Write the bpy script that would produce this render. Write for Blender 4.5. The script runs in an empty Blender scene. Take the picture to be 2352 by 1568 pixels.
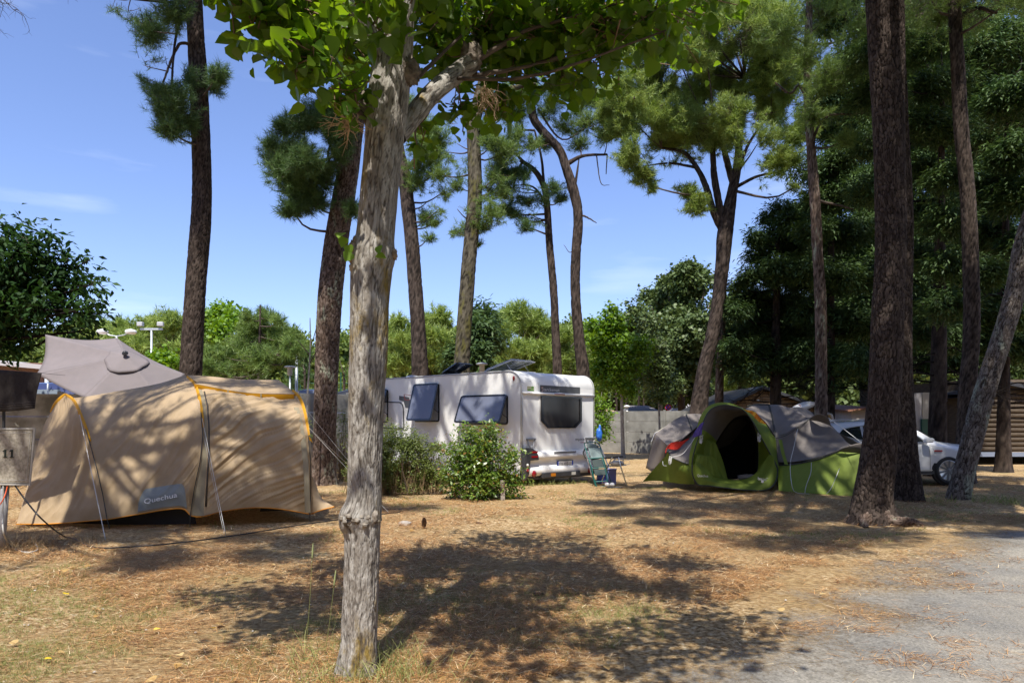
import bpy, math, random
import numpy as np
from mathutils import Vector, Matrix
R = math.radians
random.seed(7)
rng = np.random.default_rng(11)
S = bpy.context.scene
COL = S.collection
# ------------------------------------------------------------------ camera, sky, sun, exposure
EYE = 1.42; F = 1568.0; CX = 1176.0; HY = 975.0       # pixel frame of the survey picture, 2352 px wide
cam = bpy.data.cameras.new('camera'); cam.lens = 24; cam.sensor_width = 36
cam.shift_y = (HY-784)/2352.0; cam.clip_end = 3000; cam.clip_start = .05
co = bpy.data.objects.new('camera', cam); COL.objects.link(co)
co.location = (0, 0, EYE); co.rotation_euler = (R(90), 0, 0); S.camera = co
ELEV = 61
sdir = Vector((0.06, math.cos(R(ELEV)), -math.sin(R(ELEV))))
sun = bpy.data.lights.new('sun', 'SUN'); sun.energy = 4.9; sun.angle = R(.5); sun.color = (1, .945, .85)
so = bpy.data.objects.new('sun', sun); COL.objects.link(so)
so.rotation_euler = sdir.to_track_quat('-Z', 'Y').to_euler(); so.location = (0, -20, 40)
w = bpy.data.worlds.new('World'); S.world = w; w.use_nodes = True
nt = w.node_tree; bg = nt.nodes['Background']
sky = nt.nodes.new('ShaderNodeTexSky'); sky.sky_type = 'NISHITA'; sky.sun_disc = False
sky.sun_elevation = R(ELEV); sky.sun_rotation = R(180); sky.ozone_density = 2.6; sky.air_density = 1.0; sky.dust_density = .9
# thin high cloud veils near the horizon: part of the sky itself
tc = nt.nodes.new('ShaderNodeTexCoord'); mp = nt.nodes.new('ShaderNodeMapping'); mp.inputs['Scale'].default_value = (1.2, 1.2, 7)
mp.inputs['Rotation'].default_value = (0, R(8), 0)
nz = nt.nodes.new('ShaderNodeTexNoise'); nz.inputs['Scale'].default_value = 2.2; nz.inputs['Detail'].default_value = 6; nz.inputs['Roughness'].default_value = .5
rp = nt.nodes.new('ShaderNodeValToRGB'); rp.color_ramp.elements[0].position = .56; rp.color_ramp.elements[1].position = .90
rp.color_ramp.elements[1].color = (.55, .55, .55, 1)
mx = nt.nodes.new('ShaderNodeMixRGB'); mx.inputs[2].default_value = (6.0, 6.6, 7.6, 1)
L = nt.links.new
L(tc.outputs['Generated'], mp.inputs[0]); L(mp.outputs[0], nz.inputs['Vector']); L(nz.outputs[0], rp.inputs[0]); L(rp.outputs[0], mx.inputs[0])
tint = nt.nodes.new('ShaderNodeMixRGB'); tint.blend_type = 'MULTIPLY'; tint.inputs[0].default_value = 1; tint.inputs[2].default_value = (.96, .95, 1.15, 1)
L(sky.outputs[0], tint.inputs[1]); L(tint.outputs[0], mx.inputs[1]); L(mx.outputs[0], bg.inputs[0])
bg.inputs[1].default_value = .145
S.view_settings.view_transform = 'Standard'; S.view_settings.look = 'None'; S.view_settings.gamma = 1; S.view_settings.exposure = 0.5
S.render.engine = 'CYCLES'
S.cycles.max_bounces = 8; S.cycles.transparent_max_bounces = 8

# ------------------------------------------------------------------ helpers
def P(x, y, D):
    return Vector(((x-CX)/F*D, D, EYE+(HY-y)/F*D))
def G(x, y):
    return P(x, y, EYE*F/(y-HY))
def A(pts): return np.array([list(P(*p)) for p in pts], float)

def vnoise(p, seed=0):
    p = np.asarray(p, float); i = np.floor(p).astype(np.int64); f = p-i; f = f*f*(3-2*f)
    def h(a, b, c):
        n = (a*374761393+b*668265263+c*1274126177+seed*97531) & 0xffffffff
        n = ((n ^ (n >> 13))*1274126177) & 0xffffffff
        return ((n ^ (n >> 16)) & 0xffff)/65535.0
    x, y, z = i[:, 0], i[:, 1], i[:, 2]; fx, fy, fz = f[:, 0], f[:, 1], f[:, 2]
    def lx(b, c): return h(x, b, c)*(1-fx)+h(x+1, b, c)*fx
    return (lx(y, z)*(1-fy)+lx(y+1, z)*fy)*(1-fz)+(lx(y, z+1)*(1-fy)+lx(y+1, z+1)*fy)*fz
def fbm(p, o=3, seed=0):
    s = 0; a = .5; t = 0
    for k in range(o):
        s = s+a*vnoise(np.asarray(p)*(2**k), seed+k); t += a; a *= .5
    return s/t
def worley(p, seed=0):
    i = np.floor(p).astype(np.int64); f1 = np.full(len(p), 9.); f2 = f1.copy(); cid = np.zeros(len(p))
    for a in (-1, 0, 1):
        for b in (-1, 0, 1):
            for c in (-1, 0, 1):
                q = i+np.array([a, b, c]); o = []
                for k in range(3):
                    n = (q[:, 0]*374761393+q[:, 1]*668265263+q[:, 2]*1274126177+(seed+k*7)*97531) & 0xffffffff
                    n = ((n ^ (n >> 13))*1274126177) & 0xffffffff; o.append(((n ^ (n >> 16)) & 0xffff)/65535.0)
                d = np.sqrt(((q+np.stack(o, 1)-p)**2).sum(1)); m = d < f1
                f2 = np.where(m, f1, np.minimum(f2, d)); cid = np.where(m, o[0], cid); f1 = np.where(m, d, f1)
    return f1, f2, cid
def cr(pts, n):
    """smooth curve through pts, n samples even in length (any number of columns)"""
    p = np.asarray(pts, float)
    if len(p) == 2: q = np.linspace(p[0], p[1], 40)
    else:
        e = np.vstack([2*p[0]-p[1], p, 2*p[-1]-p[-2]]); q = []
        for k in range(1, len(e)-2):
            t = np.linspace(0, 1, 14, endpoint=False)[:, None]; a, b, c, d = e[k-1], e[k], e[k+1], e[k+2]
            q.append(.5*((2*b)+(c-a)*t+(2*a-5*b+4*c-d)*t**2+(3*b-a-3*c+d)*t**3))
        q = np.vstack(q+[p[-1:]])
    s = np.r_[0, np.cumsum(np.linalg.norm(np.diff(q[:, :3], axis=0), axis=1))]
    t = np.linspace(0, s[-1], n)
    return np.stack([np.interp(t, s, q[:, k]) for k in range(q.shape[1])], 1)

def raw(name, verts, faces_flat, nper, mats, parent=None, smooth=False, attr=None, mi=None):
    """fast mesh from numpy; faces_flat: flat index array, nper vertices each"""
    verts = np.asarray(verts, np.float32); faces_flat = np.asarray(faces_flat, np.int32).ravel()
    nf = len(faces_flat)//nper
    me = bpy.data.meshes.new(name); me.vertices.add(len(verts)); me.vertices.foreach_set('co', verts.ravel())
    me.loops.add(len(faces_flat)); me.loops.foreach_set('vertex_index', faces_flat)
    me.polygons.add(nf); me.polygons.foreach_set('loop_start', np.arange(nf, dtype=np.int32)*nper)
    if smooth: me.polygons.foreach_set('use_smooth', np.ones(nf, bool))
    for m in (mats if isinstance(mats, (list, tuple)) else [mats]): me.materials.append(m)
    if mi is not None: me.polygons.foreach_set('material_index', np.asarray(mi, np.int32))
    if attr is not None:
        for k, a in attr.items():
            t = me.attributes.new(k, 'FLOAT', 'POINT'); t.data.foreach_set('value', np.asarray(a, np.float32))
    me.update(calc_edges=True); me.validate()
    return link(name, me, parent)
def wpos(o):
    v = Vector((0, 0, 0))
    while o is not None:
        v = v+Vector(o.location); o = o.parent
    return v
def link(name, me, parent=None):
    """mesh data is in world coordinates; a child is shifted back by its parent's place"""
    o = bpy.data.objects.new(name, me); COL.objects.link(o)
    if parent is not None:
        w = wpos(parent)
        if w.length > 0: me.transform(Matrix.Translation(-w))
        o.parent = parent
    return o
def tag(o, label=None, cat=None, group=None, kind=None):
    if label: o['label'] = label
    if cat: o['category'] = cat
    if group: o['group'] = group
    if kind: o['kind'] = kind
    return o
def empty(name, loc, label=None, cat=None, group=None):
    o = bpy.data.objects.new(name, None); COL.objects.link(o); o.location = loc; o.empty_display_size = .2
    return tag(o, label, cat, group)
class B:
    """collects shapes that become ONE mesh object"""
    def __init__(s): s.v = []; s.f = []; s.m = []
    def add(s, vs, fs, m=0):
        k = len(s.v); s.v += [tuple(float(c) for c in v) for v in vs]; s.f += [tuple(i+k for i in f) for f in fs]; s.m += [m]*len(fs); return s
    def box(s, o, a, b, c, m=0):
        """corner o and three edge vectors"""
        o, a, b, c = map(Vector, (o, a, b, c)); vs = [o, o+a, o+a+b, o+b, o+c, o+a+c, o+a+b+c, o+b+c]
        return s.add(vs, [(0, 3, 2, 1), (4, 5, 6, 7), (0, 1, 5, 4), (1, 2, 6, 5), (2, 3, 7, 6), (3, 0, 4, 7)], m)
    def cbox(s, c, sx, sy, sz, rz=0, m=0):
        c = Vector(c); q = Matrix.Rotation(rz, 3, 'Z'); x = q @ Vector((sx, 0, 0)); y = q @ Vector((0, sy, 0)); z = Vector((0, 0, sz))
        return s.box(c-x/2-y/2-z/2, x, y, z, m)
    def tube(s, pts, r, n=8, m=0, cap=True):
        pts = [Vector(p) for p in pts]; rs = r if hasattr(r, '__len__') else [r]*len(pts)
        t = (pts[1]-pts[0]).normalized(); up = Vector((0, 0, 1)) if abs(t.z) < .9 else Vector((1, 0, 0)); nx = t.cross(up).normalized()
        vs = []
        for i, p in enumerate(pts):
            t = (pts[min(i+1, len(pts)-1)]-pts[max(i-1, 0)])
            t = t.normalized() if t.length > 1e-9 else Vector((0, 0, 1))
            nx = (nx-t*nx.dot(t)); nx = nx.normalized() if nx.length > 1e-6 else t.orthogonal().normalized(); ny = t.cross(nx)
            for k in range(n):
                a = 2*math.pi*k/n; vs.append(p+(nx*math.cos(a)+ny*math.sin(a))*rs[i])
        fs = [(i*n+k, i*n+(k+1) % n, (i+1)*n+(k+1) % n, (i+1)*n+k) for i in range(len(pts)-1) for k in range(n)]
        if cap: fs += [tuple(range(n))[::-1], tuple(range((len(pts)-1)*n, len(pts)*n))]
        return s.add(vs, fs, m)
    def grid(s, g, m=0, closed=False):
        g = np.asarray(g); a, b = g.shape[:2]; vs = g.reshape(-1, 3)
        fs = [(i*b+j, i*b+j+1, (i+1)*b+j+1, (i+1)*b+j) for i in range(a-1) for j in range(b-1)]
        if closed: fs += [(i*b+b-1, i*b, (i+1)*b, (i+1)*b+b-1) for i in range(a-1)]
        return s.add(vs, fs, m)
    def prism(s, poly, off, m=0):
        """closed polygon (3d) extruded by off"""
        n = len(poly); off = Vector(off); vs = [Vector(p) for p in poly]+[Vector(p)+off for p in poly]
        return s.add(vs, [tuple(range(n))[::-1], tuple(range(n, 2*n))]+[(i, (i+1) % n, (i+1) % n+n, i+n) for i in range(n)], m)
    def lathe(s, c, prof, n=16, m=0, axis=None):
        c = Vector(c); q = Vector(axis).normalized().to_track_quat('Z', 'Y').to_matrix() if axis is not None else Matrix.Identity(3)
        vs = [c+q @ Vector((r*math.cos(2*math.pi*k/n), r*math.sin(2*math.pi*k/n), z)) for r, z in prof for k in range(n)]
        fs = [(i*n+k, i*n+(k+1) % n, (i+1)*n+(k+1) % n, (i+1)*n+k) for i in range(len(prof)-1) for k in range(n)]
        fs += [tuple(range(n))[::-1], tuple(range((len(prof)-1)*n, len(prof)*n))]
        return s.add(vs, fs, m)
    def build(s, name, mats, parent=None, smooth=False, bevel=0, seg=2, solid=0, label=None):
        me = bpy.data.meshes.new(name); me.from_pydata(s.v, [], s.f)
        for q in (mats if isinstance(mats, (list, tuple)) else [mats]): me.materials.append(q)
        me.polygons.foreach_set('material_index', s.m)
        if smooth: me.polygons.foreach_set('use_smooth', [True]*len(s.f))
        me.update(); o = link(name, me, parent)
        if solid:
            q = o.modifiers.new('thick', 'SOLIDIFY'); q.thickness = solid; q.offset = 0
        if bevel:
            q = o.modifiers.new('bev', 'BEVEL'); q.width = bevel; q.segments = seg; q.limit_method = 'ANGLE'; q.angle_limit = R(40)
            if smooth is False: me.polygons.foreach_set('use_smooth', [False]*len(s.f))
        if label: o['label'] = label
        return o
def coons(bot, top, lef, rig, nu, nv):
    b = cr(bot, nu); t = cr(top, nu); l = cr(lef, nv); r = cr(rig, nv)
    u = np.linspace(0, 1, nu)[None, :, None]; v = np.linspace(0, 1, nv)[:, None, None]
    return (1-v)*b[None]+v*t[None]+(1-u)*l[:, None]+u*r[:, None]-((1-u)*(1-v)*b[0]+u*(1-v)*b[-1]+(1-u)*v*t[0]+u*v*t[-1])
def normals(g):
    du = np.gradient(g, axis=1); dv = np.gradient(g, axis=0); n = np.cross(du, dv); l = np.linalg.norm(n, axis=2, keepdims=True); l[l == 0] = 1
    return n/l
def wrinkle(g, amp=.01, freq=(6, 6), ang=30, seed=0, big=0., pinch=True):
    """fabric folds: ridged noise stretched along a diagonal"""
    nv, nu = g.shape[:2]; du = np.linalg.norm(np.diff(g, axis=1), axis=2).sum(1).max(); dv = np.linalg.norm(np.diff(g, axis=0), axis=2).sum(0).max()
    u, v = np.meshgrid(np.linspace(0, du, nu), np.linspace(0, dv, nv)); c, s_ = math.cos(R(ang)), math.sin(R(ang))
    wv = fbm(np.stack([u.ravel()*1.5, v.ravel()*1.5, u.ravel()*0+seed], 1), 2, seed)*.8
    a = (u*c+v*s_).ravel()+wv*.5; b = (-u*s_+v*c).ravel()+wv*.3
    n1 = vnoise(np.stack([a*freq[0]*.25, b*freq[1], a*0+seed*3.1], 1), seed); n2 = vnoise(np.stack([a*freq[0]*.7, b*freq[1]*2.3, a*0+5+seed], 1), seed+5)
    n3 = vnoise(np.stack([u.ravel()*.9, v.ravel()*.9, a*0+seed], 1), seed+9)
    r = (1-np.abs(2*n1-1))**2.2+.45*(1-np.abs(2*n2-1))**2.5
    mask = vnoise(np.stack([u.ravel()*1.3, v.ravel()*1.3, a*0+31+seed], 1), seed+3)
    d = amp*r*(.3+1.1*mask)+big*(n3-.5)
    if pinch:
        eu = np.minimum(np.linspace(0, 1, nu), np.linspace(1, 0, nu))[None, :]; ev = np.minimum(np.linspace(0, 1, nv), np.linspace(1, 0, nv))[:, None]
        e = np.clip(np.minimum(eu, ev)*14, 0, 1).ravel(); d = d*e
    return g+normals(g)*d.reshape(nv, nu, 1)
def bulge(g, amt, pu=1, pv=1):
    nv, nu = g.shape[:2]; u = np.sin(np.pi*np.linspace(0, 1, nu))**pu; v = np.sin(np.pi*np.linspace(0, 1, nv))**pv
    return g+normals(g)*(amt*u[None, :, None]*v[:, None, None])
def gridobj(name, g, mat, parent=None, smooth=True, solid=0, label=None):
    nv, nu = g.shape[:2]; i, j = np.meshgrid(np.arange(nv-1), np.arange(nu-1), indexing='ij'); k = (i*nu+j).ravel()
    o = raw(name, g.reshape(-1, 3), np.stack([k, k+1, k+nu+1, k+nu], 1), 4, mat, parent, smooth)
    if solid:
        q = o.modifiers.new('thick', 'SOLIDIFY'); q.thickness = solid; q.offset = 0
    if label: o['label'] = label
    return o
def text(name, s, o, xa, ya, h, mat, parent, width=None, depth=.002, shear=0, off=.004):
    """writing laid on a surface: o lower left corner, xa ya unit axes, h cap height"""
    c = bpy.data.curves.new(name, 'FONT'); c.body = s; c.size = 1; c.extrude = 0; c.shear = shear; c.resolution_u = 3
    t = bpy.data.objects.new(name, c); COL.objects.link(t)
    dg = bpy.context.evaluated_depsgraph_get(); me = bpy.data.meshes.new_from_object(t.evaluated_get(dg)); bpy.data.objects.remove(t)
    v = np.array([list(q.co) for q in me.vertices]); mn = v.min(0); mxx = v.max(0)
    xa = Vector(xa).normalized(); ya = Vector(ya).normalized(); n = xa.cross(ya)
    sy = h/.72; sx = (width/(mxx[0]-mn[0])) if width else sy
    for q in me.vertices: q.co = Vector(o)+xa*(q.co.x-mn[0])*sx+ya*q.co.y*sy+n*off
    me.materials.clear(); me.materials.append(mat); me.name = name
    return link(name, me, parent)

# ------------------------------------------------------------------ materials
def mat(name, col, rough=.6, col2=None, scale=6, detail=4, contrast=(.35, .65), bump=0, bscale=30, metal=0, spec=.5, stretch=(1, 1, 1), coat=0, transl=0, alpha=1, ior=None, sheen=0, bstretch=None):
    m = bpy.data.materials.new(name); m.use_nodes = True; t = m.node_tree; b = t.nodes['Principled BSDF']; l = t.links.new
    b.inputs['Base Color'].default_value = (*col, 1); b.inputs['Roughness'].default_value = rough; b.inputs['Metallic'].default_value = metal
    b.inputs['Specular IOR Level'].default_value = spec; b.inputs['Coat Weight'].default_value = coat; b.inputs['Coat Roughness'].default_value = .05
    if col2 or bump:
        tc = t.nodes.new('ShaderNodeTexCoord'); mp = t.nodes.new('ShaderNodeMapping'); mp.inputs['Scale'].default_value = stretch; l(tc.outputs['Object'], mp.inputs[0])
    if col2:
        n = t.nodes.new('ShaderNodeTexNoise'); n.inputs['Scale'].default_value = scale; n.inputs['Detail'].default_value = detail; l(mp.outputs[0], n.inputs['Vector'])
        r = t.nodes.new('ShaderNodeValToRGB'); r.color_ramp.elements[0].position = contrast[0]; r.color_ramp.elements[1].position = contrast[1]
        r.color_ramp.elements[0].color = (*col, 1); r.color_ramp.elements[1].color = (*col2, 1); l(n.outputs[0], r.inputs[0]); l(r.outputs[0], b.inputs['Base Color'])
    if bump:
        n2 = t.nodes.new('ShaderNodeTexNoise'); n2.inputs['Scale'].default_value = bscale; n2.inputs['Detail'].default_value = 5; l(mp.outputs[0], n2.inputs['Vector'])
        bp = t.nodes.new('ShaderNodeBump'); bp.inputs['Strength'].default_value = bump; bp.inputs['Distance'].default_value = .02; l(n2.outputs[0], bp.inputs['Height']); l(bp.outputs[0], b.inputs['Normal'])
    if transl:
        tr = t.nodes.new('ShaderNodeBsdfTranslucent'); tr.inputs[0].default_value = (*col, 1); ms = t.nodes.new('ShaderNodeMixShader'); ms.inputs[0].default_value = transl
        l(b.outputs[0], ms.inputs[1]); l(tr.outputs[0], ms.inputs[2]); l(ms.outputs[0], t.nodes['Material Output'].inputs[0])
        if col2: l(r.outputs[0], tr.inputs[0])
    return m
def leafmat(name, c1, c2, transl=.35, rough=.45, tcol=None, c3=None, spec=.4, hv=.25):
    """foliage: every leaf its own shade between c1 and c2, larger patches too"""
    m = bpy.data.materials.new(name); m.use_nodes = True; t = m.node_tree; b = t.nodes['Principled BSDF']; l = t.links.new
    g = t.nodes.new('ShaderNodeNewGeometry'); r = t.nodes.new('ShaderNodeValToRGB'); e = r.color_ramp.elements
    e[0].color = (*c1, 1); e[1].color = (*c2, 1); e[0].position = .1; e[1].position = .9
    if c3: q = e.new(.965); q.color = (*c3, 1); e[1].position = .9
    n = t.nodes.new('ShaderNodeTexNoise'); n.inputs['Scale'].default_value = 1.3; tc = t.nodes.new('ShaderNodeTexCoord'); l(tc.outputs['Object'], n.inputs['Vector'])
    a = t.nodes.new('ShaderNodeMath'); a.operation = 'MULTIPLY_ADD'; a.inputs[1].default_value = .6; l(g.outputs['Random Per Island'], a.inputs[0])
    s = t.nodes.new('ShaderNodeMath'); s.operation = 'MULTIPLY_ADD'; s.inputs[1].default_value = .9; s.inputs[2].default_value = -.25; l(n.outputs[0], s.inputs[0]); l(s.outputs[0], a.inputs[2])
    l(g.outputs['Random Per Island'] if c3 else a.outputs[0], r.inputs[0]); l(r.outputs[0], b.inputs['Base Color']); b.inputs['Roughness'].default_value = rough; b.inputs['Specular IOR Level'].default_value = spec
    tr = t.nodes.new('ShaderNodeBsdfTranslucent'); ms = t.nodes.new('ShaderNodeMixShader'); ms.inputs[0].default_value = transl
    hs = t.nodes.new('ShaderNodeHueSaturation'); hs.inputs['Hue'].default_value = .485; hs.inputs['Value'].default_value = 1.5; hs.inputs['Saturation'].default_value = 1.1; l(r.outputs[0], hs.inputs['Color']); l(hs.outputs[0], tr.inputs[0])
    l(b.outputs[0], ms.inputs[1]); l(tr.outputs[0], ms.inputs[2]); l(ms.outputs[0], t.nodes['Material Output'].inputs[0])
    return m
def barkmat(name, crack, plate, plate2, patch=None, bs=1.0, patchpos=(.6, .68)):
    m = bpy.data.materials.new(name); m.use_nodes = True; t = m.node_tree; b = t.nodes['Principled BSDF']; l = t.links.new
    at = t.nodes.new('ShaderNodeAttribute'); at.attribute_name = 'crack'; a2 = t.nodes.new('ShaderNodeAttribute'); a2.attribute_name = 'cell'
    tc = t.nodes.new('ShaderNodeTexCoord'); mp = t.nodes.new('ShaderNodeMapping'); mp.inputs['Scale'].default_value = (1, 1, .35); l(tc.outputs['Object'], mp.inputs[0])
    n = t.nodes.new('ShaderNodeTexNoise'); n.inputs['Scale'].default_value = 22; n.inputs['Detail'].default_value = 6; l(mp.outputs[0], n.inputs['Vector'])
    ad = t.nodes.new('ShaderNodeMath'); ad.operation = 'MULTIPLY_ADD'; ad.inputs[1].default_value = .45; l(a2.outputs['Fac'], ad.inputs[0]); sb = t.nodes.new('ShaderNodeMath'); sb.operation = 'MULTIPLY_ADD'; sb.inputs[1].default_value = 1.2; sb.inputs[2].default_value = -.35; l(n.outputs[0], sb.inputs[0]); l(sb.outputs[0], ad.inputs[2])
    r = t.nodes.new('ShaderNodeValToRGB'); r.color_ramp.elements[0].color = (*plate, 1); r.color_ramp.elements[1].color = (*plate2, 1); r.color_ramp.elements[0].position = .25; r.color_ramp.elements[1].position = .8; l(ad.outputs[0], r.inputs[0])
    out = r.outputs[0]
    if patch:
        n3 = t.nodes.new('ShaderNodeTexNoise'); n3.inputs['Scale'].default_value = 3.5; n3.inputs['Detail'].default_value = 8; n3.inputs['Roughness'].default_value = .7; l(mp.outputs[0], n3.inputs['Vector'])
        r3 = t.nodes.new('ShaderNodeValToRGB'); r3.color_ramp.elements[0].position = patchpos[0]; r3.color_ramp.elements[1].position = patchpos[1]; l(n3.outputs[0], r3.inputs[0])
        mm = t.nodes.new('ShaderNodeMixRGB'); mm.inputs[2].default_value = (*patch, 1); l(r3.outputs[0], mm.inputs[0]); l(out, mm.inputs[1]); out = mm.outputs[0]
    mm = t.nodes.new('ShaderNodeMixRGB'); mm.inputs[1].default_value = (*crack, 1); l(at.outputs['Fac'], mm.inputs[0]); l(out, mm.inputs[2]); l(mm.outputs[0], b.inputs['Base Color'])
    bp = t.nodes.new('ShaderNodeBump'); bp.inputs['Strength'].default_value = .8*bs; bp.inputs['Distance'].default_value = .02; n2 = t.nodes.new('ShaderNodeTexNoise'); n2.inputs['Scale'].default_value = 45; n2.inputs['Detail'].default_value = 6; l(mp.outputs[0], n2.inputs['Vector']); l(n2.outputs[0], bp.inputs['Height']); l(bp.outputs[0], b.inputs['Normal'])
    b.inputs['Roughness'].default_value = .9; b.inputs['Specular IOR Level'].default_value = .2
    return m
def glassmat(name, col, alpha, rough=.03):
    m = bpy.data.materials.new(name); m.use_nodes = True; t = m.node_tree; b = t.nodes['Principled BSDF']; l = t.links.new
    b.inputs['Base Color'].default_value = (*col, 1); b.inputs['Roughness'].default_value = rough; b.inputs['Specular IOR Level'].default_value = .7
    tr = t.nodes.new('ShaderNodeBsdfTransparent'); tr.inputs[0].default_value = (*[.35+.5*c for c in col], 1); ms = t.nodes.new('ShaderNodeMixShader'); ms.inputs[0].default_value = alpha
    l(tr.outputs[0], ms.inputs[1]); l(b.outputs[0], ms.inputs[2]); l(ms.outputs[0], t.nodes['Material Output'].inputs[0])
    return m
BK_PINE = barkmat('pine bark', (.012, .009, .007), (.042, .030, .024), (.112, .086, .071))
BK_PALE = barkmat('pale lichened bark', (.03, .022, .018), (.14, .112, .095), (.30, .265, .235), (.40, .42, .33), patchpos=(.53, .60))
BK_PINE_L = barkmat('lichened pine bark', (.024, .015, .011), (.10, .068, .05), (.23, .175, .145), (.30, .32, .24), patchpos=(.56, .63))
BK_DARK = barkmat('dark bark', (.010, .007, .006), (.035, .025, .020), (.085, .065, .052))
BK_MOSS = barkmat('mossy pine bark', (.012, .010, .006), (.075, .065, .045), (.16, .14, .10), (.13, .12, .035), patchpos=(.5, .62))
BK_POP = barkmat('poplar bark', (.075, .062, .052), (.245, .22, .19), (.43, .41, .375), (.25, .175, .045), 1.2, patchpos=(.535, .62))
BK_TWIG = mat('twig bark', (.05, .035, .027), .9, (.12, .09, .07), 9)
BK_POPTWIG = mat('poplar shoot', (.16, .10, .06), .8, (.24, .16, .10), 9)
BK_GREY = mat('grey sapling bark', (.22, .20, .18), .9, (.36, .34, .31), 9, bump=.4)
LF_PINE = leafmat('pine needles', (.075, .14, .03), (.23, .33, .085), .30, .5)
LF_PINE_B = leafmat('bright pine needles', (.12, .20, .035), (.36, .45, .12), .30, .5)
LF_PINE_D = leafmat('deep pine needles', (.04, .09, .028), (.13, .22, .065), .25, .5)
LF_CYP = leafmat('cypress scales', (.022, .055, .018), (.10, .165, .045), .22, .6)
LF_POP = leafmat('poplar leaves', (.06, .14, .015), (.16, .26, .03), .60, .32, spec=.5)
LF_MAPLE = leafmat('dark broad leaves', (.012, .036, .010), (.04, .095, .02), .25, .6, spec=.2)
LF_BRIGHT = leafmat('bright broad leaves', (.08, .18, .014), (.20, .33, .04), .4, .5)
LF_OAK = leafmat('grey green oak leaves', (.05, .09, .028), (.15, .205, .065), .2, .5)
LF_LAUREL = leafmat('laurel leaves', (.06, .13, .015), (.21, .30, .05), .3, .38, c3=(.25, .12, .03), spec=.7)
LF_HEDGE = leafmat('hedge leaves', (.07, .11, .02), (.20, .24, .06), .3, .5)
DRY = leafmat('dry stems', (.16, .10, .05), (.36, .26, .14), .15, .8)

# ------------------------------------------------------------------ plants
def trunk_mesh(name, pts, rads, mat_, parent, sides=24, step=.12, style='pine', amp=.02, cs=.055, seed=0, flare=0, roots=None):
    q = np.c_[np.asarray(pts, float), np.asarray(rads, float)]
    ln = np.linalg.norm(np.diff(q[:, :3], axis=0), axis=1).sum(); n = max(4, int(ln/step)); c = cr(q, n); p = c[:, :3]; r = c[:, 3]
    t = np.gradient(p, axis=0); t /= np.linalg.norm(t, axis=1, keepdims=True)
    x = np.array([1., 0, 0])-t*t[:, :1]; x /= np.linalg.norm(x, axis=1, keepdims=True); y = np.cross(t, x)
    a = np.linspace(0, 2*np.pi, sides, endpoint=False); s = np.r_[0, np.cumsum(np.linalg.norm(np.diff(p, axis=0), axis=1))]
    dirs = x[:, None]*np.cos(a)[None, :, None]+y[:, None]*np.sin(a)[None, :, None]
    rr = r[:, None]*np.ones(sides)[None]*.95
    if flare: rr = rr*(1+flare*np.exp(-s/.28)[:, None]*(.7+.5*np.sin(a*5+seed)[None]))
    if roots:
        for ra, rl in roots:
            d = np.abs((a-ra+np.pi) % (2*np.pi)-np.pi); rr = rr+rl*np.exp(-(d/.42)**2)[None]*np.exp(-s/.22)[:, None]
    rm = r.mean(); ca = np.stack([np.broadcast_to(np.cos(a)*rm, rr.shape), np.broadcast_to(np.sin(a)*rm, rr.shape), np.broadcast_to(s[:, None], rr.shape)], 2).reshape(-1, 3)
    wp = np.stack([fbm(ca*6, 2, seed+1), fbm(ca*6+9, 2, seed+2), fbm(ca*6+5, 2, seed+3)], 1)-.5
    if style == 'pine': sc = np.array([1/cs, 1/cs, 1/(cs*3.4)]); wa = 1.9
    else: sc = np.array([1/cs, 1/cs, 1/(cs*8)]); wa = 2.0
    f1, f2, cid = worley(ca*sc+wp*wa, seed); crack = np.clip((f2-f1)/(.15 if style == 'pine' else .20), 0, 1); crack = crack*crack*(3-2*crack)
    fine = fbm(ca*np.array([40, 40, 16]), 3, seed+6)
    if style != 'pine':
        q3 = ca*np.array([1/cs, 1/cs, 1/(cs*9)])*.95+wp*1.8
        n1 = np.abs(fbm(q3, 2, seed+11)-.5)*2; n2 = np.abs(vnoise(q3*1.9+7, seed+12)-.5)*2; hz = np.abs(vnoise(ca*np.array([1/cs*.5, 1/cs*.5, 1/(cs*1.4)])+wp*3, seed+13)-.5)*2
        crack = np.minimum(np.clip(n1/.11, 0, 1), np.clip(.35+n2/.20, 0, 1)); crack = np.minimum(crack, np.clip(.45+hz/.12, 0, 1)); crack = crack*crack*(3-2*crack)
    disp = amp*(crack-1.0)*(.75+.5*cid)+amp*.6*(fine-.5)+rm*.10*(fbm(ca*np.array([2.2, 2.2, 1.3]), 2, seed+8)-.5)
    v = p[:, None]+dirs*(rr+disp.reshape(rr.shape))[..., None]
    i, j = np.meshgrid(np.arange(n-1), np.arange(sides), indexing='ij'); k = (i*sides+j).ravel(); k2 = (i*sides+(j+1) % sides).ravel()
    crack = np.clip(crack*(.65+.7*fine), 0, 1)
    return raw(name, v.reshape(-1, 3), np.stack([k, k2, k2+sides, k+sides], 1), 4, mat_, parent, True, {'crack': crack, 'cell': cid})
DM = (8.5, 11.0)
def D_of(cl): return float(np.mean([c[0][1] for c in cl]))
def rdir(n):
    d = rng.normal(size=(n, 3)); return d/np.linalg.norm(d, axis=1, keepdims=True)
def tris3(base, direc, ln, wd, side=None):
    """thin triangles: base points, unit directions, lengths, widths"""
    s = np.cross(direc, rdir(len(base)) if side is None else side); l = np.linalg.norm(s, axis=1, keepdims=True); l[l == 0] = 1; s = s/l*(wd/2)
    return np.stack([base-s, base+s, base+direc*ln], 1).reshape(-1, 3)
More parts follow.
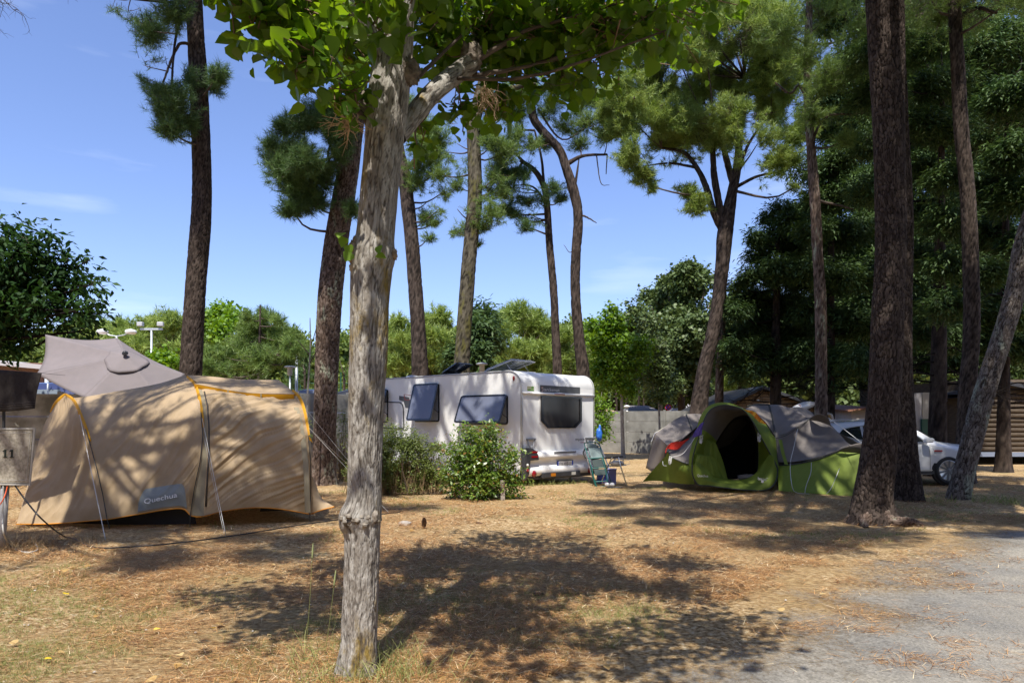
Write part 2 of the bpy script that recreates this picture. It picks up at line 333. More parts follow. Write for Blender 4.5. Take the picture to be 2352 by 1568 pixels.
def needles(pos, axis, k, ln, wd, spread=.85):
    n = len(pos); p = np.repeat(pos, k, 0); a = np.repeat(axis, k, 0); m = n*k
    d = a*.55+rdir(m)*spread; d /= np.linalg.norm(d, axis=1, keepdims=True)
    p = p+a*rng.uniform(-1.3, .5, (m, 1))*ln*.55
    return tris3(p, d, ln*rng.uniform(.7, 1.1, (m, 1)), wd)
def twigs3(a, b, w0, w1):
    """three sided thin sticks a->b"""
    d = b-a; l = np.linalg.norm(d, axis=1, keepdims=True)+1e-9; d = d/l; s = np.cross(d, rdir(len(a))); s /= np.linalg.norm(s, axis=1, keepdims=True); t = np.cross(d, s)
    vs = []
    for (c, w_) in ((a, w0), (b, w1)):
        for k in range(3):
            an = 2*np.pi*k/3; vs.append(c+(s*math.cos(an)+t*math.sin(an))*w_)
    v = np.stack(vs, 1); n = len(a); o = (np.arange(n)*6)[:, None]
    f = np.concatenate([o+np.array([[k, (k+1) % 3, 3+(k+1) % 3, 3+k]]) for k in range(3)], 0)
    return v.reshape(-1, 3), f
LT = {
 'heart': (np.array([[0, 0, 0], [-.38, .02, .05], [-.50, .30, .07], [-.30, .68, .03], [0, 1.0, -.10], [.30, .68, .03], [.50, .30, .07], [.38, .02, .05], [0, .45, -.03]]), [(0, 8, 2, 1), (8, 4, 3, 2), (0, 7, 6, 8), (8, 6, 5, 4)]),
 'oval': (np.array([[0, 0, 0], [-.22, .45, .05], [0, 1, -.08], [.22, .45, .05]]), [(0, 3, 2, 1)]),
 'round': (np.array([[0, 0, 0], [-.42, .45, .08], [0, 1, 0], [.42, .45, .08]]), [(0, 3, 2, 1)]),
 'frond': (np.array([[0, 0, 0], [-.20, .55, .03], [0, 1.25, -.16], [.15, .38, .03]]), [(0, 3, 2, 1)]),
}
def leaves(pos, up, fwd, size, kind):
    T, fs = LT[kind]; n = len(pos)
    z = up; y = fwd-z*(fwd*z).sum(1, keepdims=True); l = np.linalg.norm(y, axis=1, keepdims=True); l[l == 0] = 1; y = y/l; x = np.cross(y, z)
    v = pos[:, None]+(x[:, None]*T[None, :, :1]+y[:, None]*T[None, :, 1:2]+z[:, None]*T[None, :, 2:3])*size[:, None, None]
    o = (np.arange(n)*len(T))[:, None]; f = np.concatenate([o+np.array([q]) for q in fs], 0)
    return v.reshape(-1, 3), f
def Cl(x, y, r, D, n=None, fl=.75):
    c = P(x, y, D); r = r*(1.22 if D > 12 else 1); return (np.array(c), r/F*D, n, fl)
def Wc(X, Y, Z, r, n=None, fl=.5): return (np.array([X, Y, Z], float), r, n, fl)
NM = 4.5
def crown_points(cl, dens, gap=.36, shell=.5, gs=1.1, seed=0):
    ps = []; ax = []; cs = []
    for c, r, n, fl in cl:
        n = int(n*(NM if c[1] > 6.6 or c[2] > 7 or n > 300 else 1.35 if c[2] < 4.1 else 2.4)) if n else max(8, int(dens*r*r)); d = rdir(n); rad = rng.uniform(0, 1, (n, 1))**shell*r*(.45+1.05*vnoise(d*2.6+c*3, seed)[:, None]); q = d*rad*np.array([1, 1, fl])
        ps.append(c+q); ax.append(d); cs.append(np.repeat(c[None], n, 0))
    ps = np.vstack(ps); ax = np.vstack(ax); cs = np.vstack(cs); k = fbm(ps*gs, 2, seed) > np.where(ps[:, 2] > 8.3, gap+.07, gap)
    return ps[k], ax[k], cs[k]
def tree(name, label, cat, group, trunk, clusters, limbs=(), bark=BK_PINE, leaf=LF_PINE, kind='pine', dens=110, ln=.15, wd=.009, k=24, sides=20, step=.12, amp=.018, cs=.06,
         twig=True, gap=.36, lsize=.1, seed=0, flare=.25, style='pine', roots=None, gs=1.1, droop=0., autolimb=True, shell=.5, twmat=None, ground=True, cones=0):
    """thing > trunk, branches, crown.  trunk: rows (x, y, width px, D) from the foot up, or world rows ('w', X, Y, Z, r)"""
    def row(t):
        if t[0] == 'w': return [t[1], t[2], t[3]], t[4]
        p = P(t[0], t[1], t[3]); return list(p), t[2]/2/F*t[3]
    tp = [row(t) for t in trunk]; pts = [a for a, b in tp]; rad = [b for a, b in tp]
    if ground:
        if pts[0][2] > .05:
            dx = pts[0][0]-pts[1][0]; pts.insert(0, [pts[0][0]+dx*.1, pts[0][1], -.05]); rad.insert(0, rad[0]*1.12)
        else: pts[0][2] = -.05
    root = empty(name, Vector((pts[0][0], pts[0][1], 0)), label, cat, group)
    tk = trunk_mesh('trunk', pts, rad, bark, root, sides, step, style, amp, cs, seed, flare, roots)
    br = B(); path = cr(np.c_[pts, rad], 60)
    lp = []
    for lb in limbs:
        q = [row(t) for t in lb]; c = cr(np.c_[[a for a, b in q], [b for a, b in q]], max(6, len(q)*5)); lp.append(c)
        if c[0, 3] > .05: trunk_mesh('branch', c[:, :3], c[:, 3], bark, root, max(16, sides//2), max(.02, step), style, amp*.8, cs, seed+len(lp))
        else: br.tube([Vector(v[:3])+Vector(rdir(1)[0])*v[3]*.25 for v in c], list(c[:, 3]), 8)
    allp = np.vstack([path]+lp)
    if clusters:
        if autolimb:
            for c, r, n, fl in clusters:
                d = np.linalg.norm(allp[:, :3]-(c-np.array([0, 0, .4*r])), axis=1)+np.where(allp[:, 2] > c[2]+.2*r, 1.0, 0); a = allp[int(np.argmin(d))]; l = np.linalg.norm(a[:3]-c)
                if l < .1: continue
                mid = (a[:3]+c)/2+np.array([0, 0, -.10*l])+rng.normal(size=3)*.06*l; w0 = min(a[3]*.6, .018+.016*l)*(.34 if kind == 'heart' else 1)
                cc = cr(np.array([a[:3], mid, c]), 7); br.tube([Vector(v) for v in cc], list(np.linspace(w0, w0*.35, 7)), 6)
        dens = dens*(DM[0] if D_of(clusters) < 33 else DM[1]) if kind != 'heart' else dens
        ps, ax, cn = crown_points(clusters, dens, gap, shell, gs, seed)
        V = []; Fs = []; o = 0
        if twig:
            m = rng.uniform(size=len(ps)) < .8; a_ = ps[m]*(.45)+cn[m]*.55+rng.normal(size=(m.sum(), 3))*.05; tv, tf = twigs3(a_, ps[m], .006, .003)
        if kind == 'pine':
            axis = ax*.7+np.array([0, 0, .55]); axis /= np.linalg.norm(axis, axis=1, keepdims=True)
            nv = needles(ps, axis, k, ln, wd)
            cro = raw('crown', nv, np.arange(len(nv)), 3, leaf, root)
        else:
            n = len(ps); kk = k; p = np.repeat(ps, kk, 0)+rng.normal(size=(n*kk, 3))*lsize*.9
            a3 = np.repeat(ax, kk, 0)
            if kind == 'frond':
                up = rdir(n*kk)*.55+np.array([0, 0, .8])+a3*.2; fw = a3*.8+rdir(n*kk)*.6+np.array([0, 0, -.25-droop])
            else:
                up = rdir(n*kk)*.8+np.array([0, 0, .7])+a3*.3; fw = a3*.5+rdir(n*kk)*.8+np.array([0, 0, -.3-droop])
            up /= np.linalg.norm(up, axis=1, keepdims=True); fw /= np.linalg.norm(fw, axis=1, keepdims=True)
            lv, lf = leaves(p, up, fw, lsize*(rng.uniform(.45, 1.45, n*kk) if kind == 'heart' else rng.uniform(.6, 1.25, n*kk)), kind)
            cro = raw('crown', lv, lf, 4, leaf, root, kind == 'heart')
        if twig:
            tw = raw('twigs', tv, tf, 4, twmat or BK_TWIG, root)
    if cones and clusters:
        cb = B(); idx = rng.choice(len(ps), cones, replace=False)
        for q in ps[idx]: cb.lathe(q-np.array([0, 0, .1]), [(.005, -.05), (.03, -.03), (.034, 0), (.02, .03), (.004, .05)], 7)
        cb.build('cones', BK_TWIG, root)
    if br.v: br.build('branches', bark if bark in (BK_DARK,) else BK_TWIG, root, True)
    return root
# ------------------------------------------------------------------ ground, road, litter
def ground_mat():
    m = bpy.data.materials.new('ground litter'); m.use_nodes = True; t = m.node_tree; b = t.nodes['Principled BSDF']; l = t.links.new
    tc = t.nodes.new('ShaderNodeTexCoord')
    def noise(sc, det=6, rough=.6, st=(1, 1, 1), rot=0):
        mp = t.nodes.new('ShaderNodeMapping'); mp.inputs['Scale'].default_value = st; mp.inputs['Rotation'].default_value = (0, 0, rot); l(tc.outputs['Object'], mp.inputs[0])
        n = t.nodes.new('ShaderNodeTexNoise'); n.inputs['Scale'].default_value = sc; n.inputs['Detail'].default_value = det; n.inputs['Roughness'].default_value = rough; l(mp.outputs[0], n.inputs['Vector']); return n.outputs[0]
    def ramp(x, stops):
        r = t.nodes.new('ShaderNodeValToRGB'); e = r.color_ramp.elements
        while len(e) > 1: e.remove(e[-1])
        e[0].position, e[0].color = stops[0][0], (*stops[0][1], 1)
        for p_, c in stops[1:]: q = e.new(p_); q.color = (*c, 1)
        l(x, r.inputs[0]); return r.outputs[0]
    def mix(f, a, c):
        x = t.nodes.new('ShaderNodeMixRGB'); l(f, x.inputs[0]); l(a, x.inputs[1]); l(c, x.inputs[2]); return x.outputs[0]
    fine = noise(24, 9, .72); base = ramp(fine, [(.36, (.10, .065, .03)), (.45, (.35, .22, .10)), (.54, (.64, .455, .245)), (.66, (.84, .75, .53))])
    need = noise(14, 7, .7, (1, 7, 1), .5); nd = ramp(need, [(.38, (.12, .065, .028)), (.50, (.46, .30, .14)), (.62, (.72, .55, .30))])
    zone = ramp(noise(.55, 4, .6), [(.42, (0, 0, 0)), (.60, (1, 1, 1))]); c = mix(zone, base, nd)
    sand = ramp(noise(60, 4), [(.3, (.45, .35, .23)), (.7, (.66, .54, .38))]); sz = ramp(noise(1.1, 6, .65), [(.60, (0, 0, 0)), (.72, (1, 1, 1))]); c = mix(sz, c, sand)
    gr = ramp(noise(50, 5), [(.3, (.20, .17, .065)), (.7, (.46, .41, .20))]); gz = ramp(noise(.9, 7, .7, (1, 1, 1), 1.1), [(.57, (0, 0, 0)), (.70, (.75, .75, .75))]); c = mix(gz, c, gr)
    l(c, b.inputs['Base Color']); b.inputs['Roughness'].default_value = .95; b.inputs['Specular IOR Level'].default_value = .1
    bp = t.nodes.new('ShaderNodeBump'); bp.inputs['Strength'].default_value = 1.0; bp.inputs['Distance'].default_value = .06; l(fine, bp.inputs['Height']); l(bp.outputs[0], b.inputs['Normal'])
    return m
def gz(x, y):
    p = np.stack([np.asarray(x, float)*.5, np.asarray(y, float)*.5, np.zeros(len(x))], 1); a = np.clip((np.asarray(y)-2)/3, 0, 1)
    q = np.stack([np.asarray(x, float)*6, np.asarray(y, float)*6, np.zeros(len(x))], 1)
    return (fbm(p, 2, 3)-.5)*.10*a+(fbm(q, 2, 4)-.5)*.018-.02
def gzl(x, y):
    p = np.stack([np.asarray(x, float)*.5, np.asarray(y, float)*.5, np.zeros(len(x))], 1); return (fbm(p, 2, 3)-.5)*.10*np.clip((np.asarray(y)-2)/3, 0, 1)-.02
xs = np.r_[-600, -300, -120, -60, -35, -22, np.arange(-14, 14.01, .06), 22, 35, 60, 120, 300, 600]
ys = np.r_[-300, -60, -20, -8, -2, np.arange(1, 10, .05), np.arange(10, 22, .12), 25, 30, 36, 45, 60, 100, 200, 500, 1200]
X, Y = np.meshgrid(xs, ys); Z = gz(X.ravel(), Y.ravel()).reshape(X.shape); Z[(np.abs(X) > 30) | (Y > 40) | (Y < -3)] = -.02
g = gridobj('ground', np.stack([X, Y, Z], 2), ground_mat()); tag(g, kind='structure')

def asphalt():
    m = bpy.data.materials.new('worn asphalt'); m.use_nodes = True; t = m.node_tree; b = t.nodes['Principled BSDF']; l = t.links.new; tc = t.nodes.new('ShaderNodeTexCoord')
    # ragged worn edge: asphalt breaks up where litter has crept over it
    at = t.nodes.new('ShaderNodeAttribute'); at.attribute_name = 'inside'; en = t.nodes.new('ShaderNodeTexNoise'); en.inputs['Scale'].default_value = 22; en.inputs['Detail'].default_value = 10; en.inputs['Roughness'].default_value = .75; l(tc.outputs['Object'], en.inputs['Vector'])
    e2 = t.nodes.new('ShaderNodeTexNoise'); e2.inputs['Scale'].default_value = 1.1; e2.inputs['Detail'].default_value = 3; l(tc.outputs['Object'], e2.inputs['Vector'])
    ea = t.nodes.new('ShaderNodeMath'); ea.operation = 'MULTIPLY_ADD'; ea.inputs[1].default_value = 1.0; l(en.outputs[0], ea.inputs[0]); eb = t.nodes.new('ShaderNodeMath'); eb.operation = 'MULTIPLY_ADD'; eb.inputs[1].default_value = .9; eb.inputs[2].default_value = -1.22; l(e2.outputs[0], eb.inputs[0]); l(eb.outputs[0], ea.inputs[2])
    ec = t.nodes.new('ShaderNodeMath'); ec.operation = 'ADD'; l(ea.outputs[0], ec.inputs[0]); l(at.outputs['Fac'], ec.inputs[1]); er = t.nodes.new('ShaderNodeValToRGB'); er.color_ramp.elements[0].position = .0; er.color_ramp.elements[1].position = .42; l(ec.outputs[0], er.inputs[0])
    tp = t.nodes.new('ShaderNodeBsdfTransparent'); em = t.nodes.new('ShaderNodeMixShader'); l(er.outputs[0], em.inputs[0]); l(tp.outputs[0], em.inputs[1]); l(b.outputs[0], em.inputs[2]); l(em.outputs[0], t.nodes['Material Output'].inputs[0])
    v = t.nodes.new('ShaderNodeTexVoronoi'); v.inputs['Scale'].default_value = 75; l(tc.outputs['Object'], v.inputs['Vector'])
    r = t.nodes.new('ShaderNodeValToRGB'); r.color_ramp.elements[0].color = (.15, .145, .13, 1); r.color_ramp.elements[1].color = (.30, .285, .255, 1); l(v.outputs['Color'], r.inputs[0])
    n = t.nodes.new('ShaderNodeTexNoise'); n.inputs['Scale'].default_value = 1.3; n.inputs['Detail'].default_value = 7; l(tc.outputs['Object'], n.inputs['Vector'])
    r2 = t.nodes.new('ShaderNodeValToRGB'); r2.color_ramp.elements[0].position = .35; r2.color_ramp.elements[1].position = .7; r2.color_ramp.elements[0].color = (.78, .78, .79, 1); r2.color_ramp.elements[1].color = (1.25, 1.2, 1.12, 1); l(n.outputs[0], r2.inputs[0])
    x = t.nodes.new('ShaderNodeMixRGB'); x.blend_type = 'MULTIPLY'; x.inputs[0].default_value = 1; l(r.outputs[0], x.inputs[1]); l(r2.outputs[0], x.inputs[2]); l(x.outputs[0], b.inputs['Base Color'])
    b.inputs['Roughness'].default_value = .85; bp = t.nodes.new('ShaderNodeBump'); bp.inputs['Strength'].default_value = .6; bp.inputs['Distance'].default_value = .008; l(v.outputs['Distance'], bp.inputs['Height']); l(bp.outputs[0], b.inputs['Normal'])
    return m
edge_px = [(1120, 1620), (1230, 1558), (1370, 1490), (1530, 1440), (1670, 1385), (1790, 1325), (1930, 1268), (2060, 1228), (2200, 1205), (2352, 1192), (2600, 1178)]
E = cr(np.array([list(G(*p)) for p in edge_px]), 700)
E[:, 1] += (fbm(E*3.1, 3, 2)-.5)*.55; E[:, 0] += (fbm(E*4.3+7, 3, 6)-.5)*.35
E[:, 1] += (fbm(E*16, 2, 9)-.5)*.22
def road_side_v(x, y):
    e = E[::7, :2]; t = np.gradient(e, axis=0); t /= np.linalg.norm(t, axis=1, keepdims=True)
    d2 = (x[:, None]-e[None, :, 0])**2+(y[:, None]-e[None, :, 1])**2; i = d2.argmin(1)
    dx = x-e[i, 0]; dy = y-e[i, 1]; s_ = np.sign(t[i, 1]*dx-t[i, 0]*dy); return s_*np.sqrt(d2.min(1))
rx, ry = np.meshgrid(np.r_[np.arange(-2, 14, .11), 16, 20, 26, 34], np.r_[-6, -3, 0, np.arange(1.5, 11.5, .11)]); rs_ = np.concatenate([road_side_v(a_, b_) for a_, b_ in zip(np.array_split(rx.ravel(), 30), np.array_split(ry.ravel(), 30))]).reshape(rx.shape)
nv_, nu_ = rx.shape; ii, jj = np.meshgrid(np.arange(nv_-1), np.arange(nu_-1), indexing='ij'); kk_ = (ii*nu_+jj).ravel(); fq = np.stack([kk_, kk_+1, kk_+nu_+1, kk_+nu_], 1); fl_ = rs_.ravel()[fq].max(1) > -.75; fq = fq[fl_]
rz_ = gzl(rx.ravel(), ry.ravel())+.022; rv_ = np.stack([rx.ravel(), ry.ravel(), rz_], 1); us_ = np.unique(fq); rem = np.full(len(rv_), -1); rem[us_] = np.arange(len(us_))
rd = raw('road', rv_[us_], rem[fq], 4, asphalt(), None, True, {'inside': np.clip(rs_.ravel()[us_]*.55, -1, 3)}); tag(rd, kind='structure')
def scatter(n, y0, y1, power=1.0, wide=.82):
    u = rng.uniform(size=n); y = 1/(1/y0+u*(1/y1-1/y0)) if power == 2 else y0*(y1/y0)**u; x = rng.uniform(-1, 1, n)*y*wide; return x, y
# fallen pine needles
LIT = leafmat('fallen pine needles', (.14, .055, .02), (.68, .385, .15), .1, .7, c3=(.88, .75, .49))
x, y = scatter(420000, 2.6, 19); cl_ = fbm(np.stack([x*.8, y*.8, x*0], 1), 4, 21); fine_ = vnoise(np.stack([x*5, y*5, x*0], 1), 5)
rs = road_side_v(x, y); keep = rng.uniform(size=len(x)) < np.clip((cl_-.35)*3.4, .06, 1)*(.35+fine_)
streak = vnoise(np.stack([x*1.2+y*.5, y*3.2, x*0], 1), 77); f2_ = vnoise(np.stack([x*7, y*9, x*0], 1), 78)
keep &= (rs < 0.05) | ((rng.uniform(size=len(x)) < .8*np.clip((streak-.48)*6, .05, 1)*np.clip((f2_-.40)*4, .08, 1)*np.exp(-np.clip(rs, 0, 9)*.35)))
x, y = x[keep], y[keep]; n = len(x); p = np.stack([x, y, gzl(x, y)+.016+rng.uniform(0, .02, n)], 1)
yaw = rng.uniform(0, 2*np.pi, n); cu = np.where(rng.uniform(size=n) < .5, 1, -1)
d = np.stack([np.cos(yaw), np.sin(yaw)*.8, rng.normal(size=n)*.10], 1); d /= np.linalg.norm(d, axis=1, keepdims=True)
lnn = rng.uniform(.06, .17, (n, 1)); up = np.tile([[0, 0, 1.]], (n, 1)); wdt = np.clip(.0024*y/4, .0022, .009)[:, None]
nv = tris3(p, d, lnn, wdt*1.3, up)
t = raw('fallen_needles', nv, np.arange(len(nv)), 3, LIT); tag(t, kind='stuff', label='brown pine needles lying all over the campsite ground', cat='pine needles')
# grass
GR = leafmat('short green grass', (.13, .17, .045), (.40, .42, .15), .3, .6, c3=(.62, .54, .30))
x, y = scatter(72000, 2.7, 18); dn = fbm(np.stack([x*.9+3, y*.9, x*0], 1), 4, 31); sm = vnoise(np.stack([x*4, y*4, x*0], 1), 32)
near = np.exp(-((y-4.2)/2.6)**2)*.14*(x < 1.2)
keep = (rng.uniform(size=len(x)) < np.clip((dn+near-.52)*5, 0, 1)*sm*1.4) & (road_side_v(x, y) < .02)
x, y = x[keep], y[keep]; n = len(x); k = 5; xx = np.repeat(x, k)+rng.normal(size=n*k)*.018; yy = np.repeat(y, k)+rng.normal(size=n*k)*.018
p = np.stack([xx, yy, gz(xx, yy)], 1); d = rdir(n*k)*.8+np.array([0, 0, .75]); d[:, 2] = np.abs(d[:, 2]); d /= np.linalg.norm(d, axis=1, keepdims=True)
nv = tris3(p, d, rng.uniform(.02, .075, (n*k, 1)), np.clip(.0018*yy/3, .0026, .007)[:, None])
t = raw('short_grass', nv, np.arange(len(nv)), 3, GR); tag(t, kind='stuff', label='thin short grass growing through the needle litter', cat='grass')
# long tufts: foot of the poplar, the power post, the leaning pine, the shrubs, the caravan
def blades(spots, name, label, mt, l0, l1, w_=.004):
    Vv = []
    for (cx, cy, r, m, h) in spots:
        a = rng.uniform(0, 2*np.pi, m); q = np.sqrt(rng.uniform(size=m))*r; bx = cx+q*np.cos(a); by = cy+q*np.sin(a); bz = gz(bx, by)
        d = rdir(m)*.55+np.array([0, 0, .8]); d[:, 2] = np.abs(d[:, 2]); d /= np.linalg.norm(d, axis=1, keepdims=True); ll = rng.uniform(l0, l1, (m, 1))*h
        b0 = np.stack([bx, by, bz], 1); s = np.cross(d, rdir(m)); s /= np.linalg.norm(s, axis=1, keepdims=True); s *= w_/2; m1 = b0+d*ll*.55; d2 = d+np.array([0, 0, -.55])+rdir(m)*.15; d2 /= np.linalg.norm(d2, axis=1, keepdims=True)
        Vv.append(np.stack([b0-s, b0+s, m1+s*.8, m1-s*.8, m1+d2*ll*.5, m1+d2*ll*.5+s*.2], 1).reshape(-1, 3))
    v = np.vstack(Vv); k = len(v)//6; o = (np.arange(k)*6)[:, None]; f = np.concatenate([o+np.array([[0, 1, 2, 3]]), o+np.array([[3, 2, 5, 4]])], 0)
    t = raw(name, v, f, 4, mt); return tag(t, label, 'grass', kind='stuff')
pb = G(828, 1535)
blades([(pb.x-.12, pb.y-.12, .22, 150, 1), (pb.x+.18, pb.y-.08, .22, 170, 1.1), (pb.x+.1, pb.y+.22, .25, 120, 1.1), (pb.x-.3, pb.y+.25, .2, 60, 1.2), (pb.x+.45, pb.y-.1, .2, 60, .8), (pb.x-.55, pb.y-.05, .25, 60, .7)], 'tall_grass', 'long dry green blades round the foot of the poplar', GR, .07, .20)
kp = G(8, 1262)
blades([(kp.x+.15, kp.y+.05, .35, 260, 1), (kp.x+.5, kp.y+.3, .45, 200, .7), (kp.x, kp.y-.3, .3, 80, .8)], 'tall_grass', 'straw coloured tuft round the foot of the power post', DRY, .10, .28)
q1 = G(2215, 1150); q2 = G(1150, 1150)
blades([(q1.x+.4, q1.y-.2, .35, 120, 1), (q1.x+.9, q1.y-.4, .5, 120, .7), (q1.x-.5, q1.y, .3, 50, .8)], 'tall_grass', 'green tuft beside the foot of the leaning pine', GR, .08, .25, .008)
cvb = [(G(1200+i*12, 1117-i*1.0).x, G(1200+i*12, 1117-i*1.0).y, .15, 18, 1) for i in range(14)]
blades(cvb, 'tall_grass', 'sparse blades along the back bumper of the caravan', GR, .05, .16, .008)
# two seed heads by the poplar
SEED = mat('green seed head', (.28, .32, .14), .8)
for (px, y0, y1, D, lean, lb) in ((703, 1500, 1282, 4.35, 14, 'tall grass stem with a seed head, left one beside the poplar foot'), (745, 1510, 1345, 4.2, 22, 'shorter grass stem with a seed head, close to the poplar trunk')):
    a = P(px, 1520, D); a.z = 0; c = P(px+lean*.55, (y0+y1)/2, D); e = P(px+lean, y1, D); r0 = empty('grass_stalk', a, lb, 'grass stalk')
    b = B(); q = cr([list(a), list(c), list(e)], 14); b.tube([Vector(v) for v in q], .0016, 5); b.build('stem', GR, r0)
    b = B(); dd = (e-c).normalized(); b.lathe(e, [(.0015, -.01), (.005, .01), (.0062, .045), (.004, .08), (.001, .10)], 8, axis=dd); b.build('seed_head', SEED, r0, True)
# fallen leaves, pebbles
x, y = scatter(150, 3.0, 12, wide=.75); n = len(x); YL = leafmat('fallen yellow leaves', (.42, .26, .08), (.60, .46, .22), .2, .6, c3=(.75, .55, .03))
kk = road_side_v(x, y) < .6; x, y = x[kk], y[kk]; n = len(x)
up = rdir(n)*.35+np.array([0, 0, 1]); up /= np.linalg.norm(up, axis=1, keepdims=True); fw = rdir(n)
lv, lf = leaves(np.stack([x, y, gz(x, y)+.03], 1), up, fw, rng.uniform(.03, .065, n), 'heart'); t = raw('fallen_leaves', lv, lf, 4, YL); tag(t, kind='stuff', label='curled dry poplar leaves scattered on the ground', cat='fallen leaves')
ST = mat('pale pebble', (.42, .38, .33), .9, (.6, .56, .5), 30, bump=.4)
b = B(); x, y = scatter(260, 2.8, 11)
for i in range(len(x)):
    s = random.uniform(.004, .012); z = gz(np.array([x[i]]), np.array([y[i]]))[0]
    prof = [(s*.2, -s*.4), (s*.9, -s*.1), (s, s*.1), (s*.6, s*.5), (s*.1, s*.6)]; b.lathe((x[i], y[i], z+.012), prof, 6)
tag(b.build('pebbles', ST, None, True), kind='stuff', label='small pale pebbles strewn over the ground', cat='pebbles')
# rock, pine cone, bark scraps, twig
def rock(name, px, py, L_, W_, H_, mt, label, cat, rz=0):
    c = G(px, py); n = 14; vs = []; th = np.linspace(0, 2*np.pi, n, endpoint=False); ring = []
    for k, (f, z) in enumerate([(1, -.1), (1.02, .25), (.85, .65), (.5, .95), (.12, 1.0)]):
        q = np.stack([np.cos(th)*L_/2*f, np.sin(th)*W_/2*f, np.full(n, z*H_)], 1); q += (fbm(q*25+px, 2, 5)[:, None]-.5)*np.array([L_, W_, H_])*.45; ring.append(q)
    M_ = Matrix.Rotation(rz, 3, 'Z'); gg = np.array(ring); gg = gg @ np.array(M_).T+np.array([c.x, c.y, gz(np.array([c.x]), np.array([c.y]))[0]]); b = B(); b.grid(gg, closed=True); b.add(gg[-1], [tuple(range(n))])
    return tag(b.build(name, mt, None, True), label, cat)
rock('stone', 930, 1203, .20, .12, .055, mat('grey stone', (.26, .23, .2), .9, (.42, .38, .34), 30, bump=.4), 'flat pale stone lying right of the poplar trunk', 'stone', -.35)
BS = mat('bark scrap', (.05, .03, .02), .9, (.12, .08, .06), 30, bump=.5)
rock('bark_scrap', 1238, 1365, .10, .05, .03, BS, 'dark scrap of bark in the middle of the poplar shade', 'bark', .2)
rock('bark_scrap', 1098, 1198, .12, .04, .025, BS, 'small dark piece of bark on the sunny ground in front of the laurel', 'bark', -.4)
CONE = mat('pine cone', (.09, .05, .03), .8, (.22, .14, .09), 40)
c = G(974, 1212); b = B()
for k in range(11):
    z = .012+k*.0125; r = .036*math.sin(math.pi*(.16+.8*k/11))**.7
    for j in range(9):
        a = j*2*math.pi/9+k*.6; d = Vector((math.cos(a), math.sin(a), 0)); s = Vector((-math.sin(a), math.cos(a), 0)); o = Vector((c.x, c.y, z))
        b.add([o+d*r*.3-s*r*.3, o+d*r*.3+s*r*.3, o+d*r+s*r*.26+Vector((0, 0, .008)), o+d*r*1.1+Vector((0, 0, .013)), o+d*r-s*r*.26+Vector((0, 0, .008)), o+d*r*.85+Vector((0, 0, -.004))], [(0, 1, 2, 3, 4), (0, 5, 1), (1, 5, 2), (2, 5, 3), (3, 5, 4), (4, 5, 0)])
b.lathe((c.x, c.y, .0), [(.01, 0), (.018, .03), (.015, .1), (.004, .14)], 8)
tag(b.build('pine_cone', CONE), 'brown open pine cone standing on the ground right of the flat stone', 'pine cone')
# ------------------------------------------------------------------ near and middle trees
def fill(n, x0, x1, y0, y1, z0, z1, r0, r1, dn=75, sd=1, sep=.78):
    g_ = np.random.default_rng(sd); out = []; pts = []
    for _ in range(4000):
        q = g_.uniform((x0, y0), (x1, y1)); r_ = g_.uniform(r0, r1)
        if all(math.hypot(q[0]-a[0], q[1]-a[1]) > sep*(r_+a[2]) for a in pts): pts.append((q[0], q[1], r_)); out.append(Wc(q[0], q[1], g_.uniform(z0, z1), r_, int(dn*r_*r_)))
        if len(out) >= n: break
    return out
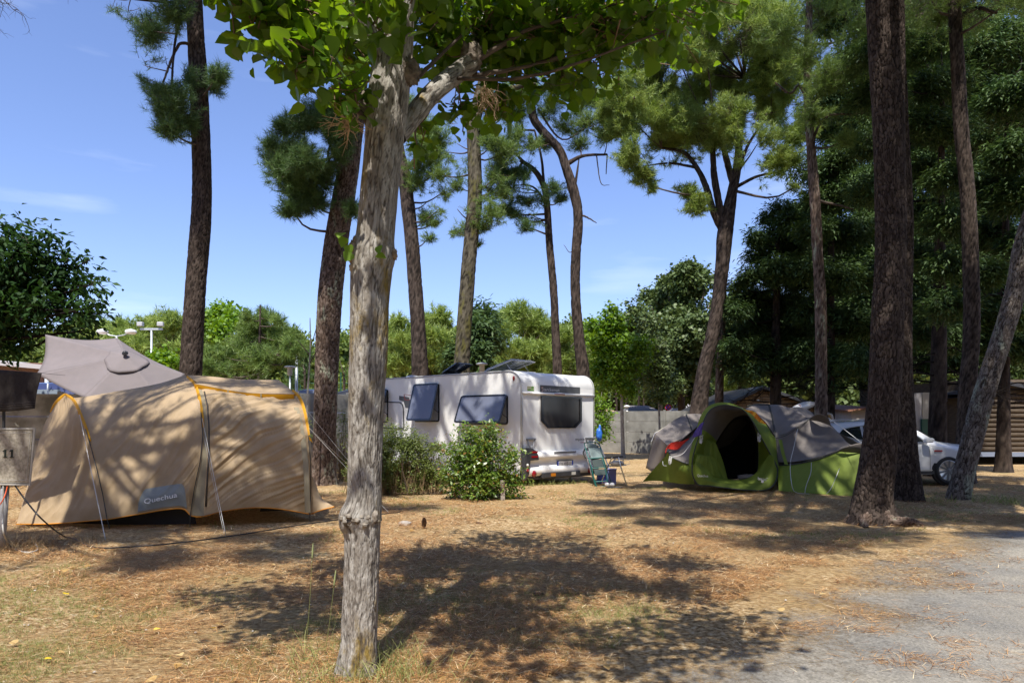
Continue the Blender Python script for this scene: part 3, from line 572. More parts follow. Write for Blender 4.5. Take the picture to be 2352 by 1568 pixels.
# poplar in front
poplar = tree('poplar_tree', 'grey furrowed poplar trunk with yellow lichen, nearest the camera, with big heart shaped leaves', 'poplar', None,
    [(822, 1540, 92, 4.0), (826, 1480, 82, 4.0), (828, 1400, 82, 4.0), (832, 1240, 84, 4.0), (828, 1200, 100, 4.0), (829, 1185, 101, 4.0), (836, 1150, 84, 4.0), (838, 1080, 80, 4.0), (842, 900, 86, 4.0), (846, 820, 90, 4.0), (849, 700, 92, 4.0), (853, 620, 99, 4.0), (858, 585, 104, 4.0), (862, 540, 92, 4.0), (872, 430, 92, 4.0), (882, 330, 95, 4.0), (890, 240, 100, 4.0), (903, 130, 92, 4.0), (912, 30, 84, 4.0), (925, -120, 90, 4.0), (930, -400, 60, 4.0), (930, -800, 24, 4.0)],
    [Cl(540, -30, 70, 3.5, 20), Cl(585, 35, 62, 3.5, 34), Cl(680, 30, 95, 3.7, 60), Cl(690, 125, 70, 3.5, 46), Cl(790, 100, 85, 4.3, 50), Cl(800, 215, 42, 3.8, 14), Cl(760, 30, 100, 4.5, 60),
     Cl(980, 20, 90, 4.4, 50), Cl(1010, 120, 70, 4.7, 36), Cl(1130, 60, 100, 4.6, 70), Cl(1180, 150, 85, 4.8, 56), Cl(1060, 250, 45, 4.9, 16), Cl(1150, 240, 55, 4.9, 24), Cl(960, 290, 30, 4.8, 8), Cl(960, 340, 24, 4.8, 6),
     Cl(1280, 60, 110, 4.5, 80), Cl(1290, 170, 70, 4.7, 44), Cl(1400, 60, 90, 4.1, 60), Cl(1380, 150, 55, 4.4, 22), Cl(1480, 30, 70, 3.9, 34), Cl(1550, -5, 48, 3.7, 16), Cl(1530, 70, 36, 3.9, 10), Cl(890, 70, 40, 3.6, 8), Cl(840, 10, 50, 3.5, 14), Cl(950, -60, 110, 3.6, 40),
     Wc(-2.5, 3.3, 4.6, .7, 90), Wc(-2.0, 4.2, 5.0, .7, 90), Wc(-1.9, 2.6, 4.3, .6, 70), Wc(.3, 1.8, 4.2, .7, 90), Wc(-.4, 2.2, 4.5, .8, 100), Wc(1.0, 2.4, 4.2, .7, 90), Wc(1.4, 4.2, 4.9, .6, 60), Wc(-1.6, 3.2, 4.6, .8, 120), Wc(-.9, 4.8, 4.7, .9, 160), Wc(.2, 3.6, 4.7, .9, 160), Wc(.9, 4.6, 4.4, .8, 120), Wc(-.5, 2.9, 4.4, .8, 110), Wc(.4, 5.2, 4.9, .7, 80), Wc(-.5, 4.0, 5.8, 1.0, 150), Wc(1.1, 3.4, 4.5, .6, 60), Wc(-1.3, 4.3, 5.4, .8, 90), Wc(-.1, 5.6, 5.2, .8, 70), Wc(.9, 5.4, 4.5, .6, 50), Wc(-.7, 5.9, 5.3, .6, 44)],
    limbs=[[(915, 315, 40, 4.03), (958, 255, 46, 4.15), (1000, 208, 46, 4.3), (1050, 168, 46, 4.45), (1078, 148, 50, 4.5), (1090, 105, 40, 4.6), (1100, 60, 24, 4.7), (1110, -60, 16, 4.8), (1120, -300, 10, 4.9)],
           [(890, 170, 50, 4.0), (850, 80, 46, 3.9), (805, 0, 44, 3.85), (740, -120, 34, 3.8), (650, -300, 20, 3.7)],
           [(842, 250, 20, 4.0), (800, 215, 12, 3.9), (740, 110, 10, 3.8), (690, 20, 8, 3.7)],
           [(1080, 150, 16, 4.5), (1200, 75, 9, 4.4), (1300, 45, 7, 4.3), (1450, 0, 5, 4.1)], [(1085, 175, 14, 4.5), (1200, 155, 8, 4.5), (1320, 120, 6, 4.5), (1440, 100, 4, 4.4)],
           [(860, 300, 20, 4.0), (812, 240, 11, 3.9), (780, 180, 8, 3.8)], [(945, 190, 12, 4.1), (1010, 130, 8, 4.3), (1100, 40, 6, 4.5)]],
    bark=BK_POP, leaf=LF_POP, kind='heart', k=3, lsize=.076, ln=.1, dens=60, sides=170, step=.012, amp=.006, cs=.018, style='poplar', gap=.30, seed=4, flare=.10, shell=.6, twmat=BK_POPTWIG, roots=[(3.7, .035), (5.5, .04), (4.6, .02)])
# burls and broken stub on the poplar
def blob(b, c, r, seed, n=18, sq=(1, 1, 1), rough=.4):
    th, ph = np.meshgrid(np.linspace(0, 2*np.pi, n, endpoint=False), np.linspace(.05, np.pi-.05, n), indexing='xy'); d = np.stack([np.cos(th)*np.sin(ph), np.sin(th)*np.sin(ph), np.cos(ph)], 2)
    f1, f2, ci = worley(d.reshape(-1, 3)*2.2+seed, seed); rr = r*(1-rough*.5+rough*(f2-f1)).reshape(n, n, 1); b.grid(np.array(c)+d*rr*np.array(sq), closed=True)
BK_BURL = mat('burl bark', (.09, .07, .052), .9, (.30, .265, .22), 30, bump=.8, contrast=(.35, .6)); BK_BURL2 = mat('stub bark', (.20, .13, .06), .9, (.40, .34, .27), 22, bump=.8)
b = B(); c = np.array(P(808, 1192, 3.93)); 
for k in range(26):
    q = rng.normal(size=3)*np.array([.038, .02, .022]); blob(b, c+q+np.array([.02, -.03, 0]), random.uniform(.014, .024), k, 12, (1, .8, .9), .7)
blob(b, P(862, 1186, 3.88), .028, 77, 16, (.75, .6, 1.5))
b.build('burl', BK_BURL, poplar, True)
b = B(); 
for k, (x, y, r) in enumerate([(815, 570, .05), (810, 590, .045), (815, 615, .05), (822, 640, .04), (820, 555, .04)]): blob(b, P(x, y, 3.95), r, k+5, 16, (.8, .8, 1.1), .6)
blob(b, P(904, 584, 3.98), .035, 20, 16, (.8, .8, 1.2), .6)
b.build('branch_stub', BK_BURL2, poplar, True)
KB = mat('knob bark', (.06, .045, .035), .9, (.22, .18, .14), 22, bump=.8)
for k, (x, y, s) in enumerate([(838, 240, .075), (940, 165, .08)]): b = B(); blob(b, P(x, y, 3.97), s, k+40, 20, (.9, .8, 1.2), .5); b.build('branch_knob', KB, poplar, True)
b = B(); blob(b, P(1083, 130, 4.5), .10, 60, 22, (.9, .9, 1.1), .6); b.build('branch_knob', KB, poplar, True)
b = B()
for i in range(60):
    a = P(800, 285, 3.85)+Vector(rng.normal(size=3)*.02); e = a+Vector(rdir(1)[0])*random.uniform(.06, .16)+Vector((-.02, 0, -.02)); b.tube([a, (a+e)/2+Vector(rng.normal(size=3)*.02), e], [.003, .002, .001], 4)
STW = mat('straw twig', (.42, .30, .19), .8); b.build('dead_twigs', STW, poplar); b = B()
for i in range(60):
    a = P(1115, 215, 4.4)+Vector(rng.normal(size=3)*.03); e = a+Vector(rdir(1)[0])*random.uniform(.04, .13)+Vector((0, 0, -.05)); b.tube([a, (a+e)/2+Vector(rng.normal(size=3)*.02), e], [.003, .002, .001], 4)
b.build('dead_twigs', STW, poplar)
lv, lf = leaves(np.array([list(P(x, y, 3.85)) for x, y in ((792, 545), (800, 562), (805, 580), (785, 535), (870, 565), (865, 585), (838, 62), (832, 52), (810, 210), (838, 135))]), rdir(10)*.4+np.array([0, -1, .3]), rdir(10)*.5+np.array([0, 0, -.6]), np.array([.06]*6+[.085, .07, .07, .08]), 'heart')
raw('sprout', lv, lf, 4, LF_BRIGHT, poplar, True)

PG = 'tall pines standing over the pitches'
def pc(lst, D, n=None, fl=.8): return [Cl(x, y, r, D+random.uniform(-1.2, 1.2)*(r/60), n, fl) for x, y, r in lst]
# pine at x 450
tree('pine_tree', 'slim dark pine rising behind the grey parasol, tall bare trunk', 'pine', PG,
    [(437, 900, 52, 15), (441, 800, 50, 15), (450, 650, 47, 15), (462, 500, 46, 15), (464, 400, 44, 15), (460, 280, 43, 15), (454, 150, 41, 15), (445, 0, 38, 15), (435, -200, 32, 15), (430, -380, 24, 15)],
    pc([(345, 70, 34), (330, 150, 34), (380, 130, 30), (370, 190, 42), (395, 240, 46), (420, 180, 32), (390, 290, 32), (425, 280, 24), (500, 175, 26), (490, 200, 22), (320, 20, 40), (270, 0, 26), (400, 30, 34)], 14.6, None, .9)
    + [Wc(-6.6, 14.5, 12.5, 2.2, 500), Wc(-4.6, 15, 13.5, 1.8, 300), Wc(-7.5, 12.5, 11.8, 1.4, 160)],
    limbs=[[(448, 105, 9, 14.9), (415, 100, 7, 14.8), (395, 135, 6, 14.7), (375, 190, 4, 14.6)], [(445, 0, 12, 14.9), (430, 20, 7, 14.8), (405, 80, 6, 14.7), (395, 190, 5, 14.6), (400, 270, 3, 14.6)], [(440, 5, 12, 14.9), (380, 5, 7, 14.7), (300, -2, 4, 14.5)]],
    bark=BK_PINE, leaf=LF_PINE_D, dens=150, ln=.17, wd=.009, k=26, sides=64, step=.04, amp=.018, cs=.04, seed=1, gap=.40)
# pine at x 760
tree('pine_tree', 'thick pine with scaly reddish bark right behind the beige tent, left of the poplar', 'pine', PG,
    [(743, 1108, 60, 16.5), (744, 1050, 54, 16.5), (750, 850, 56, 16.5), (757, 700, 58, 16.5), (772, 560, 56, 16.5), (795, 420, 52, 16.5), (812, 300, 46, 16.5), (824, 200, 40, 16.5), (840, 50, 34, 16.5), (850, -150, 26, 16.5)],
    pc([(640, 355, 38), (680, 345, 30), (665, 395, 44), (700, 370, 40), (690, 440, 40), (720, 460, 34), (740, 400, 38), (670, 480, 26), (660, 290, 30), (700, 280, 34), (740, 270, 40), (770, 300, 36), (770, 240, 34), (620, 330, 16), (780, 350, 24), (810, 480, 22), (730, 230, 26)], 16, None, .85)
    + fill(17, -5.0, -.5, 10.0, 13.8, 10.2, 11.8, .45, .85, 120, 6) + [Wc(-3.6, 16, 12, 2.2, 420), Wc(-4.4, 13.6, 12.5, 1.6, 220), Wc(-2.4, 12.6, 11.6, 1.1, 90), Wc(-.9, 12.2, 12.2, .9, 60), Wc(-2.2, 14.6, 13, 1.2, 90)],
    limbs=[[(795, 400, 18, 16.4), (760, 375, 13, 16.2), (735, 400, 9, 16.1), (715, 450, 6, 16)], [(790, 340, 10, 16.4), (740, 370, 7, 16.2), (680, 370, 5, 16), (630, 340, 3, 15.9)]],
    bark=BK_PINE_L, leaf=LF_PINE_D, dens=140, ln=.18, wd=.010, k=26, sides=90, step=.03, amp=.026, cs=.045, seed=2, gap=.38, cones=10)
tree('pine_tree', 'pine trunk right of the poplar leaning up to the left behind the caravan roof', 'pine', PG,
    [(965, 880, 42, 24), (962, 780, 37, 24), (955, 680, 35, 24), (948, 580, 34, 24), (938, 480, 34, 24), (928, 400, 30, 24), (915, 330, 24, 24), (905, 200, 18, 24)],
    pc([(960, 420, 30), (985, 460, 26), (975, 500, 28), (960, 380, 34), (1000, 400, 22), (990, 350, 30), (1000, 510, 12), (985, 545, 14), (1020, 440, 22), (1010, 480, 18), (1000, 350, 26), (980, 300, 30), (955, 330, 34), (930, 280, 34), (1010, 320, 24), (930, 240, 30)], 23.6),
    limbs=[[(925, 400, 12, 24), (965, 350, 8, 24), (1000, 300, 6, 24)]], bark=BK_PINE, leaf=LF_PINE, dens=60, ln=.2, wd=.014, k=22, sides=28, step=.1, seed=3)
tree('pine_tree', 'straight greenish pine trunk rising behind the middle of the caravan roof', 'pine', PG,
    [(1060, 870, 40, 23), (1064, 780, 37, 23), (1074, 640, 36, 23), (1083, 540, 35, 23), (1091, 460, 36, 23), (1090, 380, 34, 23), (1088, 300, 32, 23), (1100, 230, 30, 23), (1120, 150, 26, 23), (1140, 0, 22, 23)],
    pc([(1050, 330, 30), (1060, 430, 28), (1050, 480, 26), (1070, 520, 26), (1045, 530, 16), (1030, 350, 26), (1010, 400, 22), (1150, 440, 26), (1160, 350, 30), (1075, 400, 30), (1110, 300, 34), (1060, 280, 30), (1120, 440, 34), (1130, 490, 28), (1140, 400, 32), (1110, 520, 20), (1130, 330, 30), (1100, 560, 10)], 23),
    limbs=[[(1105, 250, 14, 23), (1150, 215, 14, 23), (1190, 200, 12, 23), (1230, 192, 10, 23)]], bark=BK_MOSS, leaf=LF_PINE, dens=60, ln=.2, wd=.014, k=22, sides=28, step=.1, seed=5)
tree('pine_tree', 'thin crooked pine, left one of the two slim trunks behind the caravan rear', 'pine', PG,
    [(1281, 880, 24, 25), (1276, 760, 20, 25), (1271, 660, 19, 25), (1262, 560, 18, 25), (1257, 480, 17, 25), (1250, 430, 16, 25), (1228, 392, 12, 25), (1195, 368, 9, 25)],
    pc([(1190, 440, 34), (1230, 460, 30), (1215, 490, 26), (1170, 400, 30), (1180, 490, 18), (1205, 520, 20), (1160, 480, 22), (1240, 500, 20), (1200, 400, 26), (1140, 400, 20), (1150, 380, 22), (1275, 430, 24), (1290, 455, 16), (1165, 430, 26)], 24.5, None, .7),
    limbs=[[(1250, 430, 8, 25), (1243, 360, 6, 25), (1228, 300, 5, 25)], [(1200, 370, 8, 25), (1180, 350, 4, 25), (1160, 352, 3, 25)], [(1200, 372, 7, 25), (1185, 400, 6, 25), (1180, 430, 4, 25)], [(1257, 470, 7, 25), (1225, 430, 5, 25), (1180, 425, 3, 25)]],
    bark=BK_PINE, leaf=LF_PINE_D, dens=80, ln=.2, wd=.013, k=20, sides=20, step=.12, seed=6)
tree('pine_tree', 'thin crooked pine, right one of the two slim trunks behind the caravan rear', 'pine', PG,
    [(1341, 880, 34, 24), (1330, 780, 27, 24), (1322, 680, 24, 24), (1322, 600, 24, 24), (1328, 500, 23, 24), (1318, 440, 24, 24), (1300, 385, 22, 24), (1285, 345, 20, 24), (1245, 300, 20, 24), (1225, 270, 20, 24), (1222, 230, 18, 24), (1228, 190, 14, 24)],
    pc([(1160, 220, 34), (1400, 260, 30), (1380, 230, 34), (1390, 310, 24), (1320, 240, 36), (1250, 330, 22), (1170, 340, 26), (1220, 330, 26), (1260, 250, 34), (1300, 290, 34), (1330, 330, 26), (1350, 280, 30), (1180, 260, 36), (1190, 310, 30), (1280, 200, 36), (1200, 210, 34), (1350, 220, 30)], 24, None, .7),
    limbs=[[(1305, 375, 12, 24), (1340, 358, 8, 24), (1395, 355, 5, 24)], [(1318, 440, 9, 24), (1325, 400, 6, 24), (1330, 365, 3, 24)], [(1326, 490, 6, 24), (1350, 500, 4, 24), (1370, 512, 2, 24)], [(1322, 470, 8, 24), (1305, 430, 6, 24), (1300, 400, 4, 24)],
           [(1395, 355, 3, 24), (1392, 400, 2, 24)], [(1370, 357, 3, 24), (1380, 420, 2, 24), (1400, 425, 1, 24)], [(1324, 560, 4, 24), (1310, 580, 2, 24), (1295, 562, 1, 24)], [(1228, 300, 6, 24), (1200, 300, 4, 24), (1160, 320, 3, 24)], [(1235, 250, 6, 24), (1290, 320, 4, 24), (1350, 290, 2, 24)]],
    bark=BK_PINE, leaf=LF_PINE, dens=62, ln=.2, wd=.012, k=18, sides=24, step=.12, seed=7, cones=20)
# forked pine
tree('pine_tree', 'forked pine with a wide sunlit crown, behind the left end of the green tent', 'pine', PG,
    [(1604, 958, 44, 24), (1616, 860, 36, 24), (1634, 780, 32, 24), (1648, 700, 30, 24), (1660, 600, 34, 24), (1665, 540, 38, 24), (1680, 450, 26, 24), (1692, 390, 20, 24), (1700, 300, 15, 24), (1710, 180, 10, 24)],
    pc([(1450, 130, 50), (1530, 90, 60), (1620, 110, 60), (1700, 90, 55), (1440, 220, 55), (1520, 190, 60), (1610, 200, 60), (1700, 180, 60), (1780, 160, 55), (1420, 300, 40), (1500, 270, 60), (1590, 280, 55), (1690, 270, 60), (1780, 250, 55), (1460, 350, 38),
        (1540, 335, 50), (1640, 330, 45), (1740, 330, 50), (1480, 400, 26), (1600, 470, 26), (1580, 440, 20), (1790, 370, 40), (1830, 300, 40), (1560, 30, 60), (1660, 20, 60), (1780, 50, 60), (1750, 400, 26), (1840, 420, 22), (1500, 430, 14), (1480, 40, 50), (1600, -40, 80), (1720, -40, 80), (1400, 260, 26), (1410, 180, 34), (1650, 150, 60), (1560, 140, 60), (1830, 150, 40), (1820, 230, 40), (1440, 370, 20), (1720, 60, 60)], 23.5, None, .8),
    limbs=[[(1664, 535, 22, 24), (1640, 490, 17, 24), (1622, 430, 15, 24), (1600, 385, 12, 24), (1570, 350, 9, 24), (1520, 340, 5, 24)], [(1662, 520, 20, 24), (1650, 460, 18, 24), (1640, 400, 16, 24), (1635, 300, 10, 24)], [(1685, 430, 14, 24), (1672, 380, 16, 24), (1660, 330, 12, 24)],
           [(1690, 430, 9, 24), (1740, 405, 7, 24), (1790, 395, 4, 24)], [(1600, 385, 8, 24), (1540, 375, 5, 24), (1490, 380, 3, 24)], [(1695, 400, 10, 24), (1720, 330, 7, 24), (1770, 260, 4, 24)]],
    bark=BK_PINE, leaf=LF_PINE_B, dens=95, ln=.22, wd=.018, k=24, sides=32, step=.1, seed=8, gap=.40, cones=30)
tree('pine_tree', 'pale slim pine trunk just right of the foot of the forked pine', 'pine', PG,
    [(1652, 958, 22, 25), (1653, 860, 20, 25), (1657, 780, 18, 25), (1662, 650, 15, 25), (1668, 500, 9, 25)], [], bark=BK_PINE_L, sides=20, seed=9)
tree('pine_tree', 'slender straight pine rising behind the green tent, right of its dome top', 'pine', PG,
    [(1886, 965, 30, 19), (1886, 850, 27, 19), (1885, 700, 27, 19), (1879, 600, 25, 19), (1874, 500, 24, 19), (1869, 420, 24, 19), (1860, 300, 19, 19), (1855, 200, 19, 19), (1857, 60, 17, 19), (1862, -60, 14, 19), (1865, -300, 10, 19)],
    pc([(1880, 60, 55), (1930, 120, 50), (1850, 130, 42), (1900, 190, 50), (1960, 60, 50), (1800, 70, 44), (1920, 260, 40), (1870, 260, 36), (1960, 180, 40), (1900, 20, 50), (1940, 320, 24)], 19, None, .8)+[Wc(8.8, 18, 14.5, 2.2, 260), Wc(6.8, 18.5, 14.8, 1.8, 160)],
    limbs=[[(1857, 230, 12, 19), (1835, 195, 9, 19), (1815, 215, 6, 19), (1780, 190, 4, 19)], [(1864, 330, 7, 19), (1895, 270, 5, 19), (1960, 262, 4, 19), (2010, 258, 3, 19)], [(1872, 460, 7, 19), (1920, 470, 5, 19), (1960, 480, 3, 19)]],
    bark=BK_PINE_L, leaf=LF_PINE, dens=80, ln=.19, wd=.011, k=24, sides=32, step=.08, amp=.02, seed=10, gap=.42)
# big pine in front right, with roots
big = tree('pine_tree', 'biggest pine at the right, flared foot with knotted roots, in front of the white car', 'pine', PG,
    [(1998, 1196, 96, 10.1), (2002, 1150, 84, 10.1), (2013, 1080, 80, 10.1), (2025, 980, 76, 10.1), (2034, 860, 72, 10.1), (2040, 700, 70, 10.1), (2046, 560, 68, 10.1), (2044, 400, 68, 10.1), (2040, 250, 72, 10.1), (2036, 120, 78, 10.1), (2032, 0, 82, 10.1), (2020, -200, 70, 10.1), (2010, -500, 50, 10.1), (2000, -800, 30, 10.1)],
    [Wc(4.2, 8.6, 11.5, 1.5, 190), Wc(6.2, 9.5, 12.0, 1.6, 210), Wc(2.2, 8.2, 11.0, 1.3, 120), Wc(4.6, 11.5, 12.5, 1.6, 180), Wc(1.2, 10.6, 12, 1.3, 110), Wc(7.6, 11.2, 11.5, 1.5, 150), Wc(2.8, 12.6, 13, 1.4, 120), Wc(6.4, 7.2, 10.5, 1.3, 140), Wc(3.8, 6.6, 10.4, 1.1, 90), Wc(.1, 11.2, 12.2, .8, 50), Wc(3.0, 4.6, 9.6, .8, 60), Wc(5.2, 5.4, 10, 1.2, 120), Wc(1.8, 6.0, 9.8, .7, 40), Wc(3.4, 9.8, 11.2, 1.1, 110), Wc(2.2, 9.6, 12.0, 1.0, 80), Wc(5.8, 6.2, 9.4, .8, 80), Wc(7.8, 8.4, 11.0, 1.2, 120), Wc(4.0, 5.6, 9.8, .7, 60), Wc(5.6, 8.6, 12.8, 1.5, 150), Wc(8.4, 9.4, 11.4, 1.4, 130)],
    bark=BK_PINE, leaf=LF_PINE, ln=.2, wd=.014, k=22, sides=170, step=.015, amp=.020, cs=.034, seed=12, flare=.12, roots=[(5.6, .20), (4.7, .12), (3.6, .14)])
b = B()
for pts, w0 in (([(2010, 1165, 10.0), (2038, 1192, 9.85), (2062, 1206, 9.75), (2095, 1208, 9.75), (2120, 1216, 9.7)], .085), ([(1998, 1180, 10.0), (1985, 1205, 9.75), (1990, 1225, 9.5)], .07), ([(1975, 1175, 10.1), (1950, 1190, 10.1), (1940, 1200, 10.1)], .055), ):
    q = [P(*p) for p in pts]; q = [Vector((v.x, v.y, max(v.z, .035 if i else .12))) for i, v in enumerate(q)]; q[-1].z = -.03; w0 *= 1.15
    c = cr([list(v) for v in q], 16); trunk_mesh('root', c, np.linspace(w0*1.3, w0*.5, 16)*(1+.12*rng.normal(size=16)), BK_PINE_L, big, 40, .015, 'pine', .016, .03, int(w0*1000))
tree('pine_tree', 'second thick pine close behind the biggest one, overlapping its right side', 'pine', PG,
    [(2084, 1152, 76, 12.9), (2078, 1080, 66, 12.9), (2072, 980, 60, 12.9), (2066, 850, 56, 12.9), (2068, 700, 52, 12.9), (2072, 520, 50, 12.9), (2066, 350, 46, 12.9), (2060, 200, 42, 12.9), (2055, 0, 38, 12.9), (2050, -250, 30, 12.9)],
    [Wc(8.2, 13, 12.8, 1.8, 240), Wc(9.8, 11.6, 12.4, 1.6, 180), Wc(7.2, 15, 13, 1.7, 190), Wc(6.2, 12.4, 12.4, 1.4, 150), Wc(9.2, 14.8, 13.5, 1.7, 190), Wc(4.8, 14, 13, 1.3, 120)],
    bark=BK_PINE, leaf=LF_PINE, ln=.2, wd=.014, k=22, sides=130, step=.02, amp=.020, cs=.036, seed=13, flare=.08)
tree('pine_tree', 'leaning pine with pale lichened bark at the right edge, in front of the log cabin', 'pine', PG,
    [(2200, 1146, 52, 13.1), (2213, 1090, 47, 13.1), (2233, 1010, 46, 13.1), (2253, 930, 46, 13.1), (2277, 850, 45, 13.1), (2300, 780, 44, 13.1), (2324, 700, 43, 13.1), (2341, 630, 43, 13.1), (2356, 560, 50, 13.1), (2390, 440, 44, 13.1), (2440, 250, 36, 13.1), (2480, 0, 26, 13.1)],
    [Wc(11.3, 13, 11.2, 1.7, 200), Wc(10.4, 11, 10.8, 1.4, 140), Wc(13.0, 15.5, 12, 2.0, 260)],
    bark=BK_PALE, leaf=LF_PINE, ln=.2, wd=.014, k=22, sides=130, step=.02, amp=.024, cs=.036, seed=14, flare=.08, roots=[(3.6, .04)])
tree('pine_tree', 'dark tall pine behind the leaning one, its trunk running up to the top right', 'pine', PG,
    [(2216, 1078, 44, 17), (2222, 900, 38, 17), (2230, 800, 36, 17), (2232, 700, 35, 17), (2228, 560, 34, 17), (2222, 440, 33, 17), (2208, 300, 32, 17), (2200, 150, 30, 17), (2194, 50, 28, 17), (2190, -100, 24, 17), (2188, -300, 16, 17)],
    pc([(2150, 20, 50), (2200, 0, 50), (2260, 20, 50), (2310, 10, 50), (2130, -20, 60), (2250, -60, 80)], 16.6)+[Wc(11, 17, 12.5, 2.4, 260)],
    limbs=[[(2195, 50, 14, 17), (2240, 20, 10, 17), (2290, 30, 6, 17)]], bark=BK_PINE, leaf=LF_PINE, dens=60, ln=.2, wd=.012, k=22, sides=40, step=.07, amp=.02, seed=15)
# pines outside the frame whose crowns throw the dappled shade
tree('pine_tree', 'pine outside the left edge with one thin bare branch reaching in at the top', 'pine', PG,
    [('w', -7.6, 4.6, 0, .22), ('w', -7.4, 4.8, 5, .18), ('w', -6.8, 5.0, 9, .12), ('w', -6.4, 5.0, 11, .07)],
    fill(16, -8.4, -3.0, 2.2, 6.4, 9.0, 10.4, .45, .85, 110, 5)+[Wc(-6.4, 5.2, 10.2, 1.3, 150), Wc(-4.9, 5.9, 10.0, 1.2, 110), Wc(-3.7, 5.2, 9.6, .9, 70), Wc(-7.6, 6.6, 10.5, 1.1, 90), Wc(-5.6, 4.0, 9.4, 1.0, 80), Wc(-5.0, 7.4, 11, 1.0, 70), Wc(-2.6, 6.1, 9.9, .7, 50), Wc(-7.4, 4.2, 8.4, .9, 90), Wc(-3.3, 7.8, 11.3, .8, 44), Wc(-5.4, 5.0, 9.6, .9, 90), Wc(-3.9, 4.6, 9.0, .7, 60), Wc(-4.6, 6.6, 10.4, .9, 90), Wc(-6.4, 6.8, 10.6, .8, 70), Wc(-3.2, 6.2, 10.2, .7, 50), Wc(-4.3, 2.0, 8.8, .7, 60), Wc(-5.6, 1.6, 9.2, .6, 40), Wc(-6.2, 5.6, 8.9, 1.0, 80)],
    limbs=[[('w', -7.2, 4.8, 6.0, .035), ('w', -6.2, 5.4, 5.3, .018), ('w', -5.5, 5.9, 5.1, .010), ('w', -4.2, 6, 5.2, .004)]], bark=BK_PINE, leaf=LF_PINE, ln=.19, wd=.013, k=22, sides=24, seed=16)
tree('pine_tree', 'pine just outside the right edge shading the asphalt side', 'pine', PG,
    [('w', 9.4, 7.0, 0, .25), ('w', 9.2, 7.1, 5, .2), ('w', 8.6, 7.4, 9.5, .13), ('w', 8.2, 7.6, 12, .08)],
    fill(24, .9, 7.4, 3.1, 7.2, 9.2, 10.8, .6, 1.1, 120, 3, .60)+fill(24, 6.8, 13.5, 4.0, 11.5, 9.2, 11, .8, 1.4, 110, 4, .68)+[Wc(7.2, 5.0, 9.6, .8, 70), Wc(9.8, 10.2, 11.8, 1.5, 160), Wc(11.2, 9.4, 11, 1.5, 160), Wc(12.4, 11.5, 11.8, 1.8, 220), Wc(10.8, 6.8, 9.8, 1.2, 120), Wc(8.4, 7.6, 11.5, 1.6, 200), Wc(9.6, 5.6, 9.0, 1.2, 110), Wc(10.2, 8.4, 10.5, 1.5, 160), Wc(8.6, 9.6, 12, 1.3, 110)],
    bark=BK_PINE, leaf=LF_PINE, ln=.19, wd=.013, k=22, sides=24, seed=17)
tw = bpy.data.objects['pine_tree'] if False else None
b = B()
def bare(b, a, d, l, r, dep):
    pts = [a]; dd = Vector(d)
    for i in range(4): dd = (dd+Vector(rng.normal(size=3)*.28)+Vector((.0, 0, -.10))).normalized(); pts.append(pts[-1]+dd*l/4)
    b.tube(pts, list(np.linspace(r, r*.45, 5)), 4)
    if dep:
        for i in range(1, 5):
            if random.random() < .9: q = (dd+Vector(rdir(1)[0])*1.0); bare(b, pts[i], q.normalized(), l*.62, r*.55, dep-1)
bt = empty('bare_branch', P(-120, -160, 5.6), 'leafless dark branch with curled twigs hanging in at the top left corner', 'branch')
for (x, y) in ((-60, -30), (-30, -60), (-10, -20), (-70, 10), (150, -50)): bare(b, P(x, y, 5.6), (.75, .1, -.35), .22 if x < 100 else .14, .0045, 2)
b.tube([P(-160, -120, 5.6), P(-60, -60, 5.6), P(30, -60, 5.6), P(160, -60, 5.6)], [.02, .012, .008, .004], 6)
b.build('twigs', BK_TWIG, bt)
# ------------------------------------------------------------------ other vegetation
tree('broadleaf_tree', 'dark leafy tree at the left edge hanging over the grey parasol', 'tree', None,
    [('w', -12.9, 14.9, 0, .16), ('w', -12.7, 14.9, 2, .13), ('w', -12.3, 14.9, 4.5, .07)],
    [Cl(x, y, r*.92, 14.9+random.uniform(-.3, .7), None, .7) for x, y, r in [(20, 560, 42), (60, 555, 30), (-60, 600, 110), (30, 620, 50), (95, 600, 40), (150, 610, 28), (180, 603, 14), (60, 670, 50), (120, 655, 38), (170, 650, 26), (200, 655, 12), (20, 715, 55), (90, 705, 40), (150, 710, 34), (200, 708, 20), (170, 740, 20), (10, 770, 45), (70, 752, 30), (-60, 700, 110), (0, 800, 22), (130, 738, 20), (206, 597, 9), (216, 652, 7), (220, 704, 8), (112, 545, 12), (40, 520, 12), (190, 760, 12), (214, 720, 8)]]
    ,
    bark=BK_DARK, leaf=LF_MAPLE, kind='oval', dens=26, k=9, lsize=.19, sides=20, seed=21, gap=.42, droop=.3, gs=2.2)
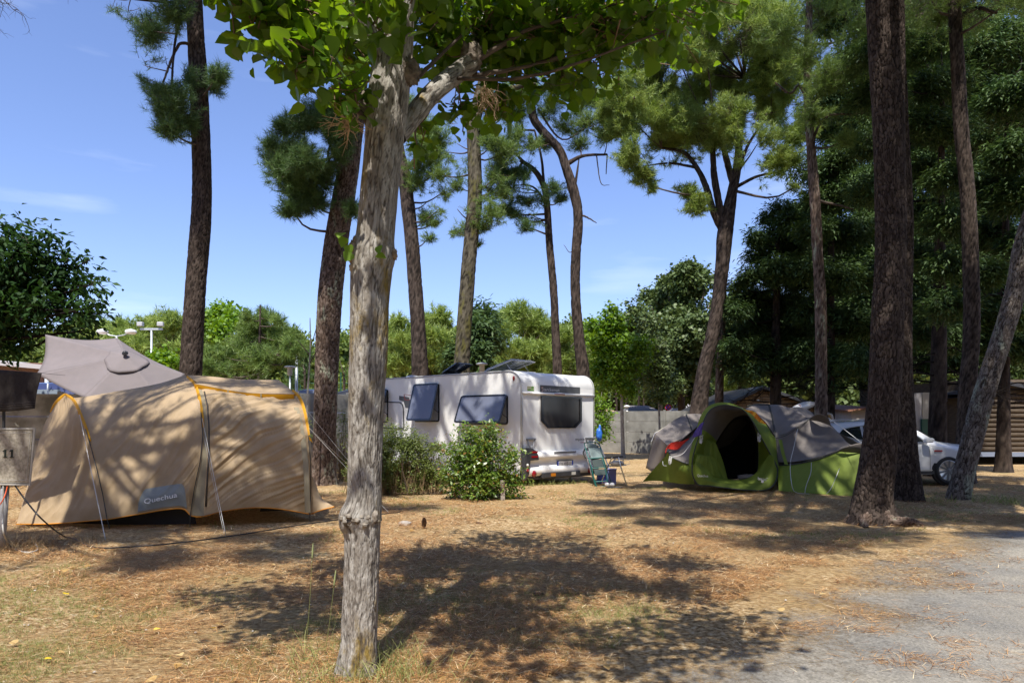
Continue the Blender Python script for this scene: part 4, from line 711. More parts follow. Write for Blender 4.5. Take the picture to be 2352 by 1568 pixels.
# laurel shrub and hedge in front of the caravan
def shrub(name, label, base, cl, leaf, lsize, dens, k, kind='oval', gap=.25, stems=14, drys=0, gs=2.5, group=None, up=.2, cat='shrub'):
    c0 = G(*base); root = empty(name, c0, label, cat, group); ps, ax, cn = crown_points([Cl(*c) for c in cl], dens, gap, .45, gs, 3)
    ps = ps[ps[:, 2] > .02]; n = len(ps); ax = rdir(n); p = np.repeat(ps, k, 0)+rng.normal(size=(n*k, 3))*lsize*.75; p[:, 2] = np.abs(p[:, 2])
    u = rdir(n*k)*.7+np.array([0, -.15, .8]); f = rdir(n*k)+np.array([0, -.2, up-.2]); u /= np.linalg.norm(u, axis=1, keepdims=True); f /= np.linalg.norm(f, axis=1, keepdims=True)
    lv, lf = leaves(p, u, f, lsize*rng.uniform(.6, 1.3, n*k), kind); raw('crown', lv, lf, 4, leaf, root)
    b = B()
    for i in range(stems):
        e = Vector(ps[random.randrange(n)]); a = Vector((c0.x*.4+e.x*.6+random.uniform(-.1, .1), c0.y*.3+e.y*.7+random.uniform(-.1, .1), 0)); m = (a+e)/2+Vector((random.uniform(-.08, .08), 0, .08)); b.tube([a, m, e], [.012, .009, .004], 5)
    b.build('stems', BK_TWIG, root)
    if drys:
        idx = rng.choice(n, drys); e = ps[idx]*np.array([1, 1, .75]); a = e*np.array([1, 1, 0])+rng.normal(size=(drys, 3))*np.array([.12, .12, 0]); tv, tf = twigs3(a, e, .004, .002); raw('dry_stems', tv, tf, 4, DRY, root)
    return root
D0 = 13.2
shrub('laurel_shrub', 'round glossy green laurel shrub with reddish tips, in front of the caravan corner', (1112, 1148), [(1110, 1010, 40, D0), (1060, 1040, 40, D0), (1110, 1060, 60, D0), (1160, 1050, 36, D0), (1060, 1090, 44, D0), (1110, 1110, 50, D0), (1165, 1100, 36, D0), (1185, 1030, 16, D0), (1080, 995, 24, D0), (1125, 985, 16, D0), (1040, 1120, 26, D0), (1185, 1135, 18, D0), (1100, 1135, 40, D0-.2), (1150, 1135, 20, D0-.1), (1100, 1050, 60, D0+.4)], LF_LAUREL, .085, 620, 8, 'oval', .33, gs=4)
D1 = 14.3
shrub('hedge_shrub', 'loose yellow green hedge with dry stems between the poplar and the laurel', (930, 1130), [(890, 1010, 40, D1), (930, 1025, 40, D1), (965, 1030, 32, D1), (890, 1060, 45, D1), (940, 1070, 45, D1), (985, 1070, 32, D1), (1005, 1030, 18, D1), (900, 1105, 38, D1), (950, 1110, 36, D1), (1000, 1105, 26, D1), (860, 1040, 50, D1+.3), (1020, 1090, 16, D1), (850, 1090, 50, D1)], LF_HEDGE, .05, 900, 16, 'oval', .30, 30, 900)
D2 = 17.6
shrub('hedge_shrub', 'darker hedge remnant with gaps between the thick pine and the poplar trunk', (790, 1085), [(790, 960, 22, D2), (785, 990, 22, D2), (795, 1020, 24, D2), (785, 1050, 20, D2), (800, 1070, 24, D2), (700, 975, 16, D2), (710, 1000, 16, D2)], LF_HEDGE, .05, 420, 9, 'oval', .38, 20, 200)
b = B(); a = G(1154, 1150); b.box((a.x-.04, a.y+.22, -.05), (.085, 0, 0), (0, .08, 0), (.0, 0, .42)); tag(b.build('wooden_post', mat('weathered post', (.24, .20, .17), .9, (.42, .37, .33), 14, bump=.6, stretch=(1, 1, .2)), None, bevel=.008), 'short grey wooden post half hidden in the laurel shrub', 'post')
# young saplings by the walls
def sapling(name, label, pts, cl, leaf, D, lsize, dens, k, w0=10, group=None, kind='round', gap=.3, branches=()):
    tree(name, label, 'tree', group, [(x, y, w0*(1-.8*i/len(pts)), D) for i, (x, y) in enumerate(pts)], [Cl(x, y, r, D) for x, y, r in cl], limbs=branches, bark=BK_GREY, leaf=leaf, kind=kind, dens=dens, k=k, lsize=lsize, sides=12, seed=int(pts[0][0]), gap=gap, amp=.004, twmat=BK_GREY)
sapling('young_tree', 'bright green young tree with a thin pale stem in front of the concrete wall', [(1431, 1036), (1429, 960), (1427, 880), (1425, 800), (1410, 720)], [(1410, 740, 30), (1380, 780, 32), (1430, 790, 34), (1400, 830, 36), (1450, 840, 30), (1400, 880, 26), (1440, 895, 20), (1375, 850, 22), (1400, 715, 16), (1365, 750, 20), (1475, 800, 20)], LF_BRIGHT, 30, .15, 34, 9, 10)
sapling('young_tree', 'tall feathery young tree right of the bright one, above the concrete wall', [(1516, 1030), (1514, 950), (1510, 860), (1505, 780)], [(1505, 790, 24), (1515, 830, 28), (1500, 860, 26), (1525, 870, 22), (1510, 910, 18), (1495, 740, 20), (1530, 910, 12)], LF_OAK, 31, .14, 34, 8, 6)
sapling('young_tree', 'leafless spindly sapling standing before the middle wall, beside the thick pine', [(705, 1000), (707, 900), (710, 850), (713, 790), (712, 730)], [], LF_OAK, 15.5, .1, 1, 1, 6, None, 'round', .3, [[(711, 835, 3, 15.5), (725, 810, 2, 15.5), (742, 785, 1, 15.5)], [(712, 815, 3, 15.5), (695, 795, 2, 15.5), (683, 780, 1, 15.5)], [(713, 795, 2, 15.5), (722, 770, 2, 15.5), (728, 745, 1, 15.5)], [(710, 850, 2, 15.5), (690, 838, 1, 15.5)]])
sapling('bamboo', 'narrow leafy bamboo stems peeping out behind the caravan right edge', [(1376, 1040), (1378, 980), (1380, 930), (1382, 900)], [(1380, 930, 12), (1385, 960, 14), (1378, 990, 10), (1386, 1000, 8)], LF_BRIGHT, 23, .14, 160, 5, 3, None, 'oval')
# trees beyond the wall
FG = 'trees beyond the campsite wall'
def far(label, trunk, cl, D, leaf, kind='pine', dens=14, k=None, lsize=.3, ln=.42, wd=.05, seed=0, name='pine_tree', cat='pine', gap=.36, fl=.8, bark=BK_PINE, twig=False, shell=.5, cyk=0):
    return tree(name, label, cat, FG, [(x, y, w_, D) for x, y, w_ in trunk], [Cl(x, y, r, D+random.uniform(-1, 1)*r/12, None, fl) for x, y, r in cl], bark=bark, leaf=leaf, kind=kind, dens=dens, k=k or (16 if kind == 'pine' else 9), lsize=lsize, ln=ln, wd=wd, sides=12, step=.4, seed=seed, gap=gap, twig=twig, gs=.6, shell=shell, amp=.02)
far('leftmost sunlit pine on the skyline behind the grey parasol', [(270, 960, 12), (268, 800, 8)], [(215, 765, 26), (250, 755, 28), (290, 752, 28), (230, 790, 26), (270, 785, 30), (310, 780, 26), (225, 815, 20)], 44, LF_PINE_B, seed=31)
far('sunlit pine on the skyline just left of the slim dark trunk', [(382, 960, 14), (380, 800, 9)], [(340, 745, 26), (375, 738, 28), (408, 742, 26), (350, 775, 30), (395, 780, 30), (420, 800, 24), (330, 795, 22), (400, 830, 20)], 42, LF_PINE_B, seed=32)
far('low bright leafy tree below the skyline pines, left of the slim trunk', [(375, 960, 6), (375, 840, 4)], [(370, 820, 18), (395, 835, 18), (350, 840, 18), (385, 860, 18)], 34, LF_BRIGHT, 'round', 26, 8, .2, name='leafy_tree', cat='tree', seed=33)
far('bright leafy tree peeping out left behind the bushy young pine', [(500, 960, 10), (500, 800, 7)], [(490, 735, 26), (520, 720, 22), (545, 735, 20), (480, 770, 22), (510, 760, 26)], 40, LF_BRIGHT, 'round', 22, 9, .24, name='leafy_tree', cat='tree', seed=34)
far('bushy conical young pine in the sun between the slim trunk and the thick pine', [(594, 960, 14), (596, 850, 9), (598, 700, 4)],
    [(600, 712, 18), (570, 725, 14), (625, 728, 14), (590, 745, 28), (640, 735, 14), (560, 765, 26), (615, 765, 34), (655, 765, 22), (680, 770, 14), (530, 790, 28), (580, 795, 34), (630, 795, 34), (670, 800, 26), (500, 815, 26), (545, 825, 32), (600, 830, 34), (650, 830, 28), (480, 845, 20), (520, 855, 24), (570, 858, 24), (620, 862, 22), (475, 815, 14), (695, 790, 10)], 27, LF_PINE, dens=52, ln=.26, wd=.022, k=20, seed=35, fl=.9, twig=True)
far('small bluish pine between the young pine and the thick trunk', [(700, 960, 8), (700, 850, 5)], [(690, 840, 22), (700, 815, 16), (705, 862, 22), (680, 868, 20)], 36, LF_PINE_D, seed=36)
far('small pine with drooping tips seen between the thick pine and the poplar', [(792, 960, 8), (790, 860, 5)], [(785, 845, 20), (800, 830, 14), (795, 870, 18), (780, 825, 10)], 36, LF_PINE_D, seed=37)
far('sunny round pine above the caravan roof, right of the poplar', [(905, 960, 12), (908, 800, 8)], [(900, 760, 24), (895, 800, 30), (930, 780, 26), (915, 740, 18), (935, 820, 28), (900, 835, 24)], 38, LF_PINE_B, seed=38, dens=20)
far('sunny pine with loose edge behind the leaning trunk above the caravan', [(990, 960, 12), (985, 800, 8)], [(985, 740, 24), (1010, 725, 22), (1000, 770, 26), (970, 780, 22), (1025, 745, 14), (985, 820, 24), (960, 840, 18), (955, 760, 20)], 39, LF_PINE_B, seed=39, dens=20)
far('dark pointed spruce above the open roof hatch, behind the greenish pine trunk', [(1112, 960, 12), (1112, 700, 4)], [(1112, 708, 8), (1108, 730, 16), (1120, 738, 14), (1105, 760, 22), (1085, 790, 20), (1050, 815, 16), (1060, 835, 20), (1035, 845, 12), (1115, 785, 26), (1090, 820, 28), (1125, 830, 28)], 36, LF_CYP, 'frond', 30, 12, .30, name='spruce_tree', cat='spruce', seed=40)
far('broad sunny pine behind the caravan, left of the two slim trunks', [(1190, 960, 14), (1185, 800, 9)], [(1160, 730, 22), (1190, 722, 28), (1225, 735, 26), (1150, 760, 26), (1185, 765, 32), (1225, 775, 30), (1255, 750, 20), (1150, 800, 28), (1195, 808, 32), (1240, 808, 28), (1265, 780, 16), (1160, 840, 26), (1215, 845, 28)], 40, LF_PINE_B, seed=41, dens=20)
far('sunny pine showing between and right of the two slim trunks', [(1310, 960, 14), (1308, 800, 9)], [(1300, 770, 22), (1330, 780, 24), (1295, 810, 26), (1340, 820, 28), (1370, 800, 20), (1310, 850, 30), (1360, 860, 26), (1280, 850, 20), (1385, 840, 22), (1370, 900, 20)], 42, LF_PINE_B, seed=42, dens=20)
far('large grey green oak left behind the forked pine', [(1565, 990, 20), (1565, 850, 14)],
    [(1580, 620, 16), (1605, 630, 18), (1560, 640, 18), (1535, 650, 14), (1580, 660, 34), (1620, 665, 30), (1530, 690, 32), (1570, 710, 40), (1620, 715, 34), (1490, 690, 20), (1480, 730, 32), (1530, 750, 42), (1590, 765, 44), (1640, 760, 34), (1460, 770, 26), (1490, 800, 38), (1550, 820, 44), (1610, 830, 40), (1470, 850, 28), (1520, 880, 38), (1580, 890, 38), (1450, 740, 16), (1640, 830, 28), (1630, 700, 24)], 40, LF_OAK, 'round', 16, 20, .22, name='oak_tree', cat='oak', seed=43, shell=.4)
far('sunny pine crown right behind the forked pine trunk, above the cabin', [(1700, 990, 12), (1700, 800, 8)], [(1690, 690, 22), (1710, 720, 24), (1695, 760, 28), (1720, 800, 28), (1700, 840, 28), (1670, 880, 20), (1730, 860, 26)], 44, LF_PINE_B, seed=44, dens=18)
for i in range(9):     # straight bare trunks between the wall and the far wood
    x = 1372+i*22+random.uniform(-6, 6); far('far bare trunk number %d from the left in the shade above the concrete wall' % (i+1) if False else 'thin bare trunk in the shadowy wood above the right concrete wall', [(x, 985, random.uniform(5, 9)), (x+random.uniform(-6, 6), 890, 5), (x+random.uniform(-10, 10), 790, 3)], [], 48, LF_PINE_D, seed=60+i, bark=BK_DARK)
# dark cypresses on the right
CYG = 'dark cypresses behind the tents'
def cyp(label, trunk, cl, D, dens=30, seed=0, lsize=.24):
    t_ = tree('cypress_tree', label, 'cypress', CYG, [(x, y, w_, D) for x, y, w_ in trunk], [Cl(x, y, r, D+random.uniform(-1, 1)*r/30, None, .52) for x, y, r in cl], bark=BK_DARK, leaf=LF_CYP, kind='frond', dens=dens*1.5, k=20, lsize=lsize*.62, sides=18, step=.2, seed=seed, gap=.27, gs=1.0, droop=.3, shell=.45)
    return t_
cyp('leftmost dark cypress with jagged lit left edge, between forked pine and slender pine', [(1781, 1000, 30), (1782, 800, 22), (1785, 560, 10)],
    [(1790, 480, 22), (1765, 500, 16), (1810, 510, 30), (1740, 545, 20), (1775, 550, 34), (1820, 565, 36), (1745, 590, 26), (1725, 635, 24), (1780, 620, 40), (1830, 640, 40), (1690, 655, 16), (1725, 680, 32), (1790, 700, 44), (1690, 715, 24), (1740, 740, 40), (1810, 770, 44), (1680, 770, 26), (1725, 800, 38), (1780, 830, 40), (1830, 840, 36), (1675, 830, 24), (1720, 855, 30), (1690, 800, 26)], 25, 26, 51)
cyp('tall dark cypress behind the slender pine', [(1905, 1010, 26), (1908, 700, 18), (1910, 350, 8)],
    [(1900, 400, 30), (1940, 360, 36), (1880, 450, 32), (1930, 450, 44), (1980, 420, 44), (1870, 530, 34), (1930, 540, 48), (1985, 520, 46), (1860, 620, 36), (1920, 640, 50), (1985, 630, 48), (1860, 720, 40), (1930, 740, 50), (1985, 740, 46), (1850, 810, 40), (1920, 830, 46), (1980, 830, 44), (1900, 880, 24)], 24, 24, 52)
cyp('dark cypress showing between the biggest pine and the tall pine', [(2152, 1062, 44), (2156, 850, 36), (2160, 500, 20), (2165, 200, 8)],
    [(2110, 120, 44), (2160, 90, 50), (2130, 200, 44), (2190, 190, 44), (2120, 290, 40), (2180, 300, 44), (2120, 390, 40), (2180, 410, 44), (2120, 490, 40), (2175, 510, 44), (2125, 590, 40), (2180, 610, 44), (2120, 690, 40), (2180, 700, 44), (2130, 770, 36), (2190, 780, 40), (2000, 330, 44), (2020, 220, 50), (2010, 120, 50), (2000, 440, 40)], 19, 30, 53, .2)
cyp('dark cypress filling the right edge behind the leaning pine', [(2304, 1075, 36), (2306, 900, 26), (2310, 500, 14), (2312, 200, 6)],
    [(2250, 120, 50), (2310, 100, 60), (2370, 130, 60), (2260, 220, 50), (2320, 230, 60), (2370, 260, 50), (2270, 330, 46), (2330, 350, 50), (2270, 430, 46), (2330, 450, 50), (2260, 530, 42), (2310, 550, 46), (2360, 560, 44), (2260, 630, 42), (2290, 680, 40), (2350, 720, 44), (2250, 730, 40), (2340, 800, 40), (2270, 790, 30)], 21, 26, 54)
cyp('deep cypress far back filling the gap above the white car', [(2060, 1010, 24), (2060, 600, 14), (2060, 200, 6)],
    [(2040, 150, 60), (2100, 200, 60), (2050, 300, 60), (2110, 380, 56), (2000, 420, 56), (2060, 500, 60), (2000, 560, 56), (2110, 560, 56), (2060, 650, 60), (2120, 720, 50), (2000, 700, 56), (2060, 780, 56), (2200, 300, 56), (2220, 450, 56), (2210, 600, 56), (2210, 720, 50), (2160, 800, 40), (2260, 820, 40)], 30, 15, 55, .3)
cyp('far back row of dark cypresses closing the gaps at the top right', [(2240, 1010, 24), (2240, 600, 14), (2240, 100, 6)],
    [(x+random.uniform(-22, 22), y+random.uniform(-20, 20), random.uniform(44, 58)) for x in range(1850, 2420, 78) for y in range(-20, 860, 82) if not (x < 1900 and y < 330)], 31, 12, 57, .30)
def deadlimbs(px, D, n, y0, y1, seed):
    b = B()
    for i in range(n):
        y = random.uniform(y0, y1); a = P(px, y, D); s = random.choice((-1, 1)); L_ = random.uniform(.6, 2.0); m = a+Vector((s*L_*.5, random.uniform(-.5, .2), random.uniform(-.1, .15))); e = a+Vector((s*L_, random.uniform(-1, .3), random.uniform(-.5, .2))); b.tube([a, m, e], [.03, .018, .007], 5)
        for j in range(6):
            q = m.lerp(e, random.random()); bare(b, q, (s*.5, -.3, random.uniform(-.7, .4)), .5, .008, 1)
    return b
for nm, (px, D, y0, y1) in enumerate([(1781, 25, 850, 930), (2152, 19, 780, 900), (2306, 21, 860, 960), (1905, 24, 840, 930)]):
    o = [q for q in COL.objects if q.name.startswith('cypress_tree')][[0, 2, 3, 1][nm]]; deadlimbs(px, D, 9, y0, y1, nm).build('dead_branches', BK_DARK, o)
# far wood: one mass nobody could count, closes the horizon
ps = []; 
for i in range(430):
    x = random.uniform(1340, 2700); D = random.uniform(52, 72); y = HY-random.uniform(-10, 260 if x > 1650 else 150); ps.append(Cl(x, y, random.uniform(34, 60), D, 46, .9))
for i in range(150):
    x = random.uniform(-500, 1330); D = random.uniform(60, 85); y = HY-random.uniform(-10, 105); ps.append(Cl(x, y, random.uniform(24, 40), D, 46, .9))
P_, A_, C_ = crown_points(ps, 1, .33, .5, .3, 5); m = len(P_)*11; p = np.repeat(P_, 11, 0)+rng.normal(size=(m, 3))*.4; u = rdir(m); u[:, 2] = np.abs(u[:, 2]); f = rdir(m); lv, lf = leaves(p, u, f, rng.uniform(.22, .5, m), 'round')
ps = []
for i in range(260):
    x = random.uniform(-400, 1400); D = random.uniform(50, 62); y = HY-random.uniform(-5, 165+45*vnoise(np.array([[x/90., 0, 0]]), 3)[0]); ps.append(Cl(x, y, random.uniform(20, 34), D, 60, .8))
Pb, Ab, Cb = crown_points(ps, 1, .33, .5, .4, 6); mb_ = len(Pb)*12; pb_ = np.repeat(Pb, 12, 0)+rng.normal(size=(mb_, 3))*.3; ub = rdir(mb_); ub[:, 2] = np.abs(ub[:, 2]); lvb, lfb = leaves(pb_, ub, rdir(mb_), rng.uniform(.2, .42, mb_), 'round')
t = raw('distant_wood', lvb, lfb, 4, leafmat('bright wood leaves', (.07, .12, .02), (.24, .31, .07), .25, .6)); tag(t, 'band of sunny bright green trees on the skyline at the left and centre', 'wood', kind='stuff')  # left and centre band gets a brighter green leaf colour
# unseen leaf mass added behind and beside the camera, blocking bright southern sky
ps = []
for i in range(300):
    a = random.uniform(-.15, 1.15)*math.pi; rr_ = random.uniform(17, 27); X_, Y_ = rr_*math.cos(a), -rr_*math.sin(a)*.9-1
    ps.append(Wc(X_, Y_, random.uniform(.8, 13.0), random.uniform(1.6, 2.8), 9, .8))
Pc, Ac, Cc = crown_points(ps, 1, .2, .5, .4, 7); mc_ = len(Pc)*10; pc_ = np.repeat(Pc, 10, 0)+rng.normal(size=(mc_, 3))*.5; lvc, lfc = leaves(pc_, rdir(mc_), rdir(mc_), rng.uniform(.4, .9, mc_), 'round')
t = raw('sky_blocking_wood', lvc, lfc, 4, leafmat('near wood leaves', (.03, .06, .015), (.10, .15, .04), .2, .6)); tag(t, 'unseen wood mass added on the camera side to block the sky', 'wood', kind='stuff')
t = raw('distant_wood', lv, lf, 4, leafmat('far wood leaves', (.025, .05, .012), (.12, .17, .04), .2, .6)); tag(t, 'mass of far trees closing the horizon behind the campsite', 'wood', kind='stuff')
# ------------------------------------------------------------------ materials for made things
WHITE = mat('white enamel', (.80, .80, .79), .28, (.85, .85, .84), 3, coat=.3)
GRP = mat('caravan side sheet', (.82, .825, .81), .32, (.86, .86, .845), 2.5, bump=.08, bscale=160)
DKPL = mat('dark grey plastic', (.035, .037, .042), .45, (.05, .052, .058), 20)
BLK = mat('black rubber', (.012, .012, .013), .6)
BLKG = mat('gloss black frame', (.012, .013, .018), .15, spec=.7)
REDL = mat('red lens', (.26, .008, .012), .15, coat=.6); AMB = mat('amber lens', (.55, .20, .02), .2, coat=.5); CLR = mat('clear lens', (.55, .55, .5), .15, coat=.5)
GREYP = mat('grey handle', (.20, .21, .22), .4); LGREY = mat('light grey trim', (.45, .46, .47), .4)
CHROME = mat('aluminium', (.60, .61, .62), .3, metal=.9)
PANE = glassmat('tinted acrylic', (.24, .27, .37), .60, .05); PANE2 = glassmat('clear acrylic', (.62, .63, .62), .28, .05)
BLIND = mat('silver window blind', (.22, .24, .26), .6, (.28, .30, .32), 3, stretch=(1, 1, 40))
GRAPH = mat('charcoal decal', (.09, .095, .10), .5); REDD = mat('red decal', (.35, .03, .03), .5)
CONC = mat('cast concrete', (.15, .146, .13), .9, (.27, .265, .24), 2.2, 6, (.3, .7), bump=.35, bscale=18)
CONC_D = mat('mossy concrete', (.17, .16, .13), .9, (.40, .39, .35), 2.6, 6, (.38, .66), bump=.4, bscale=18)

# ------------------------------------------------------------------ concrete panel walls
def wall(name, label, x0, y0, x1, y1, h, bay, m, rows=4):
    a = Vector((x0, y0, 0)); c = Vector((x1, y1, 0)); d = (c-a); L_ = d.length; d.normalize(); n = Vector((-d.y, d.x, 0)); root = empty(name, a, label, 'wall', None)
    k = max(1, round(L_/bay)); st = L_/k
    for i in range(k+1):
        q = a+d*(st*i); b = B(); b.box(q-d*.06-n*.07+Vector((0, 0, -.1)), d*.12, n*.14, (0, 0, h+.14)); b.build('post', m, root, bevel=.01)
    for i in range(k):
        for r in range(rows):
            q = a+d*(st*i+.06)+Vector((0, 0, h/rows*r+(.0 if r else -.08))); b = B(); b.box(q-n*.022, d*(st-.12), n*.045, (0, 0, h/rows-.012+(.0 if r else .08))); b.build('panel', m, root, bevel=.006)
    return root
wall('concrete_wall', 'pale grey panel wall at the right of the caravan, running behind the green tent', 3.9, 35.5, 11.4, 33.0, 2.12, 1.95, CONC)
wall('concrete_wall', 'weathered panel wall at the left edge behind the parasol', -14.5, 15.2, -6.9, 17.2, 2.16, 2.0, CONC_D)
wall('concrete_wall', 'short stretch of panel wall seen between beige tent and poplar', -6.75, 21.4, -2.6, 24.4, 2.42, 2.0, CONC)

# ------------------------------------------------------------------ buildings behind
BRICK = mat('brown cladding', (.12, .06, .04), .85, (.22, .12, .08), 10, stretch=(1, 1, 8), bump=.3)
ROOFG = mat('grey eaves', (.42, .40, .40), .7); TILE = mat('dark roof tiles', (.09, .09, .10), .8, (.19, .18, .19), 16, bump=.5)
WOODL = mat('pale log cladding', (.25, .165, .09), .75, (.40, .28, .17), 5, stretch=(1, 1, 9), bump=.25)
WOODG = mat('silvered log cladding', (.055, .038, .025), .8, (.105, .076, .048), 5, stretch=(1, 1, 9), bump=.25)
PLAST = mat('cream render', (.52, .48, .42), .9, (.60, .56, .50), 4)
b0 = P(-60, 850, 32); hb = empty('brick_building', (b0.x, 32, 0), 'brown clad building with pale grey eaves at the left edge, above the wall', 'building')
def quadbox(b, x0, x1, y0, y1, D, dp, z0=None, m=0):
    a = P(x0, y1, D); c = P(x1, y0, D); z = a.z if z0 is None else z0; b.box((a.x, D, z), (c.x-a.x, 0, 0), (0, dp, 0), (0, 0, c.z-z), m)
b = B(); quadbox(b, -90, 98, 833, 900, 32, 7, 0); b.build('wall', BRICK, hb)
b = B(); p1 = P(-100, 820, 31.6); p2 = P(102, 838, 31.6); b.add([p1, p2, P(102, 848, 31.6), P(-100, 830, 31.6), p1+Vector((0, 8, .3)), p2+Vector((0, 8, .3)), P(102, 848, 31.6)+Vector((0, 8, .3)), P(-100, 830, 31.6)+Vector((0, 8, .3))], [(0, 3, 2, 1), (4, 5, 6, 7), (0, 1, 5, 4), (3, 7, 6, 2), (1, 2, 6, 5), (0, 4, 7, 3)]); b.build('roof', ROOFG, hb)
b = B(); quadbox(b, 59, 68, 857, 900, 31.97, .04); b.build('door', LGREY, hb)
def posty(name, label, x, y0, D, r, cat='post', m=None, head=None, h0=None):
    a = P(x, y0, D); root = empty(name, (a.x, D, 0), label, cat); b = B(); b.tube([(a.x, D, -.05), (a.x, D, a.z*.5), tuple(a)], [r, r, r*.8], 10); b.build('pole', m or GALV, root, True)
    if head: head(a, root)
    return root
GALV = mat('galvanised steel', (.42, .46, .48), .45, (.52, .56, .58), 12, metal=.3)
def twin_flood(a, root):
    b = B(); b.cbox(a+Vector((0, 0, .05)), 1.1, .1, .1); b.build('crossbar', GALV, root)
    for s in (-.5, .5): b = B(); b.cbox(a+Vector((s, -.1, .28)), .30, .2, .22, s*.3); b.build('floodlight', LGREY, root, bevel=.04)
posty('floodlight_mast', 'tall mast carrying two square floodlights above the grey parasol', 348, 758, 34, .06, 'floodlight', None, twin_flood)
def twin_globe(a, root):
    b = B()
    for s in (-1, 1): b.tube([tuple(a), tuple(a+Vector((s*.35, 0, .05))), tuple(a+Vector((s*.7, 0, .2)))], .03, 6)
    b.build('arm', GALV, root)
    for s in (-.75, .75): b = B(); b.lathe(a+Vector((s, 0, .22)), [(.06, -.02), (.22, -.10), (.30, 0), (.24, .1), (.05, .16)], 14); b.build('lamp', WHITE, root, True)
posty('street_lamp', 'twin armed street lamp with two round white heads above the parasol', 268, 772, 36, .06, 'street lamp', None, twin_globe)
posty('steel_post', 'galvanised post standing in front of the brown building', 107.5, 835, 30, .10)
posty('steel_post', 'galvanised post in front of the blue car behind the left wall', 110, 880, 17.5, .028)
posty('steel_post', 'taller of the two thin poles beside the bushy young pine', 681, 805, 30, .07)
def lanthead(a, root):
    b = B(); b.lathe(a, [(.03, -.3), (.10, -.28), (.10, 0), (.24, .02), (.20, .07), (.03, .10)], 14); b.build('lantern', LGREY, root, True)
posty('garden_lamp', 'small lantern pole left of the taller thin pole beside the young pine', 666, 845, 27, .04, 'lamp', None, lanthead)
posty('garden_lamp', 'lantern with a flat cap just above the caravan roof, right of the open dark hatch', 1107, 838, 27, .06, 'lamp', None, lanthead)
posty('vent_pipe', 'white pipe with a small cap standing above the right concrete wall', 1440, 935, 37, .09, 'pipe', WHITE, lambda a, r: B().lathe(a, [(.05, -.02), (.17, 0), (.17, .08), (.03, .12)], 12).build('cap', WHITE, r, True))
# roofs of mobile homes behind the right wall
def lowhouse(name, label, x0, x1, ye, yr, D, wm, rm, dp=5):
    a = P(x0, ye, D); c = P(x1, ye, D); r = P((x0+x1)/2, yr, D+dp/2); root = empty(name, (a.x, D, 0), label, 'cabin'); b = B(); b.box((a.x+.2, D+.2, 0), (c.x-a.x-.4, 0, 0), (0, dp-.4, 0), (0, 0, a.z)); b.build('wall', wm, root)
    b = B(); z1 = a.z; z2 = r.z; b.add([(a.x, D, z1), (c.x, D, z1), (c.x-.6, D+dp/2, z2), (a.x+.6, D+dp/2, z2), (a.x, D+dp, z1), (c.x, D+dp, z1)], [(0, 1, 2, 3), (3, 2, 5, 4), (0, 3, 4), (1, 5, 2), (0, 4, 5, 1)]); b.build('roof', rm, root); return root
lowhouse('mobile_home', 'low cabin with dark tiled roof peeping over the right concrete wall', 1440, 1528, 948, 931, 42, BRICK, TILE)
lowhouse('mobile_home', 'tan roofed hut just right of the caravan top edge, above the wall', 1362, 1420, 945, 938, 46, PLAST, mat('tan tiles', (.42, .27, .17), .8, (.52, .36, .25), 12))
lowhouse('mobile_home', 'grey roofed cabin between the feet of the forked pine and the slim pale trunk', 1560, 1690, 952, 915, 44, BRICK, mat('grey slates', (.24, .23, .25), .8, (.36, .35, .37), 16, bump=.3))
# gabled wood cabin behind the green tent
cb = empty('wood_cabin', P(1670, 975, 30), 'wooden cabin with pale board gable and dark roof edges, behind the green tent', 'cabin')
Lf, Ap, Rt = P(1663, 934, 30), P(1748, 893, 30), P(1872, 937, 30); b = B(); poly = [(Lf.x, 30, 0), (Rt.x, 30, 0), tuple(Rt), tuple(Ap), tuple(Lf)]; b.prism(poly, (0, 6, 0)); b.build('wall', WOODL, cb)
b = B()
for k in range(12):
    z = 1.55+k*.14; 
    def xl(z): return Lf.x+(Ap.x-Lf.x)*max(0, (z-Lf.z)/(Ap.z-Lf.z))+.05
    def xr(z): return Rt.x+(Ap.x-Rt.x)*max(0, (z-Rt.z)/(Ap.z-Rt.z))-.05
    if z+.13 > Ap.z: break
    b.tube([(xl(z+.07), 29.99, z+.06), (xr(z+.07), 29.99, z+.06)], .07, 10)
b.build('boards', WOODL, cb, True)
for s, (u_, v_) in enumerate(((Lf, Ap), (Ap, Rt))):
    b = B(); e = (v_-u_).normalized(); o = Vector((0, 0, .13)); st = u_-e*(.5 if s == 0 else 0)-Vector((0, .35, 0)); en = v_+e*(.5 if s else 0)-Vector((0, .35, 0)); b.add([st, en, en+o, st+o, st+Vector((0, 6.6, 0)), en+Vector((0, 6.6, 0)), en+o+Vector((0, 6.6, 0)), st+o+Vector((0, 6.6, 0))], [(0, 1, 2, 3), (4, 7, 6, 5), (3, 2, 6, 7), (0, 4, 5, 1), (0, 3, 7, 4), (1, 5, 6, 2)]); b.build('roof', DKPL, cb)
b = B(); quadbox(b, 1738.5, 1744, 917, 922, 29.85, .05); b.build('lamp', WHITE, cb)
